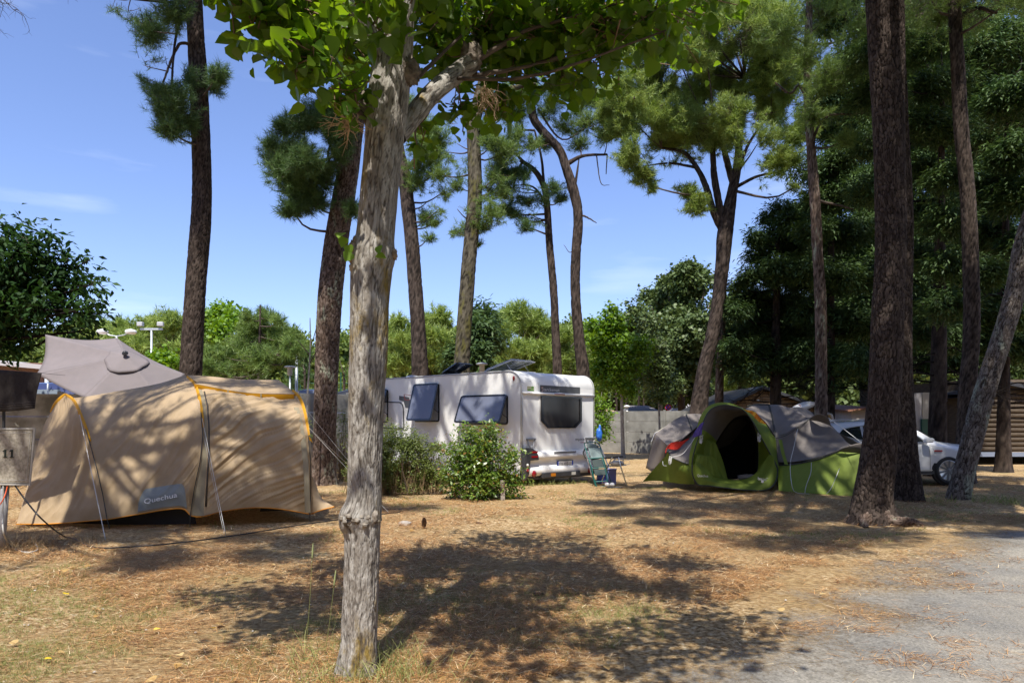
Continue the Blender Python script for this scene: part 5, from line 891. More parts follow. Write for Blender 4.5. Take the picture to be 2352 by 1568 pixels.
# log cabin right edge
lc = empty('log_cabin', P(2235, 1040, 24.5), 'big log cabin at the right edge behind the leaning pine, with a blue grey skirting', 'cabin')
b = B(); b.box((P(2235, 0, 24.5).x, 24.5, .45), (9, .5, 0), (-.5, 7, 0), (0, 0, 2.6)); b.build('wall', WOODG, lc)
for k in range(15): b = B(); x0 = P(2236, 0, 24.5).x; b.tube([(x0, 24.47, .55+k*.17), (x0+9, 24.97, .55+k*.17)], .092, 10); b.build('log', WOODG, lc, True)
b = B(); b.box((P(2236, 0, 24.5).x, 24.38, .28), (9, .5, 0), (0, .1, 0), (0, 0, .16)); b.build('skirting', mat('blue grey skirting', (.20, .24, .32), .4), lc)
b = B(); b.add([P(2215, 912, 24.2), P(2300, 880, 24.2), P(2420, 905, 24.2), P(2420, 897, 24.2), P(2300, 872, 24.2), P(2215, 904, 24.2)]+[q+Vector((0, 7.5, 0)) for q in (P(2215, 912, 24.2), P(2300, 880, 24.2), P(2420, 905, 24.2), P(2420, 897, 24.2), P(2300, 872, 24.2), P(2215, 904, 24.2))], [(0, 1, 4, 5), (1, 2, 3, 4), (5, 4, 10, 11), (4, 3, 9, 10), (0, 6, 7, 1), (1, 7, 8, 2), (6, 11, 10, 7), (7, 10, 9, 8)]); b.build('roof', DKPL, lc)
# slatted veranda
sv = empty('veranda', P(2163, 1010, 26), 'small roofed veranda with horizontal slats between two dark trunks', 'veranda')
b = B()
for k in range(13): quadbox(b, 2165, 2202, 944+k*4.6-1.6, 944+k*4.6+1.4, 26, .05)
b.build('slats', mat('tan slat wood', (.42, .29, .16), .7, (.52, .38, .22), 8), sv)  # slats in a paler, warmer wood colour than the posts
b = B(); quadbox(b, 2160, 2206, 917, 921.5, 25.8, 2.2); b.build('roof', LGREY, sv)
b = B(); quadbox(b, 2160, 2164, 921, 1040, 25.9, .1, 0); quadbox(b, 2202, 2206, 921, 1040, 25.9, .1, 0); b.build('posts', WOODG, sv)
b = B(); [quadbox(b, 2165+k*4.2, 2166.6+k*4.2, 992, 1016, 25.95, .04) for k in range(9)]; quadbox(b, 2164, 2202, 990, 993, 25.94, .05); b.build('railing', WOODG, sv)
# tall grey cabinet with green foot, cream hut
gc = empty('utility_cabinet', P(2090, 1010, 22), 'tall pale grey block with a green lower corner right behind the second thick pine', 'cabinet')
b = B(); p = [P(2085, 1025, 22), P(2117, 1022, 22), P(2117, 902, 22), P(2060, 906, 22), P(2060, 1025, 22)]; p = [Vector((q.x, 22, max(q.z, 0) if q.z > .9 else 0)) for q in p]; b.prism([p[0], p[1], p[2], p[3], p[4]], (.55, 1.1, 0)); b.build('body', mat('grey render', (.36, .35, .36), .9, (.42, .41, .42), 30, bump=.3), gc)
b = B(); quadbox(b, 2118.5, 2131, 962, 1012, 21.9, 1.0, 0); b.build('door', mat('green paint', (.02, .09, .055), .5), gc)
b = B(); quadbox(b, 2119, 2138, 901, 961.5, 22.1, .9); b.build('upper_panel', mat('cream panel', (.40, .39, .36), .8), gc)
hh = empty('small_hut', P(1955, 975, 30), 'small cream hut with a tiled lean-to roof behind the white car', 'hut'); b = B(); quadbox(b, 1956, 2000, 941, 990, 30, 3, 0); b.build('wall', PLAST, hh)
b = B(); p = [P(1948, 942, 29.8), P(2004, 934, 29.8), P(2004, 937, 29.8), P(1948, 945, 29.8)]; b.prism(p, (0, 3.4, .2)); b.build('roof', mat('rust tiles', (.28, .13, .08), .8), hh)
# traffic signs
def disc_sign(name, label, x, y, r, D, rim, face, shape='disc'):
    c = P(x, y, D); root = empty(name, (c.x, D, 0), label, 'sign'); R_ = r/F*D; b = B(); b.tube([(c.x, D+.05, 0), (c.x, D+.05, c.z)], .035, 8); b.build('pole', GALV, root)
    if shape == 'disc':
        b = B(); b.lathe(c, [(R_, 0), (R_, .02)], 24, axis=(0, -1, 0)); b.build('rim', rim, root); b = B(); b.lathe(c+Vector((0, -.025, 0)), [(R_*.78, 0), (R_*.78, .01)], 24, axis=(0, -1, 0)); b.build('face', face, root)
        b = B(); 
        for a in (R(45), R(-45)): d = Vector((math.cos(a), 0, math.sin(a))); n = Vector((-math.sin(a), 0, math.cos(a))); b.box(c+Vector((0, -.045-.004*(a > 0), 0))-d*R_*.85-n*R_*.1, d*R_*1.7, n*R_*.2, (0, .008, 0))
        b.build('cross_bars', rim, root)
    return c, root, R_
RED = mat('sign red', (.55, .02, .03), .4); BLUE = mat('sign blue', (.03, .07, .45), .4); SWHITE = mat('sign white', (.75, .75, .75), .4)
disc_sign('road_sign', 'round blue and red no stopping sign above the right wall', 1534.5, 935, 7.5, 38, RED, BLUE)
c = P(1611, 946, 36); root = empty('road_sign', (c.x, 36, 0), 'small blue square wheelchair sign with a red triangle above it, behind the grey awning', 'sign')
b = B(); b.tube([(c.x, 36.05, 0), (c.x, 36.05, c.z+.35)], .03, 8); b.build('pole', GALV, root)
b = B(); b.cbox(c, .24, .03, .24); b.build('rim', SWHITE, root); b = B(); b.cbox(c+Vector((0, -.02, 0)), .19, .02, .19); b.build('face', BLUE, root)
b = B(); b.lathe(c+Vector((.0, -.035, -.03)), [(.045, 0), (.045, .006)], 12, axis=(0, -1, 0)); b.box(c+Vector((-.03, -.04, -.02)), (.015, 0, .08), (.012, 0, 0), (0, .006, 0)); b.lathe(c+Vector((-.02, -.035, .07)), [(.015, 0), (.015, .006)], 8, axis=(0, -1, 0)); b.build('symbol', SWHITE, root)
b = B(); b.prism([c+Vector((-.08, 0, .20)), c+Vector((.10, 0, .26)), c+Vector((.06, 0, .42))], (0, .02, 0)); b.build('triangle', RED, root)
PURP = mat('violet cloth', (.16, .12, .55), .8); b = B(); quadbox(b, 1554, 1563, 945, 953, 38, .3); tag(b.build('cloth', PURP), 'small violet thing hanging above the right wall, beside the no stopping sign', 'cloth')
# cars behind the walls: low hatchback shapes, only their roofs show
CARB = mat('dark blue paint', (.03, .04, .11), .25, coat=.8); CARK = mat('black paint', (.015, .016, .018), .3, coat=.6); CARS = mat('slate paint', (.10, .12, .18), .3, coat=.6)
def far_car(label, cx, D, ytop, paint, L_=4.0, H_=1.45, z0=0, rz=0):
    c = P(cx, ytop, D); H0 = c.z; root = empty('parked_car', (c.x, D, 0), label, 'car', 'cars parked beyond the wall'); b = B(); g = []
    q = Matrix.Rotation(rz, 3, 'Z')
    for f, zt, wt in ((-.5, .55, .62), (-.47, .62, .80), (-.30, .66, .84), (-.26, .68, .84), (-.10, .97, .62), (.0, 1.0, .60), (.2, 1.0, .60), (.33, .93, .62), (.46, .66, .82), (.5, .6, .70)):
        top = H0*zt; be = H0*min(zt, .64); row_ = []
        for (yy, zz) in ((-.84, .25), (-.88, be*.7), (-.84, be), (-wt, top-.06 if zt > .9 else top), (-wt*.5, top), (wt*.5, top), (wt, top-.06 if zt > .9 else top), (.84, be), (.88, be*.7), (.84, .25)):
            v = q @ Vector((f*L_, yy, 0)); row_.append((c.x+v.x, D+v.y, zz))
        g.append(row_)
    b.grid(np.array(g)); b.add(g[0], [tuple(range(10))]); b.add(g[-1], [tuple(range(10))[::-1]]); b.build('body', paint, root, True)
    b = B(); 
    for f in (-.17, .12):
        v = q @ Vector((f*L_, -.72, 0)); d = q @ Vector((1, 0, 0)); o = Vector((c.x+v.x, D+v.y-.03, H0*.70)); b.add([o-d*.5, o+d*.45, o+d*.40+Vector((0, .08, H0*.22)), o-d*.30+Vector((0, .08, H0*.22))], [(0, 1, 2, 3)])
    b.build('side_window', glassmat('car glass '+label[:6], (.25, .3, .36), .9, .02), root, solid=.01)
    for f in (-.32, .32):
        v = q @ Vector((f*L_, -.8, .3)); b = B(); b.lathe((c.x+v.x, D+v.y, .3), [(.12, -.1), (.31, -.1), (.31, .1), (.12, .1)], 18, axis=(-q[0][1], -q[1][1], 0)); b.build('wheel', BLK, root, True)
far_car('dark blue car behind the left wall, its roof and rear glass under the parasol edge', 103, 18.6, 880, CARB, 3.9)
far_car('black car behind the left wall right of the blue one, mostly under the parasol', 176, 22, 893, CARK, 4.2, rz=.3)
far_car('slate blue car whose roof shows over the middle wall beside the thick pine', 703, 27, 895, CARS, 3.6)
far_car('black car roof just over the middle wall left of the poplar', 800, 29, 896, CARK, 3.6)
# fence posts of a sports court
b = None
gf = empty('mesh_fence', P(560, 960, 46), 'distant green sports court fence between the young pine and the poplar', 'fence'); GREENP = mat('green steel', (.02, .09, .05), .5)
for x in (668, 690, 775, 783, 792, 802): b = B(); a = P(x, 855, 46); b.tube([(a.x, 46, 0), tuple(a)], .05, 6); b.build('post', GREENP, gf)
b = B(); 
for y in (880, 893, 905): b.tube([tuple(P(660, y, 46)), tuple(P(812, y, 46))], .02, 4)
b.build('rails', GREENP, gf)

# ------------------------------------------------------------------ caravan
ur = Vector((.731, .682, 0)); us = Vector((-.795, .607, 0)); O = Vector((.215, 15.9, 0)); ns = Vector((-.607, -.795, 0)); nr = Vector((.682, -.731, 0)); Zv = Vector((0, 0, 1))
W_ = 2.60; CL = 6.15; CH = 2.69
car = empty('caravan', tuple(O), 'white touring caravan parked behind the shrubs with its top hinged windows open', 'caravan')
def side(x, y, off=0.0):
    k = (x-CX)/F; b_ = (O.x-k*O.y)/(k*us.y-us.x); p = O+us*b_; return Vector((p.x, p.y, EYE+(HY-y)/F*p.y))+ns*off
def rear(x, y, off=0.0):
    k = (x-CX)/F; a_ = (O.x-k*O.y)/(k*ur.y-ur.x); p = O+ur*a_; return Vector((p.x, p.y, EYE+(HY-y)/F*p.y))+nr*off
prof = []       # side outline (b, z)
for a in range(0, 91, 10): prof.append((.36-.36*math.cos(R(a)), CH-.36+.36*math.sin(R(a))))
prof = [(0.03, .34), (0, .6)]+prof
for a in range(90, 26, -8): prof.append((CL-.55+.5*math.cos(R(a))*1.0, CH-.5+.5*math.sin(R(a))-.02))
prof += [(CL-.02, 1.5), (CL-.0, 1.1), (CL-.12, .34)]
def cav(a, b_, z): return O+ur*a+us*b_+Zv*z
b = B(); m = len(prof); rad = .035
vs = [[cav(a+0, min(max(bb, 0), CL), z) for bb, z in prof] for a in (0, W_)]
cs_ = []
def inset(e):   # shrink outline inward by e
    cx_, cz_ = CL/2, 1.6; return [(cx_+(bb-cx_)*(1-e/(CL/2)), cz_+(z-cz_)*(1-e/1.1)) for bb, z in prof]
rings = [(0, inset(.03)), (.008, inset(.012)), (.03, prof), (W_-.03, prof), (W_-.008, inset(.012)), (W_, inset(.03))]
g = np.array([[list(cav(a, bb, z)) for bb, z in pr] for a, pr in rings]); b.grid(g, closed=True); b.add(g[0], [tuple(range(m))[::-1]]); b.add(g[-1], [tuple(range(m))]); b.build('body', GRP, car, False, bevel=0)
bd = bpy.data.objects['body'] if False else [o for o in car.children if o.name.startswith('body')][0]
for p_ in bd.data.polygons: p_.use_smooth = p_.area < 3 and len(p_.vertices) == 4
# edge rail along the roof line and corner
b = B(); rail = [cav(-.008, bb, z) for bb, z in [(0, .5)]+[q for q in prof[2:-3]]]; b.tube(rail, .014, 6); rail = [cav(W_+.004, bb, z) for bb, z in [(0, .5)]+[q for q in prof[2:-3]]]; b.tube(rail, .014, 6); b.build('edge_rail', LGREY, car, True)
b = B(); b.tube([cav(.03, -.014, .7), cav(.03, -.014, CH-.34)], .010, 6); b.build('corner_rail', LGREY, car, True)
# chassis, dark underside, wheel
b = B(); b.box(cav(.25, .3, .14), ur*(W_-.5), us*(CL-1), Zv*.40); b.build('chassis', BLK, car)
for a_, lb in ((.02, None), (W_-.22, None)):
    b = B(); b.lathe(cav(a_+.1, 3.2, .32), [(.10, -.1), (.31, -.1), (.33, -.05), (.33, .05), (.31, .1), (.10, .1)], 28, axis=ur); w_o = b.build('wheel', BLK, car, True)
    b = B(); b.lathe(cav(a_-.002, 3.2, .32), [(.02, -.02), (.19, -.03), (.20, 0)], 20, axis=ur*-1); b.build('rim', CHROME, w_o, True)
b = B(); b.box(cav(.9, CL-.1, .40), ur*.06, us*1.4, Zv*.08); b.box(cav(1.6, CL-.1, .40), ur*.06, us*1.4, Zv*.08); b.tube([cav(1.28, CL+1.2, .0), cav(1.28, CL+1.2, .55)], .03, 8); b.build('tow_bar', CHROME, car)
for a_ in (1.45, 2.1): b = B(); b.tube([cav(a_, .35, .0), cav(a_, .15, .45)], .022, 8); b.lathe(cav(a_, .35, .0), [(.07, 0), (.07, .02)], 10); b.build('corner_steady', GALV, car)
b = B(); b.box(side(1015, 1039, .004), (side(1060, 1039, .004)-side(1015, 1039, .004)), ns*.004, Zv*.02)
def lp(*a): return a
# rounded rectangle helper on a plane given by 4 corner points
def rrect(p, r, n=5):
    """p: TL TR BR BL vectors, r metres -> outline"""
    out = []
    for i in range(4):
        c = p[i]; a = (p[i-1]-c).normalized(); d = (p[(i+1) % 4]-c).normalized()
        rr = r[i] if hasattr(r, '__len__') else r
        for k in range(n+1):
            t = k/n; out.append(c+a*rr*(1-t)**2+d*rr*t**2)
    return out
def frame(b, out, inn, th, nrm, m=0):
    n = len(out); vs = list(out)+[q+nrm*th for q in out]+[q+nrm*th for q in inn]+list(inn)
    b.add(vs, [(i, (i+1) % n, n+(i+1) % n, n+i) for i in range(n)]+[(n+i, n+(i+1) % n, 2*n+(i+1) % n, 2*n+i) for i in range(n)]+[(2*n+i, 2*n+(i+1) % n, 3*n+(i+1) % n, 3*n+i) for i in range(n)], m)
def shrink(pts, s):
    c = sum(pts, Vector())/len(pts); return [q+(c-q).normalized()*s for q in pts]
def sh4(p, s):
    o = []
    for i in range(4): a = (p[i-1]-p[i]).normalized(); d = (p[(i+1) % 4]-p[i]).normalized(); o.append(p[i]+(a+d)*s)
    return o
def open_window(x0, x1, y0, y1, bx0, bx1, by, label):
    """wall opening px box on the side, and px of the swung out lower edge"""
    TL, TR, BR, BL = side(x0, y0, .004), side(x1, y0, .004), side(x1, y1, .004), side(x0, y1, .004); BL = Vector((TL.x, TL.y, BR.z)); TL.z = TR.z
    if True:
        h = TR.z-BR.z
    root = B(); o4 = [TL, TR, BR, BL]; frame(root, rrect(o4, .07), rrect(sh4(o4, .035), .05), .022, ns); fr = root.build('window', BLKG, car, label=label)
    b = B(); b.add(rrect([q+ns*.006 for q in sh4(o4, .034)], .05), [tuple(range(24))]); b.build('blind', BLIND, fr)
    e = .31; dz = h-math.sqrt(max(h*h-e*e, .01)); nTL, nTR = TL+ns*.03+Zv*.01, TR+ns*.03+Zv*.01; nBR, nBL = BR+ns*e+Zv*dz*.6, BL+ns*e+Zv*dz*.6; p4 = [nTL, nTR, nBR, nBL]; nn = (nTR-nTL).cross(nBL-nTL).normalized(); nn = nn if nn.dot(ns) > 0 else -nn
    b = B(); frame(b, rrect(p4, .08), rrect(sh4(p4, .045), .055), .022, nn); b.add(rrect(p4, .08), []) ; b.build('frame', BLKG, fr)
    b = B(); pn = rrect([q+nn*.008 for q in sh4(p4, .043)], .055); b.prism(pn, nn*.008); b.build('pane', PANE, fr)
    b = B()
    for s in (0, 1):
        a = (BL if s == 0 else BR).lerp(TL if s == 0 else TR, .25); a = a+(TR-TL).normalized()*(.05 if s == 0 else -.05); c = (nBL if s == 0 else nBR).lerp(nTL if s == 0 else nTR, .35)+(TR-TL).normalized()*(.06 if s == 0 else -.06); b.tube([a, c], .009, 6)
        c2 = (nBL if s == 0 else nBR).lerp(nBR if s == 0 else nBL, .22)+(nTL-nBL).normalized()*.07-nn*.01; b.tube([c2, c2+(nTL-nBL).normalized()*.10], .012, 6); b.cbox(c2, .07, .02, .025)
    b.build('stay', BLK, fr)
open_window(953, 1010, 880.5, 968.5, 0, 0, 0, 'narrow upright side window propped open')
open_window(1062, 1167.5, 906.5, 975, 0, 0, 0, 'wide low side window propped open')
open_window(842, 892.5, 894, 970, 0, 0, 0, 'front side window half hidden by the poplar')
# service hatch and decals
p4 = [side(850, 920.5, .003), side(927, 923, .003), side(929.5, 985, .003), side(850, 982, .003)]; b = B(); frame(b, rrect(p4, [.02, .18, .07, .02], 7), rrect(sh4(p4, .028), [.02, .15, .05, .02], 7), .018, ns); hd = b.build('service_hatch', DKPL, car)
b = B(); b.prism(rrect(sh4(p4, .028), [.02, .15, .05, .02], 7), ns*.008); b.build('door_skin', WHITE, hd)
b = B(); q = [side(917, 908.5, .003), side(940, 912, .003), side(945, 937, .003), side(931.5, 936, .003), side(927.5, 922, .003), side(917, 918, .003)]; b.prism(q, ns*.003); q = [side(917, 925, .003), side(924, 926, .003), side(927.5, 935, .003), side(918, 934.5, .003)]; b.prism(q, ns*.003); b.build('decal', GRAPH, car)
b = B(); q = rrect([side(928, 905, .008), side(946, 907, .008), side(947, 919, .008), side(930.5, 918.5, .008)], .03); frame(b, q, shrink(q, .018), .003, ns); b.build('decal', REDD, car, label='thin red outline decal')
c = side(1180.3, 868.5, .0); b = B(); b.lathe(c, [(.03, 0), (.027, .02), (.005, .028)], 16, axis=ns); o = b.build('marker_light', REDL, car, True); o.data.transform(Matrix.Translation(c-O) @ Matrix.Diagonal((1, 1, 2.2, 1)) @ Matrix.Translation(O-c))
b = B(); b.box(side(948, 1033, .002), side(1190, 1046, .002)-side(948, 1033, .002)-Zv*(side(1190, 1046, .002)-side(948, 1033, .002)).z, ns*.006, Zv*.02); b.build('trim_line', GREYP, car)
b = B(); b.box(cav(-.01, .05, .26), us*5.6, ns*-.03, Zv*.12); b.build('side_skirt', LGREY, car)
# roof hatches
def roof_hatch(a_, b_, w, l, m, tilt, lab):
    o = cav(a_, b_, CH+.03); fr = B(); fr.box(o-Zv*.04, ur*w, us*l, Zv*.07); f = fr.build('roof_hatch', LGREY, car, label=lab, bevel=.01)
    up = Zv*math.sin(tilt)+ (-ur)*0; lid = B(); vx = us*-1; base = o+us*l+Zv*.05; d = (us*-1*math.cos(tilt)+Zv*math.sin(tilt)); nn = ur.cross(d).normalized(); nn = nn if nn.z > 0 else -nn
    p = [base, base+ur*w, base+ur*w+d*l, base+d*l]; q = [v+nn*.06 for v in sh4(p, .06)]; lid.add(p+q, [(4, 5, 6, 7), (0, 1, 5, 4), (1, 2, 6, 5), (2, 3, 7, 6), (3, 0, 4, 7)]); lid.build('lid', m, f, solid=.006)
    e = B(); e.tube(p+[p[0]], .012, 6); [e.tube([q[i], q[(i+1) % 4]], .006, 5) for i in range(4)]; e.tube([o+us*.1+ur*.1, base+d*l*.7+ur*.1], .009, 6); e.tube([o+us*.1+ur*(w-.1), base+d*l*.7+ur*(w-.1)], .009, 6); e.build('lid_rim', LGREY if m is PANE2 else BLK, f)
roof_hatch(.55, .75, .8, .9, PANE2, R(15), 'big clear roof hatch propped open near the caravan rear')
roof_hatch(.5, 2.5, .55, .6, glassmat('smoked hatch', (.03, .035, .04), .75), R(24), 'smaller smoked roof hatch propped open')
b = B(); b.lathe(cav(.6, 4.3, CH-.03), [(.2, 0), (.2, .06), (.15, .11), (.02, .13)], 18); b.build('roof_vent', LGREY, car, True)
# back wall details
def rbox(b, x0, x1, y0, y1, th, off=.0, m=0):
    p = [rear(x0, y0, off), rear(x1, y0, off), rear(x1, y1, off), rear(x0, y1, off)]; p[0].z = p[1].z = (p[0].z+p[1].z)/2; p[2].z = p[3].z = (p[2].z+p[3].z)/2; b.prism([p[3], p[2], p[1], p[0]], nr*th, m); return p
def rz(x, z): q = rear(x, 0); return Vector((q.x, q.y, z))
xw0, xw1 = 1240.8, 1333.6; zt = rear(1241, 909).z; zb = rear(1260, 983).z; zc = rear(1241, 966).z
poly = [rz(xw0, zt), rz(xw1, zt), rz(xw1, zc), rz(1319, zb), rz(1257, zb), rz(xw0, zc)]; cen = sum(poly, Vector())/6
inn = [q.lerp(cen, .09) for q in poly]; b = B(); frame(b, [q+nr*.003 for q in poly], [q+nr*.003 for q in inn], .045, nr); rw = b.build('back_window', BLKG, car)
b = B(); b.prism([q+nr*.012 for q in inn], nr*.012); b.build('pane', glassmat('dark back pane', (.045, .042, .04), .88, .12), rw)
b = B(); b.prism([q.lerp(cen, -.07)+nr*.001-Zv*.03 for q in poly], nr*.008); b.build('window_recess', WHITE, car)
b = B(); gz_ = rear(1200, 902).z
b.tube([cav(.02, -.02, gz_), cav(W_/2, -.028, gz_), cav(W_-.02, -.02, gz_)], [.03, .04, .03], 10); b.build('gutter_bar', WHITE, car, True)
b = B(); p0 = cav(1.05, -.065, gz_-.012); b.box(p0, ur*.36, nr*.012, Zv*.026); b.build('third_light', REDL, car)
b = B(); zs0, zs1 = rear(1240, 902.5).z-.0, rear(1240, 884).z
x0s = 1240; pz = [rz(1240, zs0), rz(1332, zs0), rz(1332, zs1), rz(1240, zs1)]; b.prism([q+nr*.003 for q in pz], nr*.003); b.build('name_strip', GRAPH, car)
TW = mat('white lettering', (.75, .75, .75), .5); TG = mat('dark lettering', (.04, .04, .045), .5)
text('lettering', 'Sterckeman', pz[0]+Zv*.055+ur*.06, ur, Zv, .085, TW, car, (pz[1]-pz[0]).length*.42, off=.009)
text('lettering', 'S', pz[0]+Zv*.035+ur*.03, ur, Zv, .13, mat('copper letter', (.42, .24, .20), .5), car, .08, off=.011)
e0 = rz(1321.5, rear(1321, 1011).z); text('lettering', 'espace', e0, ur, Zv, .075, TG, car, (rz(1342, 1)-rz(1321.5, 1)).length, off=.004)
e0 = rz(1333, rear(1333, 1017).z); text('lettering', '550CP', e0, ur, Zv, .035, REDD, car, (rz(1342, 1)-rz(1333, 1)).length, off=.004)
b = B(); za, zb2 = rear(1210, 897.5).z, rear(1210, 886.5).z; st = [rz(1210.4, za), rz(1226.3, za), rz(1226.3, zb2), rz(1210.4, zb2)]; b.prism([q+nr*.003 for q in st], nr*.002); sk = b.build('sticker', mat('sticker', (.50, .50, .30), .5), car)
b = B(); b.prism([st[0]+nr*.006+ur*.02+Zv*.01, st[1]+nr*.006-ur*.01+Zv*.01, st[1]+nr*.006-ur*.01+Zv*.04, st[0]+nr*.006+ur*.02+Zv*.04], nr*.001); b.prism([st[0]+nr*.006+ur*.155+Zv*.05, st[0]+nr*.006+ur*.235+Zv*.08, st[0]+nr*.006+ur*.19+Zv*.12, st[0]+nr*.006+ur*.13+Zv*.09], nr*.001); b.build('palm_print', mat('sticker green', (.10, .28, .03), .5), sk)
for i, s_ in enumerate(('EVASION', 'CAMPING', 'CAR')): text('lettering', s_, st[3]+ur*.015-Zv*(.038+i*.037), ur, Zv, .024, TG, sk, .11 if i < 2 else .05, off=.007)
# grab handles
for x0, x1 in ((1208, 1228.5), (1344, 1366)):
    zt2 = rear(1208, 1006.5).z; zb3 = rear(1208, 1029).z; a, c = rz(x0, zt2), rz(x1, zt2); d = (c-a); b = B(); b.box(a-Zv*.045, d, nr*.05, Zv*.045); hn = b.build('handle', GREYP, car, bevel=.008)
    b = B(); m_ = a+d*.5-Zv*((zt2-zb3)); b.tube([a+d*.12+nr*.03-Zv*.03, a+d*.28+nr*.025-Zv*.18, m_+nr*.02, a+d*.76+nr*.025-Zv*.18, a+d*.88+nr*.03-Zv*.03], .014, 8); b.build('grip', LGREY, hn, True)
# bumper
zl = rear(1200, 1040).z; z_bot = .40
secs = []
for z, of in ((zl+.03, .0), (zl, .10), (zl-.10, .13), (zl-.13, .12), (zl-.16, .06), (zl-.32, .055), (zl-.36, .12), (zl-.50, .13), (.20, .05)):
    secs.append([list(cav(a_, 0, z)+nr*(of*min(1, min(a_+.02, W_-a_+.02)*6+.15))) for a_ in np.linspace(-.01, W_+.01, 26)])
b = B(); b.grid(np.array(secs)); bu = b.build('bumper', WHITE, car, True)
b = B(); b.box(cav(.55, 0, .15)+nr*.03, ur*1.35, nr*.13, Zv*.13); b.box(cav(.05, 0, .12), ur*(W_-.1), nr*.06, Zv*.12); b.build('bumper_bar', DKPL, car, bevel=.015)
b = B(); b.box(cav(.83, 0, .185)+nr*.162, ur*.16, nr*.01, Zv*.075); b.build('fog_lamp', AMB, car); b = B(); b.box(cav(1.57, 0, .185)+nr*.162, ur*.14, nr*.01, Zv*.075); b.build('reverse_lamp', CLR, car)
b = B(); b.box(cav(.98, 0, zl-.03)+nr*.12, ur*.80, nr*.008, Zv*.04); b.build('name_bar', GREYP, car, bevel=.004)
# licence plate
pl = [rear(1274, 1071, .075), rear(1310.5, 1069.5, .075)]; z0, z1 = rear(1274, 1071).z-.01, rear(1274, 1057.5).z; pa = Vector((pl[0].x, pl[0].y, z0)); pd = (pl[1]-pl[0]); pd.z = 0; Lp = pd.length; pd.normalize(); hp = z1-z0
b = B(); b.box(pa, pd*Lp, nr*.012, Zv*hp); po = b.build('licence_plate', BLKG, car)
b = B(); b.box(pa+nr*.013+pd*.05+Zv*.012, pd*(Lp-.10), nr*.002, Zv*(hp-.024)); b.build('plate_face', SWHITE, po); b = B(); b.box(pa+nr*.013+pd*.008+Zv*.012, pd*.038, nr*.002, Zv*(hp-.024)); b.box(pa+nr*.013+pd*(Lp-.046)+Zv*.012, pd*.038, nr*.002, Zv*(hp-.024)); b.build('plate_bands', BLUE, po)
text('plate_number', 'FW-410-LE', pa+nr*.012+pd*.065+Zv*hp*.22, pd, Zv, hp*.56, TG, po, Lp-.13, off=.006)
# tail light clusters
def ring_lamp(cx_, z, r, of, m, par): b = B(); b.lathe(cx_+nr*of, [(r, 0), (r*.9, .015), (r*.3, .03), (.002, .033)], 20, axis=nr); return b.build('lamp', m, par, True)
for mir in (0, 1):
    def ca(a_, z, of): a2 = a_ if not mir else W_-a_; return cav(a2, 0, z)+nr*of
    pts = [(-.02, zl+.03), (-.015, zl+.02), (.30, zl-.02+.02), (.40, zl-.12), (.43, zl-.30), (.14, zl-.32), (.10, zl-.5), (.10, zl-.75), (.02, .42), (-.05, .30), (-.05, zl-.2)]
    pts = [(-.03, zl+.13), (.20, zl+.12), (.34, zl+.06), (.43, zl-.06), (.45, zl-.17), (.17, zl-.18), (.14, zl-.34), (.12, zl-.50), (.06, .18), (-.03, .12)]
    b = B(); ps_ = [ca(a_, z, .02) for a_, z in pts]; ps_ = ps_[::-1] if mir else ps_; b.prism(ps_, nr*.13); tl = b.build('tail_light', DKPL, car, bevel=.02)
    for dz in (-.03, .08): b = B(); s = ca(.19 if not mir else .38, zl-dz-.03, .152); b.box(s, ur*.20, nr*.006, Zv*.042); b.build('lens', REDL, tl)
    ring_lamp(ca(.06, zl-.28, 0), 0, .04, .15, CLR, tl); ring_lamp(ca(.06, zl-.40, 0), 0, .04, .15, REDL, tl); ring_lamp(ca(.30, zl-.49, 0), 0, .08, .12, REDL, tl)
# blue bag hanging on the far side
b = B(); c = P(1376, 998, 18.1); blob(b, c, .20, 3, 20, (.45, .45, 1.0), .3); blob(b, c+Vector((.02, 0, .16)), .10, 4, 14, (.4, .4, 1.2), .3); tag(b.build('bag', mat('blue plastic bag', (.02, .12, .50), .35, (.05, .2, .65), 8), None, True), 'bright blue bag hanging at the far rear corner of the caravan', 'bag')
# ------------------------------------------------------------------ beige tunnel tent
TB = mat('beige tent cloth', (.43, .315, .185), .75, (.48, .36, .225), 4, transl=.18, bump=.12, bscale=90)
TB2 = mat('khaki zip band', (.30, .26, .175), .8, transl=.1); YEL = mat('yellow sleeve', (.72, .36, .012), .6, transl=.25); ORG = mat('orange hem', (.65, .25, .01), .6)
POLE = mat('dark fibreglass pole', (.035, .04, .035), .4); ROPE = mat('guy rope', (.62, .62, .60), .7); MUD = mat('dark groundsheet', (.02, .02, .022), .6)
tent = empty('tunnel_tent', P(440, 1205, 10.4), 'large beige family tunnel tent with yellow pole sleeves, at the left', 'tent')
def arr(pts, n=24): return cr(A(pts), n)
# front half of each section, foot -> apex (x, y, D)
S0 = arr([(38, 1203, 9.9), (46, 1175, 10.05), (66, 1100, 10.3), (90, 1010, 10.7), (112, 955, 11.0)])
S1 = arr([(249, 1192, 9.55), (240, 1140, 9.62), (226, 1080, 9.7), (205, 1002, 9.9), (187, 955, 10.15), (170, 920, 10.5), (150, 905, 10.8)])
S2 = arr([(439, 1184, 9.62), (447, 1130, 9.66), (460, 1070, 9.72), (468, 1010, 9.8), (464, 950, 9.95), (455, 905, 10.2), (446, 882, 10.5), (425, 861, 10.95)])
S2b = arr([(468, 1184, 9.6), (470, 1130, 9.66), (474, 1070, 9.72), (477, 1010, 9.8), (474, 950, 9.95), (470, 915, 10.15), (458, 885, 10.5), (430, 861, 10.95)])
S3 = arr([(713, 1180, 10.25), (716, 1110, 10.3), (714, 1040, 10.38), (706, 980, 10.5), (694, 930, 10.75), (678, 903, 11.1), (640, 872, 11.7)])
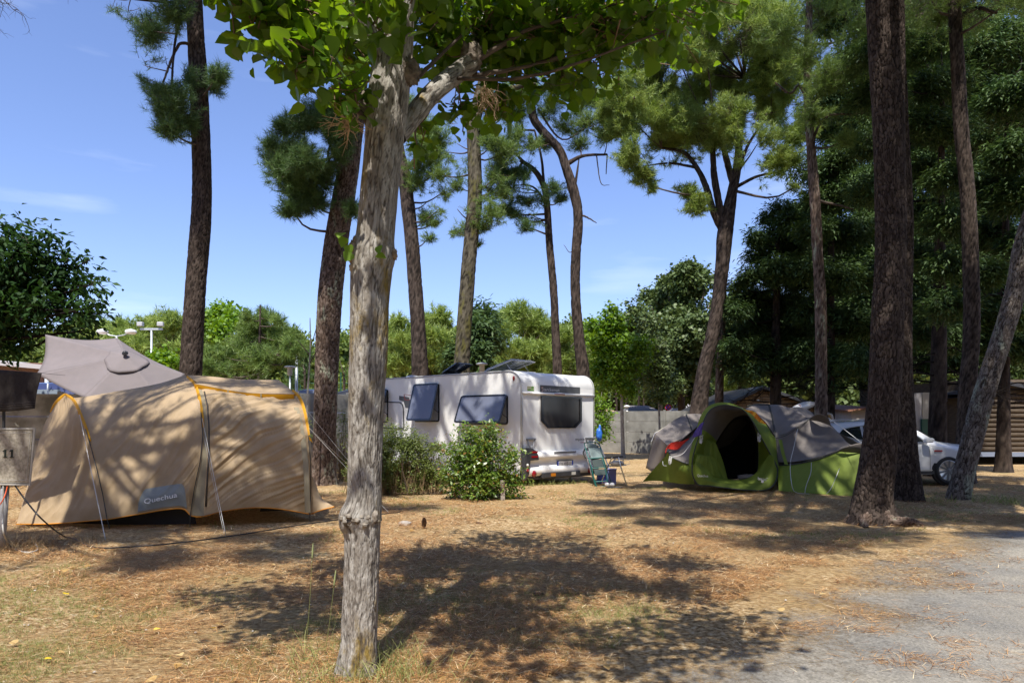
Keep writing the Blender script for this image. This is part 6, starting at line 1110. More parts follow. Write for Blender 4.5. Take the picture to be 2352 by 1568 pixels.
def mirror(sec):
    ap = sec[-1]; m = sec[::-1].copy(); f = sec[0]; d = ap-f; d[2] = 0
    m[:, 0] = 2*ap[0]-m[:, 0]+0; m[:, 1] = 2*ap[1]-m[:, 1]; return m
# lower hem
H01 = arr([(38, 1203, 9.9), (120, 1202, 9.75), (249, 1192, 9.55)], 40)
H12 = arr([(249, 1192, 9.55), (320, 1180, 9.55), (380, 1170, 9.58), (420, 1168, 9.6), (439, 1184, 9.62)], 40)
H23 = arr([(468, 1185, 9.62), (520, 1172, 9.7), (580, 1165, 9.85), (640, 1168, 10.0), (713, 1180, 10.25)], 40)
T01 = arr([(112, 955, 11.0), (128, 926, 10.9), (150, 905, 10.8)], 40)
T12 = arr([(150, 905, 10.8), (175, 913, 10.8), (300, 893, 10.9), (370, 879, 10.95), (425, 861, 10.95)], 60)
g1 = coons(H01, T01, S0, S1, 80, 90); g1 = wrinkle(bulge(g1, -.03), .021, (2.2, 9), 56, 3, .08); gridobj('nose_panel', g1, TB, tent)
g2 = coons(H12, T12, S1, S2, 150, 130); g2 = wrinkle(bulge(g2, -.02), .026, (2.2, 9), 50, 5, .10); gridobj('side_panel', g2, TB, tent)
# door wall under the overhanging roof
W3 = S3[:17]; W2 = S2b[:19]; tw3 = W3[-1]; tw2 = W2[-1]
TW_ = cr(np.array([tw2, (tw2+tw3)/2+np.array([0, -.02, -.05]), tw3]), 40)
g3 = coons(H23, TW_, W2, W3, 150, 120); g3 = wrinkle(bulge(g3, -.02), .055, (1.0, 9), 36, 8, .06); gridobj('door_panel', g3, TB, tent)
# narrow strip between hoop and door
g3b = coons(cr(np.array([S2[0], H23[0]]), 8), cr(np.array([S2[18], W2[-1]]), 8), S2[:19], W2, 8, 40); gridobj('zip_flap', g3b, TB2, tent)
# roof of the porch, proud of the wall
RA = S2b[18:]; RB = S3[16:]; off = np.array([.0, -.18, .02])
eave = cr(np.array([RA[0]+off, (RA[0]*.5+RB[0]*.5)+off+np.array([0, 0, -.055]), RB[0]+off]), 80); ridge = cr(A([(430, 861, 10.95), (480, 864, 11.05), (560, 871, 11.3), (640, 872, 11.7)]), 80)
gr_ = coons(eave, ridge, np.vstack([RA[:1]+off, RA[1:]]), np.vstack([RB[:1]+off, RB[1:]]), 100, 40); gr_ = wrinkle(gr_, .008, (2, 6), 10, 11, .04); gridobj('porch_roof', gr_, TB, tent)
ez = np.array([0, 0, -.085]); b = B(); b.grid(np.array([eave+np.array([0, .004, .0]), eave+ez*.5+np.array([0, .005, 0]), eave+ez+np.array([0, .03, 0])])); b.build('roof_edge_band', YEL, tent, True)
for x in (.33, .66): q = Vector(eave[int(x*79)]); b = B(); b.box(q+Vector((0, -.012, -.12)), (.02, 0, 0), (0, .006, 0), (0, 0, .12)); b.build('toggle_strap', TB2, tent)
# back half: the same sections turned round the ridge
def back(Sa, Sb, T, name, n=60):
    a, c = mirror(Sa), mirror(Sb); ha = a[-1]; hc = c[-1]; a[:, 2] = np.maximum(a[:, 2], 0.03); c[:, 2] = np.maximum(c[:, 2], .03)
    gg = coons(T, cr(np.array([a[-1], c[-1]]), 40), a, c, n, 50); gridobj(name, wrinkle(gg, .012, (3, 6), 40, 2), TB, tent)
back(S1, S2, T12, 'rear_panel'); back(S2b, S3, ridge, 'rear_panel')
a = mirror(S1); nose = cr(np.array([T01[0], [T01[0][0]+.1, T01[0][1]+.9, .9], [T01[0][0]+.3, T01[0][1]+1.2, .03]]), 24)
gridobj('rear_panel', coons(T01, cr(np.array([nose[-1], a[-1]]), 20), nose, a, 30, 40), TB, tent)
# right end wall
e = mirror(S3); e[:, 2] = np.maximum(e[:, 2], .02); full = np.vstack([S3, e[1:]]); base_ = np.array([S3[0], e[-1]]); cn_ = full.mean(0)
b = B(); out_ = np.array([.10, -.03, 0]); rings_ = [full*(1-f)+(np.array([cn_[0], cn_[1], 0])*0+np.stack([np.linspace(S3[0][0], e[-1][0], len(full)), np.linspace(S3[0][1], e[-1][1], len(full)), np.zeros(len(full))+.05], 1))*f+out_*math.sin(math.pi*f*.5) for f in np.linspace(0, 1, 12)]; b.grid(np.array(rings_)); b.build('end_panel', TB, tent, True)
# flared skirt at the right foot
sk_t = arr([(715, 1090, 10.30), (714, 1130, 10.27), (713, 1180, 10.25)], 14); sk_b = arr([(722, 1100, 10.6), (738, 1142, 10.4), (768, 1163, 10.15)], 14)
gridobj('skirt', coons(sk_t, sk_b, cr(np.array([sk_t[0], sk_b[0]]), 8), cr(np.array([sk_t[-1], sk_b[-1]]), 8), 14, 8), TB, tent)
b = B(); b.tube([Vector(sk_t[-1]), Vector((sk_t[-1]+sk_b[-1])/2)+Vector((0, 0, .01)), Vector(sk_b[-1])], .008, 5)
for h_ in (H01, H12, H23): b.tube([Vector(q)+Vector((0, -.006, 0)) for q in h_], .0085, 5)
b.tube([Vector(S2[0]), Vector((S2[0]+H23[0])/2)+Vector((0, -.01, -.012)), Vector(H23[0])], .0085, 5); b.build('hem', ORG, tent, True)
b = B()
for h_, zz in ((H01, .0), (H12, .0)):
    up_ = h_+np.array([0, .12, .02]); dn = h_.copy()+np.array([0, .16, 0]); dn[:, 2] = 0; b.grid(np.array([up_, dn]))
b.build('groundsheet', MUD, tent); b = B(); b.grid(np.array([H23[6:28]+np.array([0, 1.6, .02]), H23[6:28]*np.array([1, 1, 0])+np.array([0, 1.5, 0])])); b.build('inner_flap', MUD, tent)
# pole sleeves and poles
def sleeve(sec, i0, i1, w_, mt, name, out=-.018, n=26):
    s = sec[i0:i1]; s = cr(s, n); t = np.gradient(s, axis=0); t /= np.linalg.norm(t, axis=1, keepdims=True); wd = w_*np.sin(np.pi*np.clip(np.linspace(.06, .94, n), 0, 1))**.35
    side_ = np.cross(t, np.array([-.3, -.95, .1])); side_ /= np.linalg.norm(side_, axis=1, keepdims=True); o = np.array([-.003, out, .004]); b = B(); b.grid(np.array([s-side_*wd[:, None]/2+o*.2, s+o, s+side_*wd[:, None]/2+o*.2])); b.build(name, mt, tent, True)
sleeve(S1, 10, 24, .06, YEL, 'pole_sleeve'); sleeve(S2, 10, 23, .07, YEL, 'pole_sleeve'); sleeve(S3, 9, 19, .08, YEL, 'pole_sleeve')
sleeve(T01[::-1], 0, 34, .07, YEL, 'pole_sleeve', -.02)
for s_, foot, i1 in ((S1, (252, 1211, 9.45), 14), (S2, (436, 1207, 9.55), 13), (S3, (712, 1192, 10.2), 12)):
    b = B(); q = [P(*foot)]+[Vector(v)+Vector((0, -.03, 0)) for v in s_[:i1:3]]; q[0].z = -.02; b.tube(q, .0065, 8); b.build('pole', POLE, tent, True)
b = B(); q = [Vector(v)+Vector((0.03, -.012, 0)) for v in S2b[1:19:3]]; b.tube(q, .012, 6); b.build('zip', mat('dark zip', (.07, .06, .045), .6), tent, True)
z_t = arr([(676, 935, 10.62), (688, 990, 10.42), (697, 1060, 10.25), (700, 1120, 10.15), (702, 1176, 10.1)], 24); zs_ = z_t+np.array([.075, .02, 0]); b = B(); b.grid(np.array([z_t, (z_t+zs_)/2+np.array([0, -.012, 0]), zs_])+np.array([0, -.03, 0])); b.build('zip_band', TB2, tent, True)
def guy(b, p, q, r=.003): b.tube([p, (p+q)/2-Vector((0, 0, .01)), q], r, 5)
b = B(); a0 = Vector(S1[15])+Vector((0, -.03, 0)); g0 = P(243, 1240, 8.4); g0.z = 0; guy(b, a0, g0, .0035); guy(b, a0, g0+Vector((-.02, 0.02, 0)), .002); b.build('guy_rope', ROPE, tent)
b = B(); a0 = Vector(S2[14])+Vector((.0, -.03, 0)); g0 = P(518, 1228, 8.9); g0.z = 0; guy(b, a0, g0, .0035); guy(b, Vector(S2[9]), g0+Vector((-.03, .02, 0)), .002); b.build('guy_rope', ROPE, tent)
b = B(); a0 = Vector(S3[20]); g0 = G(885, 1180); g0 = Vector((-2.3, 12.3, 0)); guy(b, a0, g0, .003); a1 = Vector(S3[10])+Vector((.02, 0, 0)); g1_ = Vector((-1.95, 10.9, 0)); guy(b, a1, g1_, .003); guy(b, a1, Vector((-2.9, 13.4, .35)), .003); b.build('guy_rope', ROPE, tent)
for q in ((243, 1240), (518, 1228)):
    g0 = G(*q); b = B(); b.tube([g0+Vector((0, 0, -.02)), g0+Vector((0, -.01, .05))], .004, 5); b.build('peg', CHROME, tent)
# sleeve tabs
for s_, i in ((S1, 16), (S3, 9)): q = Vector(s_[i])+Vector((0, -.035, 0)); b = B(); b.add([q, q+Vector((.05, -.01, -.05)), q+Vector((.07, -.01, -.11)), q+Vector((.01, 0, -.06))], [(0, 1, 2, 3)]); b.build('sleeve_tab', YEL, tent, solid=.003)
# logo patch with lettering
def on(g_, u, v, off=.006):
    nv_, nu_ = g_.shape[:2]; i = v*(nv_-1); j = u*(nu_-1); i0, j0 = int(min(i, nv_-2)), int(min(j, nu_-2)); a, c = i-i0, j-j0
    p = g_[i0, j0]*(1-a)*(1-c)+g_[i0+1, j0]*a*(1-c)+g_[i0, j0+1]*(1-a)*c+g_[i0+1, j0+1]*a*c; return p
g2s = coons(H12, T12, S1, S2, 150, 130)
nn_ = normals(g2)[20, 100]; nn_ = nn_ if nn_[1] < 0 else -nn_
def patch(g_, u0, u1, v0, v1, f, name, mt, par, off=.009, n=30, m=12):
    b = B(); rows_ = []
    for j in range(m):
        row_ = []
        for i in range(n):
            u = u0+(u1-u0)*i/(n-1); t = j/(m-1); vt = v0+(v1-v0)*t*f(i/(n-1)); row_.append(on(g_, u, vt)+nn_*off)
        rows_.append(row_)
    b.grid(np.array(rows_)); return b.build(name, mt, par, True)
lg = patch(g2, .36, .93, .012, .125, lambda t: min(1, t/.16, (1-t)/.12)**.6 if 0 < t < 1 else 0, 'logo_patch', mat('blue grey patch', (.25, .28, .28), .7), tent)
lo = Vector(on(g2, .46, .042)+nn_*.014); le = Vector(on(g2, .86, .058)+nn_*.014); xa_ = (le-lo).normalized(); ya_ = Vector(nn_).cross(xa_)*1; ya_ = ya_ if ya_.z > 0 else -ya_
text('lettering', 'Quechua', lo+Vector(nn_)*.012, xa_, ya_, .072, TW, lg, (le-lo).length*.92, off=.02)

# ------------------------------------------------------------------ parasol
UM = mat('taupe grey canvas', (.215, .19, .195), .8, (.235, .205, .21), 5, transl=.12, bump=.1, bscale=120)
par = empty('parasol', P(300, 975, 13.2), 'big taupe grey parasol tilted on its side behind the beige tent', 'parasol')
cor = [P(104, 768, 13.7), P(268, 776, 13.9), P(424, 858, 13.4), P(392, 945, 12.6), P(192, 912, 12.4), P(84, 859, 12.9)]
hub = P(293, 822, 13.0)+Vector((0, -.05, .03)); cen = sum(cor, Vector())/6
for i in range(6):
    a, c = cor[i], cor[(i+1) % 6]; gg = []; n = 20
    for k in range(n):
        t = k/(n-1); e1, e2 = np.array(hub.lerp(a, t)), np.array(hub.lerp(c, t)); row_ = []
        for j in range(n):
            s = j/(n-1); p = e1*(1-s)+e2*s; sag = math.sin(math.pi*s)*t*t; p = p+(np.array(cen)-p)*.03*sag+np.array([0, .04, -.05])*math.sin(math.pi*s)*t; row_.append(p)
        gg.append(row_)
    gridobj('canopy_panel', np.array(gg), UM, par, solid=.002)
nrm_ = (cor[2]-cor[5]).cross(cor[0]-cor[3]).normalized(); nrm_ = nrm_ if nrm_.y < 0 else -nrm_
b = B(); gg = []
for k in range(8):
    t = k/7; gg.append([list(hub+(cor[int(j/4) % 6].lerp(cor[(int(j/4)+1) % 6], (j % 4)/4)-hub).normalized()*.40*t*(1+.05*math.cos(j*math.pi/2))+nrm_*(.016+.004*t)) for j in range(24)])
b.grid(np.array(gg), closed=True); b.build('vent_cap', UM, par, True, solid=.002)
b = B(); b.lathe(hub+nrm_*.06, [(.055, 0), (.055, .02), (.03, .03), (.03, .05), (.01, .06)], 16, axis=nrm_); b.build('finial', DKPL, par, True)
b = B()
for c in cor: b.tube([hub-nrm_*.05, hub.lerp(c, .5)-nrm_*.04, c-nrm_*.01], .010, 5)
b.build('ribs', GREYP, par); b = B(); b.tube([hub, cen-nrm_*.9, Vector((cen.x+.2, cen.y+.6, 0))], .024, 10); b.build('pole', GREYP, par, True)

# ------------------------------------------------------------------ power post with the numbered box
BX = mat('weathered box door', (.26, .235, .19), .85, (.44, .40, .33), 30, 8, (.36, .62), bump=.25, bscale=60); BXF = mat('box frame', (.42, .41, .38), .6, (.52, .51, .48), 10)
pp = empty('power_post', Vector((P(8, 1260, 7.7).x, 7.75, 0)), 'weathered pitch power box on a steel pipe, numbered 11, at the left edge', 'power post')
D_ = 7.5; a, c, d, e = P(-85, 984, 7.62), P(82.5, 982, 7.5), P(71, 1114, 7.5), P(-85, 1112, 7.62); b = B(); bk = Vector((-.12, .16, 0)); b.prism([a, e, d, c], bk); b.build('box', BXF, pp, bevel=.006)
q4 = [a, c, d, e]; cc_ = sum(q4, Vector())/4; b = B(); fr_ = sh4(q4, .028); b.prism([v+Vector((0, -.006, 0)) for v in fr_][::-1], (0, -.004, 0)); dr = b.build('box_door', BX, pp)
b = B(); frame(b, [v+Vector((0, -.001, 0)) for v in q4], [v+Vector((0, -.001, 0)) for v in sh4(q4, .018)], .014, Vector((0, -1, 0))); b.build('door_rim', BXF, pp)
b = B(); fr2 = sh4(q4, .055); [b.tube([fr2[i]+Vector((0, -.011, 0)), fr2[(i+1) % 4]+Vector((0, -.011, 0))], .003, 5) for i in range(4)]; b.build('door_ridge', BXF, dr)
NUM = mat('stencilled black', (.02, .03, .025), .7)
for i, x in enumerate((9, 24.5)):
    o_ = P(x, 1050, 7.552-.011*i); o_.y -= .021; b = B(); w_ = .021; h_ = .086; s_ = o_+Vector((.016, 0, 0)); b.box(s_, (w_, 0, 0), (0, .004, 0), (.003, 0, h_)); b.box(o_+Vector((.003, 0, 0)), (.047, 0, 0), (0, .0035, 0), (0, 0, .007)); b.prism([s_+Vector((.002, 0, h_)), s_+Vector((-.015, 0, h_-.015)), s_+Vector((-.015, 0, h_-.025)), s_+Vector((.002, 0, h_-.018))], (0, .003, 0)); b.build('number', NUM, dr)
b = B(); b.tube([P(12, 1112, 7.6), P(6, 1200, 7.6), Vector((P(-2, 1262, 7.6).x, 7.6, -.1))], [.042, .042, .044], 14); b.build('pipe', mat('grey pipe', (.26, .26, .27), .5, (.36, .36, .37), 9), pp, True)
CAB = mat('black cable', (.018, .018, .02), .45)
cab = [P(33, 1112, 7.55), P(60, 1150, 7.45), P(100, 1195, 7.35)]
cq = [list(v) for v in cab]+[[*G(150, 1236)[:2], .02], [*G(215, 1258)[:2], .012], [*G(290, 1258)[:2], .012], [*G(420, 1247)[:2], .012], [*G(560, 1228)[:2], .012], [*G(680, 1208)[:2], .012], [*G(775, 1195)[:2], .012], [*G(880, 1182)[:2], .012], [*G(920, 1176)[:2], .012], [*G(908, 1170)[:2], .012], [*G(800, 1172)[:2], .012]]
c = cr(np.array(cq), 260); zz = gz(c[:, 0], c[:, 1]); c[60:, 2] = np.maximum(c[60:, 2], zz[60:]+.015); b = B(); b.tube([Vector(v) for v in c], .0085, 8); tag(b.build('cable', CAB, None, True), 'black power cable running from the numbered box across the ground', 'cable')
cq = [list(P(8, 1112, 7.55)), list(P(6, 1180, 7.5)), list(P(9, 1225, 7.4)), [*G(28, 1262)[:2], .03], [*G(60, 1272)[:2], .02], [*G(86, 1266)[:2], .02], [*G(80, 1252)[:2], .03]]
c = cr(np.array(cq), 60); b = B(); b.tube([Vector(v) for v in c], .009, 8); tag(b.build('cable', mat('pale grey cable', (.38, .37, .35), .5), None, True), 'pale grey cable end coiled at the foot of the power post', 'cable')
c = cr(np.array([list(P(18, 1112, 7.55)), list(P(12, 1135, 7.5)), list(P(2, 1155, 7.4)), list(P(-20, 1175, 7.3))]), 20); b = B(); b.tube([Vector(v) for v in c], .006, 8); tag(b.build('cable', mat('orange cable', (.75, .10, .01), .5), None, True), 'short orange cable hanging under the numbered box', 'cable')
# dark towel on a line, and the line post
TOW = mat('dark brown towel', (.022, .017, .016), .95, (.032, .025, .023), 30, bump=.3, bscale=200)
tb_, tt_ = cr(A([(-60, 945, 9.3), (20, 944, 9.25), (80, 938, 9.2)]), 60), cr(A([(-60, 846, 9.3), (20, 851, 9.25), (96, 857, 9.2)]), 60)
gt = coons(tb_, tt_, cr(np.array([tb_[0], tt_[0]]), 40), cr(A([(80, 938, 9.2), (84, 905, 9.2), (96, 857, 9.2)]), 40), 60, 40); gt = wrinkle(gt, .012, (1, 4), 88, 3, .04)
tw_ = gridobj('towel', gt, TOW, None, solid=.004); tag(tw_, 'dark brown towel hung over a line at the left edge above the numbered box', 'towel')
b = B(); 
for k in (.14, .2): q = gt[int(k*39)]; b.tube([Vector(v)+Vector((0, -.006, 0)) for v in q], .003, 4)
b.build('stripe', mat('towel stripe', (.06, .05, .05), .9), tw_)
b = B(); b.tube([P(-80, 843, 9.32), P(96, 856.5, 9.22), P(150, 862, 11.5)], .003, 5); b.tube([Vector((P(8, 950, 9.35).x, 9.35, 0)), P(9, 850, 9.35)], .02, 8); tag(b.build('washing_line', mat('line post', (.03, .03, .032), .5), None), 'dark post and cord holding the brown towel', 'washing line')

# ------------------------------------------------------------------ green dome tent
TGR = mat('green tent cloth', (.20, .28, .032), .65, (.23, .31, .042), 4, transl=.35, bump=.1, bscale=80)
TGY = mat('taupe tent cloth', (.175, .155, .145), .72, (.20, .178, .165), 4, transl=.12, bump=.1, bscale=80)
INN = mat('black inner tent', (.012, .012, .013), .9); gt_ = empty('dome_tent', P(1640, 1125, 14.8), 'big green and taupe dome tent with its round porch wide open', 'tent')
def Z(x, y, D): return (1378.5+x/3.412, 804.1+y/3.412, D)
def ZA(pts): return [Z(*p) for p in pts]
apex = Z(1320, 425, 15.9)
poleR = arr(ZA([(1385, 1060, 14.75), (1392, 960, 14.8), (1385, 850, 14.85), (1372, 690, 15.0), (1350, 545, 15.3), (1320, 425, 15.9)]), 50)
arch1 = arr(ZA([(760, 1050, 14.55), (722, 970, 14.55), (722, 860, 14.55), (745, 760, 14.55), (785, 640, 14.6), (820, 530, 14.6), (870, 460, 14.65), (950, 432, 14.7), (1040, 438, 14.7), (1130, 478, 14.7), (1200, 570, 14.7), (1270, 700, 14.68), (1330, 810, 14.65), (1380, 900, 14.6), (1390, 960, 14.6), (1370, 1040, 14.55), (1300, 1092, 14.55)]), 110)
arch2 = arr(ZA([(900, 1030, 15.5), (880, 960, 15.5), (878, 860, 15.5), (893, 760, 15.5), (925, 690, 15.55), (985, 600, 15.55), (1040, 540, 15.6), (1095, 512, 15.6), (1150, 512, 15.6), (1190, 555, 15.6), (1222, 640, 15.55), (1238, 730, 15.5), (1242, 820, 15.5), (1240, 880, 15.5), (1235, 930, 15.5), (1225, 970, 15.5), (1200, 1010, 15.5)]), 110)
gh = np.array([arch1*(1-t)+arch2*t+np.array([0, 0, .10])*math.sin(math.pi*t)*np.clip((arch1[:, 2:]-.9), 0, 1)*.9 for t in np.linspace(0, 1, 16)])
# hood: taupe on top, green low down on both sides
def sub(g_, j0, j1): return g_[:, j0:j1]
gridobj('porch_hood', wrinkle(sub(gh, 30, 74), .012, (3, 5), 80, 3, .05), TGY, gt_); gridobj('porch_side', wrinkle(sub(gh, 0, 31), .015, (3, 6), 60, 4, .05), TGR, gt_); gridobj('porch_side', wrinkle(sub(gh, 73, 110), .012, (3, 6), 60, 5, .03), TGR, gt_)
# green band along the outer arch (right side faces us)
oR = arch1[50:100]; iR = cr(A(ZA([(1130, 472, 14.9), (1200, 500, 15.0), (1290, 570, 15.05), (1350, 660, 15.0), (1376, 700, 14.95), (1384, 800, 14.85), (1388, 880, 14.75), (1391, 960, 14.65)])), 50)
gridobj('arch_band', wrinkle(np.array([oR*(1-t)+iR*t+np.array([0, -.05, .02])*math.sin(math.pi*t) for t in np.linspace(0, 1, 14)]), .006, (2, 6), 20, 6), TGR, gt_)
oL = arch1[4:62]; tL = np.gradient(oL, axis=0); tL /= np.linalg.norm(tL, axis=1, keepdims=True); sL = np.cross(tL, np.array([0, -1, 0])); iL = oL-sL*(.035+.05*np.sin(np.linspace(0, math.pi, 58)))[:, None]+np.array([0, .05, 0])
gridobj('arch_band', np.array([oL+np.array([0, -.01, 0]), (oL+iL)/2+np.array([0, -.02, 0]), iL]), TGR, gt_)
# sill: pulled taut between outer hoop and the door edge
lipO = arr(ZA([(722, 900, 14.5), (722, 970, 14.5), (765, 1050, 14.5), (860, 1062, 14.5), (1000, 1080, 14.48), (1150, 1095, 14.45), (1290, 1094, 14.48), (1360, 1050, 14.5), (1388, 960, 14.55), (1360, 868, 14.6)]), 90)
lipI = arr(ZA([(742, 870, 14.62), (790, 850, 14.75), (860, 940, 14.8), (900, 985, 14.85), (960, 1003, 14.85), (1060, 1014, 14.85), (1150, 1005, 14.85), (1220, 960, 14.85), (1275, 885, 14.8), (1330, 812, 14.65)]), 90)
gridobj('door_sill', wrinkle(np.array([lipO*(1-t)+lipI*t+np.array([0, -.10, 0])*math.sin(math.pi*t) for t in np.linspace(0, 1, 26)]), .014, (3, 7), 12, 8, .02), TGR, gt_)
pd_ = coons(arr(ZA([(740, 1030, 14.7), (860, 1000, 14.75), (1000, 1012, 14.9)]), 40), arr(ZA([(740, 810, 14.7), (800, 815, 14.72), (880, 830, 14.8)]), 40), arr(ZA([(740, 1030, 14.7), (728, 900, 14.65), (740, 810, 14.7)]), 40), arr(ZA([(1000, 1012, 14.9), (960, 940, 14.9), (905, 850, 14.85), (880, 830, 14.8)]), 40), 60, 60)
gridobj('rolled_door', wrinkle(pd_, .035, (2, 5), 70, 9, .10), TGR, gt_)
pd2 = coons(arr(ZA([(860, 1000, 15.1), (1000, 1010, 15.1)]), 30), arr(ZA([(800, 690, 15.1), (900, 715, 15.15)]), 30), arr(ZA([(860, 1000, 15.1), (820, 850, 15.05), (800, 690, 15.1)]), 30), arr(ZA([(1000, 1010, 15.1), (960, 860, 15.15), (900, 715, 15.15)]), 30), 50, 60)
gridobj('rolled_door', wrinkle(pd2, .03, (2, 5), 80, 10, .08), TGR, gt_)
# inner tent (dark)
b = B(); back_ = arch2*np.array([1, 1, 1])+np.array([.5, 1.6, -.1]); b.grid(np.array([arch2+np.array([0, .02, 0]), back_])); cb_ = back_.mean(0); b.add(list(back_)+[cb_], [(i, (i+1) % len(back_), len(back_)) for i in range(len(back_))]); b.build('inner_tent', INN, gt_, True)
b = B(); p = [P(*Z(*q)) for q in ((960, 1015, 14.9), (1230, 1015, 14.9), (1230, 985, 16.5), (950, 985, 16.5))]; 
for q in p: q.z = .04
b.add(p, [(0, 1, 2, 3)]); b.build('floor', MUD, gt_)
c = P(*Z(1110, 1003, 15.2)); c.z = .10; b = B(); blob(b, c, .42, 5, 20, (1.2, .7, .22), .15); tag(b.build('sleeping_mat', mat('teal mat', (.06, .20, .15), .8), None, True), 'teal padded mat lying just inside the dome tent door', 'mat')
c = P(*Z(1165, 975, 15.5)); c.z = .22; b = B(); blob(b, c, .2, 6, 20, (1.5, .7, .5), .6); tag(b.build('blanket', mat('pale beige blanket', (.32, .27, .24), .95), None, True), 'crumpled pale beige blanket on the teal mat inside the tent', 'blanket')
# dome right of the arch
sil = arr(ZA([(1320, 425, 15.9), (1400, 428, 15.7), (1480, 452, 15.5), (1570, 495, 15.2), (1640, 536, 15.0)]), 50)
seam = arr(ZA([(1378, 688, 14.95), (1450, 668, 14.9), (1530, 620, 14.9), (1590, 578, 14.95), (1640, 536, 15.0)]), 50)
gridobj('dome_panel', wrinkle(bulge(coons(seam, sil, poleR[24:], cr(np.array([seam[-1], sil[-1]+.001]), 26), 60, 50), -.10), .007, (2, 5), 40, 12, .06), TGY, gt_)
eav = arr(ZA([(1393, 900, 14.75), (1480, 896, 14.6), (1560, 886, 14.5), (1700, 855, 14.3), (1830, 805, 14.15), (1930, 762, 14.05), (2045, 732, 14.0)]), 80)
up2 = arr(ZA([(1378, 688, 14.95), (1450, 668, 14.9), (1530, 620, 14.9), (1640, 536, 15.0), (1740, 540, 14.9), (1810, 590, 14.7), (1860, 640, 14.55), (1960, 738, 14.2), (2045, 732, 14.0)]), 80)
gridobj('wing_panel', wrinkle(bulge(coons(eav, up2, poleR[11:25], cr(np.array([eav[-1], up2[-1]+.001]), 14), 110, 70), -.10), .010, (2, 4), 60, 13, .10), TGY, gt_)
# little raised peaks with tan undersides
def peak(base, top, name='roof_peak'):
    b_ = arr(ZA(base), 30); t_ = arr(ZA(top), 30); gridobj(name, np.array([b_*(1-t)+t_*t+np.array([0, -.03, .0])*math.sin(math.pi*t) for t in np.linspace(0, 1, 10)]), TGY, gt_, solid=.004)
peak([(1636, 545, 15.0), (1720, 560, 14.8), (1808, 592, 14.65)], [(1636, 540, 15.0), (1690, 503, 14.6), (1745, 505, 14.5), (1790, 540, 14.5), (1806, 590, 14.6)]); peak([(1850, 790, 14.1), (1950, 800, 13.95), (2050, 805, 13.9)], [(1850, 790, 14.1), (1930, 755, 13.85), (2048, 728, 13.8), (2060, 790, 13.85)])
# green right wall
gb = arr(ZA([(1400, 1098, 14.45), (1500, 1110, 14.2), (1620, 1118, 14.0), (1780, 1130, 13.8), (1950, 1140, 13.6), (2060, 1138, 13.55)]), 80)
gridobj('ground_panel', wrinkle(bulge(coons(gb, eav+np.array([0, .03, 0]), arr(ZA([(1400, 1098, 14.45), (1393, 1000, 14.6), (1393, 900, 14.78)]), 40), arr(ZA([(2060, 1138, 13.55), (2055, 900, 13.75), (2045, 735, 14.0)]), 40), 120, 70), -.04), .012, (2, 5), 65, 14, .08), TGR, gt_)
b = B(); q = [P(*Z(*v)) for v in ((2060, 1138, 13.55), (2290, 1134, 13.85), (2245, 1010, 14.2), (2050, 740, 14.0))]; b.add(q, [(0, 1, 2, 3)]); b.build('ground_panel', TGR, gt_)
# left wing
lt = arr(ZA([(532, 790, 15.2), (580, 750, 15.35), (650, 700, 15.5), (720, 640, 15.5), (800, 560, 15.3)]), 50); lb_ = arr(ZA([(532, 790, 15.2), (560, 838, 15.0), (610, 862, 14.85), (660, 882, 14.75), (705, 893, 14.7)]), 50)
gridobj('wing_panel', wrinkle(bulge(coons(lb_, lt, cr(np.array([lb_[0], lt[0]+.001]), 10), arr(ZA([(705, 893, 14.7), (735, 790, 14.75), (770, 670, 14.8), (800, 560, 15.3)]), 50), 60, 60), -.06), .008, (2, 4), 50, 15, .06), TGY, gt_)
gl = arr(ZA([(335, 1028, 16.2), (430, 1022, 15.9), (520, 1030, 15.4), (640, 1046, 15.0), (740, 1050, 14.7)]), 50); gtp = arr(ZA([(335, 1026, 16.2), (420, 930, 15.8), (510, 830, 15.3), (535, 800, 15.2), (570, 842, 15.0), (640, 878, 14.8), (712, 895, 14.7)]), 50)
gridobj('ground_panel', wrinkle(bulge(coons(gl, gtp, cr(np.array([gl[0], gtp[0]]), 10), arr(ZA([(740, 1050, 14.7), (722, 970, 14.65), (712, 895, 14.7)]), 30), 80, 40), -.03), .016, (2, 5), 60, 16, .08), TGR, gt_)
# top between hood and pole, and the whole back of the dome
hoodtop = arch1[42:72]; gridobj('dome_panel', wrinkle(coons(arr(ZA([(1130, 474, 14.9), (1200, 500, 15.0), (1290, 570, 15.05), (1350, 660, 15.0), (1376, 700, 14.95)]), 50), arr(ZA([(1130, 462, 15.2), (1180, 440, 15.5), (1240, 426, 15.75), (1320, 425, 15.9)]), 50), cr(A(ZA([(1130, 474, 14.9), (1130, 462, 15.2)])), 12), poleR[24:], 50, 26), .006, (2, 4), 40, 18), TGY, gt_)
ap = np.array(P(*apex)); Bk = []
ringp = A(ZA([(532, 790, 15.2), (800, 560, 15.3), (880, 470, 15.0), (1130, 462, 15.2), (1320, 425, 15.9), (1480, 452, 15.5), (1640, 536, 15.0), (1860, 640, 14.6), (2045, 735, 14.0)])); ringp = cr(ringp, 60)
mid = ringp.copy(); mid[:, 1] += 1.5; mid[:, 2] *= .82; mid[:, 0] += .25; end_ = ringp.copy(); end_[:, 1] += 2.6; end_[:, 2] = .0; end_[:, 0] += .5
b = B(); b.grid(np.array([cr(np.array([ringp[i], mid[i], end_[i]]), 12) for i in range(60)])); b.build('back_panel', TGY, gt_, True)
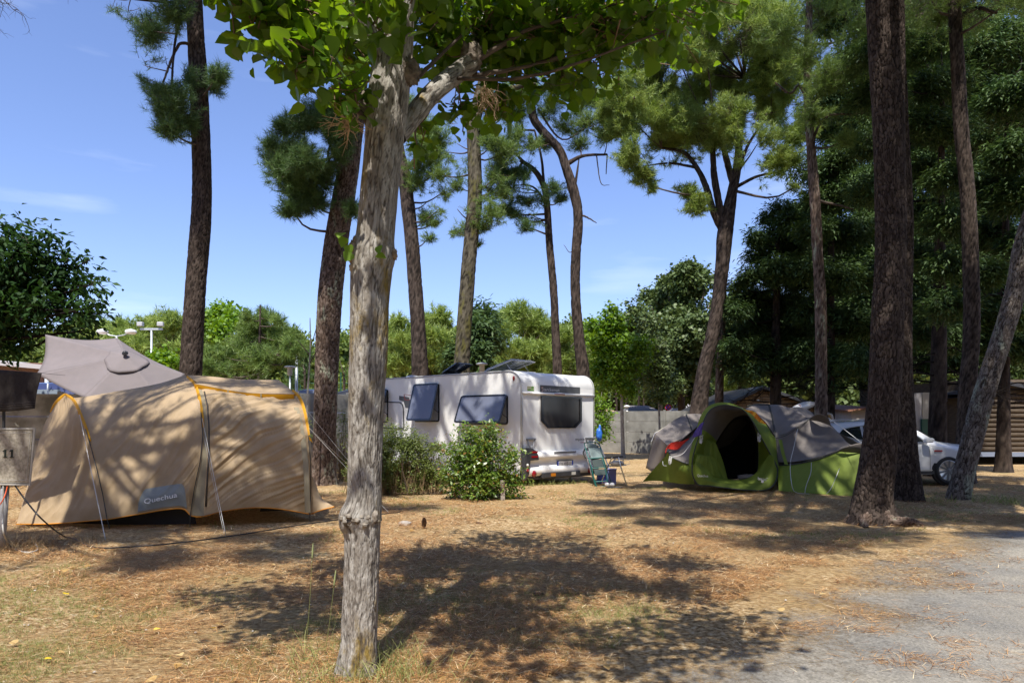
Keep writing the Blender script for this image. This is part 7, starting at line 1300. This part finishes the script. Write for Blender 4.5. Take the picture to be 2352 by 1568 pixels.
g5 = [P(*Z(*q)) for q in ((1470, 455, 16.4), (1520, 446, 16.4), (1590, 450, 16.4), (1650, 480, 16.4), (1690, 530, 16.2))]; g6 = cr(np.array([list(q) for q in g5]), 30); b = B(); b.grid(np.array([g6, g6+np.array([.1, .5, -.1]), g6*np.array([1, 1, .55])+np.array([.2, 1.2, 0])])); b.grid(np.array([g6, g6+np.array([0, -.4, -.25])])); b.build('rear_dome', TGY, gt_, True)
# black poles and piping
b = B(); b.tube([Vector(v)+Vector((0, -.02, 0)) for v in poleR], .016, 8); b.tube([Vector(v)+Vector((0, -.02, .005)) for v in cr(np.vstack([poleR[-1:], A(ZA([(1240, 426, 15.75), (1150, 440, 15.5)]))]), 12)], .016, 6); b.build('pole', POLE, gt_, True)
for c_, r_ in ((arch1, .012), (lipO, .014), (eav, .012), (seam, .008), (lb_, .012), (lt, .009)): b = B(); b.tube([Vector(v)+Vector((0, -.012, 0)) for v in c_], r_, 6); b.build('piping', POLE, gt_, True)
b = B(); q = cr(A(ZA([(1400, 700, 14.9), (1420, 800, 14.75), (1448, 893, 14.6)])), 12); b.grid(np.array([q+np.array([-.03, -.06, 0]), q+np.array([.045, -.06, 0])])); b.build('green_stripe', TGR, gt_)
# guy lines with bunched ends
for pts in ([(1548, 615, 14.7), (1520, 750, 14.4), (1490, 890, 14.1), (1500, 1040, 13.8), (1530, 1112, 13.75), (1640, 1125, 13.8)], [(1655, 880, 14.2), (1650, 960, 13.9), (1615, 1060, 13.75), (1605, 1118, 13.7)], [(1875, 925, 13.8), (1850, 990, 13.65), (1810, 1080, 13.5), (1770, 1128, 13.5)], [(1790, 530, 14.4), (1900, 610, 14), (2046, 722, 13.4)], [(745, 680, 14.6), (690, 760, 14.6), (640, 815, 14.6), (560, 838, 14.7)], [(490, 870, 15), (495, 900, 14.9), (520, 905, 14.8)]):
    b = B(); b.tube([Vector(v) for v in cr(A(ZA(pts)), 24)], .006, 5); b.build('guy_rope', ROPE, gt_, True)
for (x, y, D) in ((788, 690, 14.5), (1243, 680, 14.55), (549, 855, 14.7)):
    b = B(); c = P(*Z(x, y, D))
    for k in range(5): q = [c+Vector((random.uniform(-.04, .04), -.03, random.uniform(-.12, .08))) for _ in range(5)]; b.tube([Vector(v) for v in cr(np.array([list(v) for v in q]), 14)], .006, 5)
    b.build('rope_bundle', ROPE, gt_, True)
# lettering on the sill
def Zp(x, y, D): return P(*Z(x, y, D))
a_, e_ = Zp(760, 990, 14.36), Zp(846, 993, 14.36); text('lettering', 'Quechua', a_, e_-a_, (0, 0, 1), .055, TW, gt_, (e_-a_).length)
a_, e_ = Zp(1236, 1014, 14.30), Zp(1314, 1024, 14.30); text('lettering', 'base"', a_, e_-a_, (0, 0, 1), .07, TW, gt_, (e_-a_).length)
b = B(); b.lathe(Zp(1272, 1028, 14.30), [(.028, 0), (.028, .004)], 12, axis=(0, -1, 0)); b.build('logo_ring', TW, gt_)
# towels drying on the tent
def cloth(name, label, outline, D, m, seed):
    b_, t_ = arr(ZA([(x, y, D) for x, y in outline[0]]), 30), arr(ZA([(x, y, D+dd) for (x, y), dd in zip(outline[1], [0]*9)]), 30)
    gg = np.array([b_*(1-t)+t_*t for t in np.linspace(0, 1, 20)]); gg = wrinkle(gg, .04, (5, 9), 60, seed, .05, False); o = gridobj(name, gg, m, None, solid=.012); return tag(o, label, 'towel')
cloth('towel', 'bright red towel draped on the left wing of the green tent', ([(512, 810), (520, 770), (560, 778), (610, 775), (650, 735), (690, 700)], [(520, 765), (550, 730), (590, 716), (640, 712), (670, 700), (700, 690)]), 15.05, mat('red towel', (.62, .035, .02), .9, bump=.3, bscale=200), 1)
cloth('towel', 'purple towel draped on the left side of the porch arch', ([(718, 682), (740, 680), (780, 665), (790, 660)], [(722, 670), (745, 630), (780, 580), (806, 562)]), 14.5, mat('purple towel', (.11, .07, .30), .9, (.16, .11, .38), 14, bump=.3, bscale=200), 2)
cloth('towel', 'orange and yellow patterned towel lying on top of the porch arch', ([(1135, 475), (1180, 500), (1220, 545), (1260, 570), (1296, 580)], [(1125, 466), (1180, 475), (1215, 490), (1240, 520), (1292, 572)]), 14.6, mat('orange towel', (.75, .18, .01), .9, (.85, .45, .04), 9, contrast=(.45, .55)), 3)

# ------------------------------------------------------------------ grey awning behind it
aw = empty('awning', P(1550, 1078, 20.3), 'dark grey sloping awning on light poles behind the left end of the green tent', 'awning')
def V6(x, y, D): return (1464.7+x/6.499, 907.5+y/6.499, D)
A1, A2, A3 = V6(720, 288, 20.6), V6(1200, 312, 21.4), V6(255, 568, 19.8); A4 = V6(130, 1085, 20.2); A5 = V6(225, 1122, 19.6); A6 = V6(440, 745, 19.2); A7 = V6(1200, 700, 19.6); A8 = V6(830, 590, 19.8)
gridobj('roof_panel', wrinkle(coons(arr([A6, A8, A7], 30), arr([A3, A1, A2], 30), arr([A6, A3], 20), arr([A7, A2], 20), 50, 30), .008, (2, 4), 30, 2, .08), TGY, aw)
gridobj('end_panel', wrinkle(coons(arr([A4, A5, V6(640, 1160, 19.6)], 24), arr([A3, V6(340, 650, 19.4), A6, V6(640, 900, 19.2)], 24), arr([A4, A3], 24), arr([V6(640, 1160, 19.6), V6(640, 900, 19.2)], 24), 40, 40), .02, (1, 5), 85, 3, .06), TGY, aw)
b = B(); b.tube([P(*A1), P(*A2)], .018, 6); b.tube([P(*A1), P(*A3)], .018, 6); b.build('ridge_pole', mat('pale pole', (.45, .42, .33), .5), aw); b = B(); b.tube([P(*A1)+Vector((0, -.03, 0)), P(*A8)+Vector((0, -.05, 0))], .022, 6); b.tube([P(*A3), P(*A4)], .018, 6); b.build('pole', POLE, aw)
b = B(); b.add([P(*A1), P(*A3), P(*A4)+Vector((.5, 2.5, 0)), P(*A2)+Vector((0, 2.5, -1.7))], [(0, 1, 2, 3)]); b.build('back_panel', TGY, aw)
b = B(); b.grid(np.array([A([V6(255, 565, 19.75), V6(345, 520, 19.95)]), A([V6(205, 690, 19.7), V6(240, 600, 19.8)])])); tag(b.build('cloth', mat('pale cloth', (.5, .5, .56), .8), None, solid=.01), 'pale rag hanging on the outer corner of the grey awning', 'cloth')

# ------------------------------------------------------------------ folded chairs and things by the caravan
TEAL = mat('teal tube', (.015, .13, .115), .35); MESH_ = mat('dark green mesh', (.025, .045, .045), .7); PAD = mat('grey green pad', (.16, .22, .22), .7)
fc = empty('folding_chair', P(1385, 1113, 17.0), 'folded teal framed camping chair leaning on the caravan rear corner', 'chair')
def U(x, y, D): return P(1148.8+x/4.707, 804.1+y/4.707, D)
def tb(name, m, *ls, par=fc, r=.013):
    b = B()
    for l in ls: b.tube([Vector(v) for v in cr(np.array([list(U(*p)) for p in l]), 24)], r, 8)
    return b.build(name, m, par, True)
DC = 16.5
tb('frame', TEAL, [(1045, 1480, DC-.1), (1020, 1440, DC-.1), (965, 1200, DC), (912, 1020, DC+.3), (925, 998, DC+.3), (1040, 996, DC+.3), (1075, 1020, DC+.3)], [(1075, 1020, DC+.3), (1120, 1180, DC+.1), (1190, 1400, DC-.1), (1215, 1440, DC-.1)], [(1060, 1490, DC-.2), (1030, 1440, DC-.2), (985, 1260, DC-.15), (955, 1160, DC)], [(1060, 1480, DC-.2), (1150, 1465, DC-.2)], [(1030, 1420, DC-.2), (1160, 1412, DC-.2)], [(985, 1275, DC-.1), (1165, 1265, DC-.1)], [(965, 1170, DC-.05), (1120, 1160, DC)], [(1165, 1440, DC-.2), (1140, 1300, DC-.15), (1100, 1160, DC)])
def pad(name, m, q, par=fc, th=.03): b = B(); p = [U(*v) for v in q]; b.prism(p, (0, th, 0)); return b.build(name, m, par, bevel=.01)
pad('headrest', PAD, [(945, 1050, DC+.2), (1050, 1050, DC+.2), (1040, 1012, DC+.22), (935, 1012, DC+.22)], th=.05); pad('backrest', PAD, [(985, 1175, DC), (1110, 1170, DC), (1080, 1052, DC+.15), (950, 1055, DC+.15)], th=.04); pad('seat', MESH_, [(1008, 1265, DC-.1), (1140, 1260, DC-.1), (1115, 1175, DC-.02), (988, 1178, DC-.02)]); pad('footrest', MESH_, [(1025, 1352, DC-.18), (1160, 1345, DC-.18), (1140, 1282, DC-.12), (1010, 1285, DC-.12)])
tb('armrest', BLK, [(1130, 1165, DC-.2), (1200, 1160, DC-.3), (1325, 1148, DC-.4)], r=.02); tb('armrest', BLK, [(920, 1060, DC+.3), (900, 1110, DC+.3), (925, 1165, DC+.2)], r=.018)
wc_ = empty('folding_chair', P(1380, 1100, 17.2), 'folded white chair wedged between the teal chair and the caravan', 'chair')
tb('frame', WHITE, [(1000, 1380, 16.9), (960, 1240, 17.0), (915, 1090, 17.1)], [(1045, 990, 17.1), (1090, 1060, 17.0), (1160, 1230, 16.9), (1210, 1400, 16.8)], par=wc_, r=.016); pad('backrest', WHITE, [(960, 1230, 16.95), (1000, 1230, 16.95), (960, 1080, 17.1), (915, 1090, 17.1)], wc_)
st_ = empty('folding_stool', P(1425, 1112, 16.4), 'small grey camping stool with splayed metal legs beside the chairs, an iron on it', 'stool')
tb('leg', CHROME, [(1210, 1160, 16.0), (1185, 1210, 16.2), (1160, 1270, 16.4), (1100, 1410, 16.5)], par=st_, r=.014); tb('leg', CHROME, [(1280, 1155, 16.1), (1310, 1280, 16.0), (1370, 1465, 16.0)], par=st_, r=.016)
pad('seat', GREYP, [(1160, 1258, 16.2), (1370, 1246, 16.2), (1360, 1236, 16.6), (1180, 1246, 16.6)], st_)
b = B(); c = U(1265, 1222, 16.3); blob(b, c, .16, 9, 18, (1.1, .8, .5), .1); b.tube([c+Vector((-.1, 0, .06)), c+Vector((0, 0, .13)), c+Vector((.16, 0, .08))], .015, 8); b.tube([c+Vector((.1, 0, .05)), c+Vector((.28, -.03, .09)), c+Vector((.3, 0, -.02)), c+Vector((.1, 0, -.03))], .008, 6); tag(b.build('cooking_pot', mat('pale pot', (.42, .40, .38), .4), None, True), 'pale rounded pot with handle standing on the camping stool', 'pot')
VIO = mat('lavender plastic', (.20, .22, .55), .5, (.24, .26, .60), 5); b = B(); p = [U(1170, 1470, 16.7), U(1245, 1470, 16.7), U(1250, 1285, 16.7), U(1160, 1285, 16.7)]; 
for k in range(9): t = k/8; q = p[0].lerp(p[1], t); q2 = p[3].lerp(p[2], t); b.tube([q, q2], .016, 6)
b.prism([p[0]+Vector((0, .02, 0)), p[1]+Vector((0, .02, 0)), p[2]+Vector((0, .02, 0)), p[3]+Vector((0, .02, 0))], (0, .3, 0)); b.tube([p[3]+Vector((-.02, -.01, 0)), p[2]+Vector((.02, -.01, 0))], .022, 6); tag(b.build('basket', VIO, None), 'ribbed lavender laundry basket behind the teal chair', 'basket')
b = B(); p = [U(1055, 1470, 17.0), U(1160, 1470, 17.0), U(1150, 1340, 17.0), U(1060, 1340, 17.0)]; b.prism(p, (0, .3, 0)); tag(b.build('crate', mat('blue crate', (.04, .07, .32), .5), None, bevel=.02), 'dark blue crate on the ground right behind the teal chair legs', 'crate')
b = B(); p = [U(880, 1465, 17.6), U(955, 1465, 17.6), U(955, 1400, 17.6), U(880, 1400, 17.6)]; b.prism(p, (0, .3, 0)); tag(b.build('box', mat('mauve box', (.14, .09, .15), .7), None, bevel=.01), 'dull mauve box in the shade under the caravan corner', 'box')
for x, lb in ((1170, 'left'), (1225, 'right')):
    so_ = empty('slipper', U(x, 1480, 15.9), lb+' one of the two white toed slippers beside the teal chair', 'slipper', 'pair of slippers'); c = U(x, 1452, 16.0); b = B(); blob(b, c+Vector((-.03, -.02, 0)), .085, 2, 16, (.7, .9, .65), .05); b.build('toe', WHITE, so_, True); b = B(); blob(b, c+Vector((.09, -.05, -.055)), .12, 2, 16, (1.2, .6, .2), .05); b.build('sole', DKPL, so_, True)
# ------------------------------------------------------------------ white car
PW = mat('pearl white paint', (.66, .67, .68), .22, coat=.8); GL = glassmat('car side glass', (.02, .022, .025), .9, .02)
cr_ = empty('parked_car', (11.15, 16.6, 0), 'white crossover car parked behind the big pines', 'car')
fd = Vector((1, .03, 0)).normalized(); sd = Vector((-.03, 1, 0)); CO = Vector((11.18, 16.25, 0)); LK = 4.15; HH = 1.50
def cp(s, t, z): return CO-fd*s+sd*t+Zv*z      # s from the front bumper back, t from near side across
WD = 1.8
st = [ # s, z hood/roof centre, half top width, belt z, sill z, inset near side
 (0.00, .62, .55, .60, .34, .26), (.06, .80, .66, .74, .26, .10), (.25, .93, .72, .82, .24, .03), (.60, .98, .74, .88, .24, .0), (.90, 1.02, .76, .92, .24, .0), (1.00, 1.06, .74, .94, .24, .0), (1.26, 1.24, .66, .95, .24, .0),
 (1.56, 1.41, .60, .96, .24, .0), (1.86, 1.49, .58, .965, .24, .0), (2.4, 1.52, .57, .98, .24, .0), (2.9, 1.50, .57, 1.0, .24, .0), (3.3, 1.45, .56, 1.03, .24, .01), (3.7, 1.30, .56, 1.04, .26, .03), (3.98, 1.15, .60, 1.02, .30, .06), (4.10, .95, .66, .9, .34, .10), (4.15, .70, .66, .65, .40, .16)]
stc = cr(np.array([[s[0], 0, 0, *s[1:]] for s in st]), 70); rows_ = []
for q in stc:
    s = q[0]; zt_, hw, zb_, zs_, ins = q[3:]; near = [(ins+.02, zs_), (ins-.005+.02, zs_+.12), (ins+.0, (zs_+zb_)/2+.05), (ins+.012, zb_-.10), (ins+.04, zb_), (WD/2-hw-.02 if zt_-zb_ > .15 else max(ins+.10, WD/2-hw), zt_-.05 if zt_-zb_ > .15 else zb_+(zt_-zb_)*.5), (WD/2-hw+.08, zt_-.01), (WD/2-hw*.5, zt_), (WD/2, zt_+.01)]
    full_ = near+[(WD-t, z) for t, z in near[-2::-1]]; rows_.append([list(cp(s, t, z)) for t, z in full_])
b = B(); b.grid(np.array(rows_)); b.add(rows_[0], [tuple(range(17))]); b.add(rows_[-1], [tuple(range(17))[::-1]]); b.build('body', PW, cr_, True)
def sidew(poly, m, name, par=cr_, t0=None, th=.006):
    b = B(); pts_ = []
    for s, z in poly: f = max(0, (z-.97)/.5); t = .035+.24*f-.02; pts_.append(cp(s, t, z))
    b.prism(pts_, sd*-th); return b.build(name, m, par)
sidew([(1.34, 1.00), (2.06, 1.02), (2.06, 1.42), (1.80, 1.40)], GL, 'side_window'); sidew([(2.12, 1.02), (2.78, 1.05), (2.76, 1.41), (2.12, 1.43)], GL, 'side_window'); sidew([(2.84, 1.06), (3.40, 1.19), (3.28, 1.30), (2.83, 1.40)], GL, 'side_window')
b = B(); b.tube([cp(1.30, .03, .99), cp(2.2, .03, 1.01), cp(2.9, .04, 1.04), cp(3.46, .11, 1.19)], .011, 5); b.tube([cp(3.46, .11, 1.19), cp(3.28, .17, 1.33), cp(2.4, .21, 1.45), cp(1.83, .21, 1.43), cp(1.30, .03, .99)], .011, 5); b.build('window_trim', CHROME, cr_, True)
b = B(); b.tube([cp(1.9, .36, 1.49), cp(2.2, .36, 1.55), cp(3.3, .36, 1.54), cp(3.6, .36, 1.47)], .014, 6); b.tube([cp(1.9, WD-.36, 1.49), cp(2.2, WD-.36, 1.55), cp(3.3, WD-.36, 1.54), cp(3.6, WD-.36, 1.47)], .014, 6); b.build('roof_rail', CHROME, cr_, True)
b = B(); b.add([cp(.98, .22, 1.07), cp(.98, WD-.22, 1.07), cp(1.68, WD-.34, 1.47), cp(1.68, .34, 1.47)], [(0, 1, 2, 3)]); o = b.build('windscreen', GL, cr_, solid=.02)
b = B(); b.add([cp(3.62, .3, 1.44), cp(3.62, WD-.3, 1.44), cp(4.02, WD-.28, 1.08), cp(4.02, .28, 1.08)], [(0, 1, 2, 3)]); b.build('back_glass', GL, cr_, solid=.03)
b = B(); b.prism([cp(1.46, -.02, 1.0), cp(1.30, -.05, 1.0), cp(1.27, -.06, 1.07), cp(1.30, -.05, 1.11), cp(1.44, -.02, 1.10)], sd*-.16); b.build('door_mirror', PW, cr_, bevel=.03)
b = B(); [b.tube([cp(s, -.004, .32), cp(s, -.006, .6), cp(s, .012, .94)], .004, 4) for s in (1.25, 2.32, 3.22)]; b.build('door_gap', BLK, cr_); b = B(); [b.box(cp(s, -.015, .86), fd*-.16, sd*.02, Zv*.03) for s in (2.02, 2.92)]; b.build('door_handle', PW, cr_, bevel=.008)
b = B(); q = [cp(.96, -.012, .78), cp(1.16, -.012, .78), cp(1.16, -.012, .82), cp(.96, -.012, .82)]; b.prism(rrect([q[3], q[2], q[1], q[0]], .018), sd*-.004); b.build('badge', mat('dull red badge', (.35, .04, .04), .4), cr_)
b = B(); b.box(cp(3.3, -.012, .25), fd*2.15, sd*.03, Zv*.07); b.build('sill', DKPL, cr_); b = B(); b.box(cp(3.3, -.016, .335), fd*2.1, sd*.01, Zv*.02); b.build('sill_chrome', CHROME, cr_)
for s in (.80, 3.36):
    b = B(); c = cp(s, .012, .36); b.lathe(c+sd*.06, [(.40, 0), (.40, .06), (.38, .065)], 32, axis=sd*-1); ar = b.build('wheel_arch', BLK, cr_, True)
    for t, ax in ((-.005, -1), (WD+.005, 1)):
        c = cp(s, t, .335); b = B(); n0 = sd*ax; b.lathe(c-n0*.2, [(.20, 0), (.30, 0), (.335, .03), (.34, .10), (.335, .19), (.30, .215), (.245, .205), (.235, .16)], 36, axis=n0); wh = b.build('wheel', BLK, cr_, True)
        b = B(); b.lathe(c, [(.235, -.03), (.245, .008), (.225, -.002)], 30, axis=n0); b.build('rim', CHROME, wh, True)
        b = B(); u0 = fd; 
        for k in range(10):
            a = k*math.pi/5+.2; d = u0*math.cos(a)+Zv*math.sin(a); e = -u0*math.sin(a)+Zv*math.cos(a); b.prism([c+d*.05-e*.018, c+d*.05+e*.018, c+d*.235+e*.026, c+d*.235-e*.012], n0*.012)
        b.lathe(c, [(.05, 0), (.05, .018), (.02, .022)], 14, axis=n0); b.build('spokes', GREYP, wh); b = B(); b.lathe(c-n0*.06, [(.235, 0), (.235, .01)], 24, axis=n0); b.build('hub_back', BLK, wh)
b = B(); b.prism([cp(.10, .06, .70), cp(.45, .0, .80), cp(.42, .0, .88), cp(.12, .09, .80)], sd*-.008); b.build('headlight', CLR, cr_)
# dark van with raised tailgate and the kayak on a roof rack behind the tent
vn = empty('parked_van', P(1850, 1100, 20.5), 'dark car behind the green tent with its tailgate open and a kayak on top', 'van')
b = B(); a = P(1843, 945, 20.5); b.box((a.x, 20.5, .3), (1.0, 0, 0), (0, 3.8, 0), (0, 0, a.z-.3)); b.build('body', CARK, vn, bevel=.15)
b = B(); p = [P(1899, 950, 19.8), P(1905, 948, 19.8), P(1913, 952, 20.0), P(1920, 976, 20.4), P(1917, 977, 20.4), P(1909, 974, 20.2)]; b.prism(p, (.0, .9, 0)); b.build('tailgate', LGREY, vn, bevel=.02); b = B(); p = [P(1901, 953, 19.75), P(1907, 952, 19.75), P(1915, 974, 20.3), P(1909, 972, 20.2)]; b.prism(p, (0, .03, 0)); b.build('tailgate_glass', BLKG, vn)
for x in (1848, 1895):
    b = B(); c = P(x, 1000, 20.4); c.z = .33; b.lathe(c, [(.1, -.1), (.32, -.1), (.32, .1), (.1, .1)], 18, axis=(0, -1, 0)); b.build('wheel', BLK, vn, True)
ky = empty('kayak', P(1850, 930, 20.3), 'white and red kayak on the dark car roof, just left of the slender pine', 'kayak'); k0, k1 = P(1818, 940, 19.9), P(1872, 926, 21.4)
b = B(); dk = (k1-k0).normalized(); L9 = (k1-k0).length; b.lathe(k0, [(.01, 0), (.06, .15), (.10, .5), (.13, L9*.5), (.10, L9-.4), (.05, L9-.1), (.01, L9)], 18, axis=dk); b.build('hull', WHITE, ky, True)
b = B(); 
for t in (.3, .5, .75): b.lathe(k0.lerp(k1, t)+Vector((-.05, -.125, .03)), [(.05, 0), (.05, .02)], 10, axis=(0, -1, .2))
b.build('red_mark', REDD, ky); b = B(); b.box(k0.lerp(k1, .25)+Vector((-.5, 0, -.32)), (1.2, 0, 0), (0, .05, 0), (0, 0, .06)); b.box(k0.lerp(k1, .75)+Vector((-.5, 0, -.32)), (1.2, 0, 0), (0, .05, 0), (0, 0, .06)); b.build('rack_bar', BLK, ky)
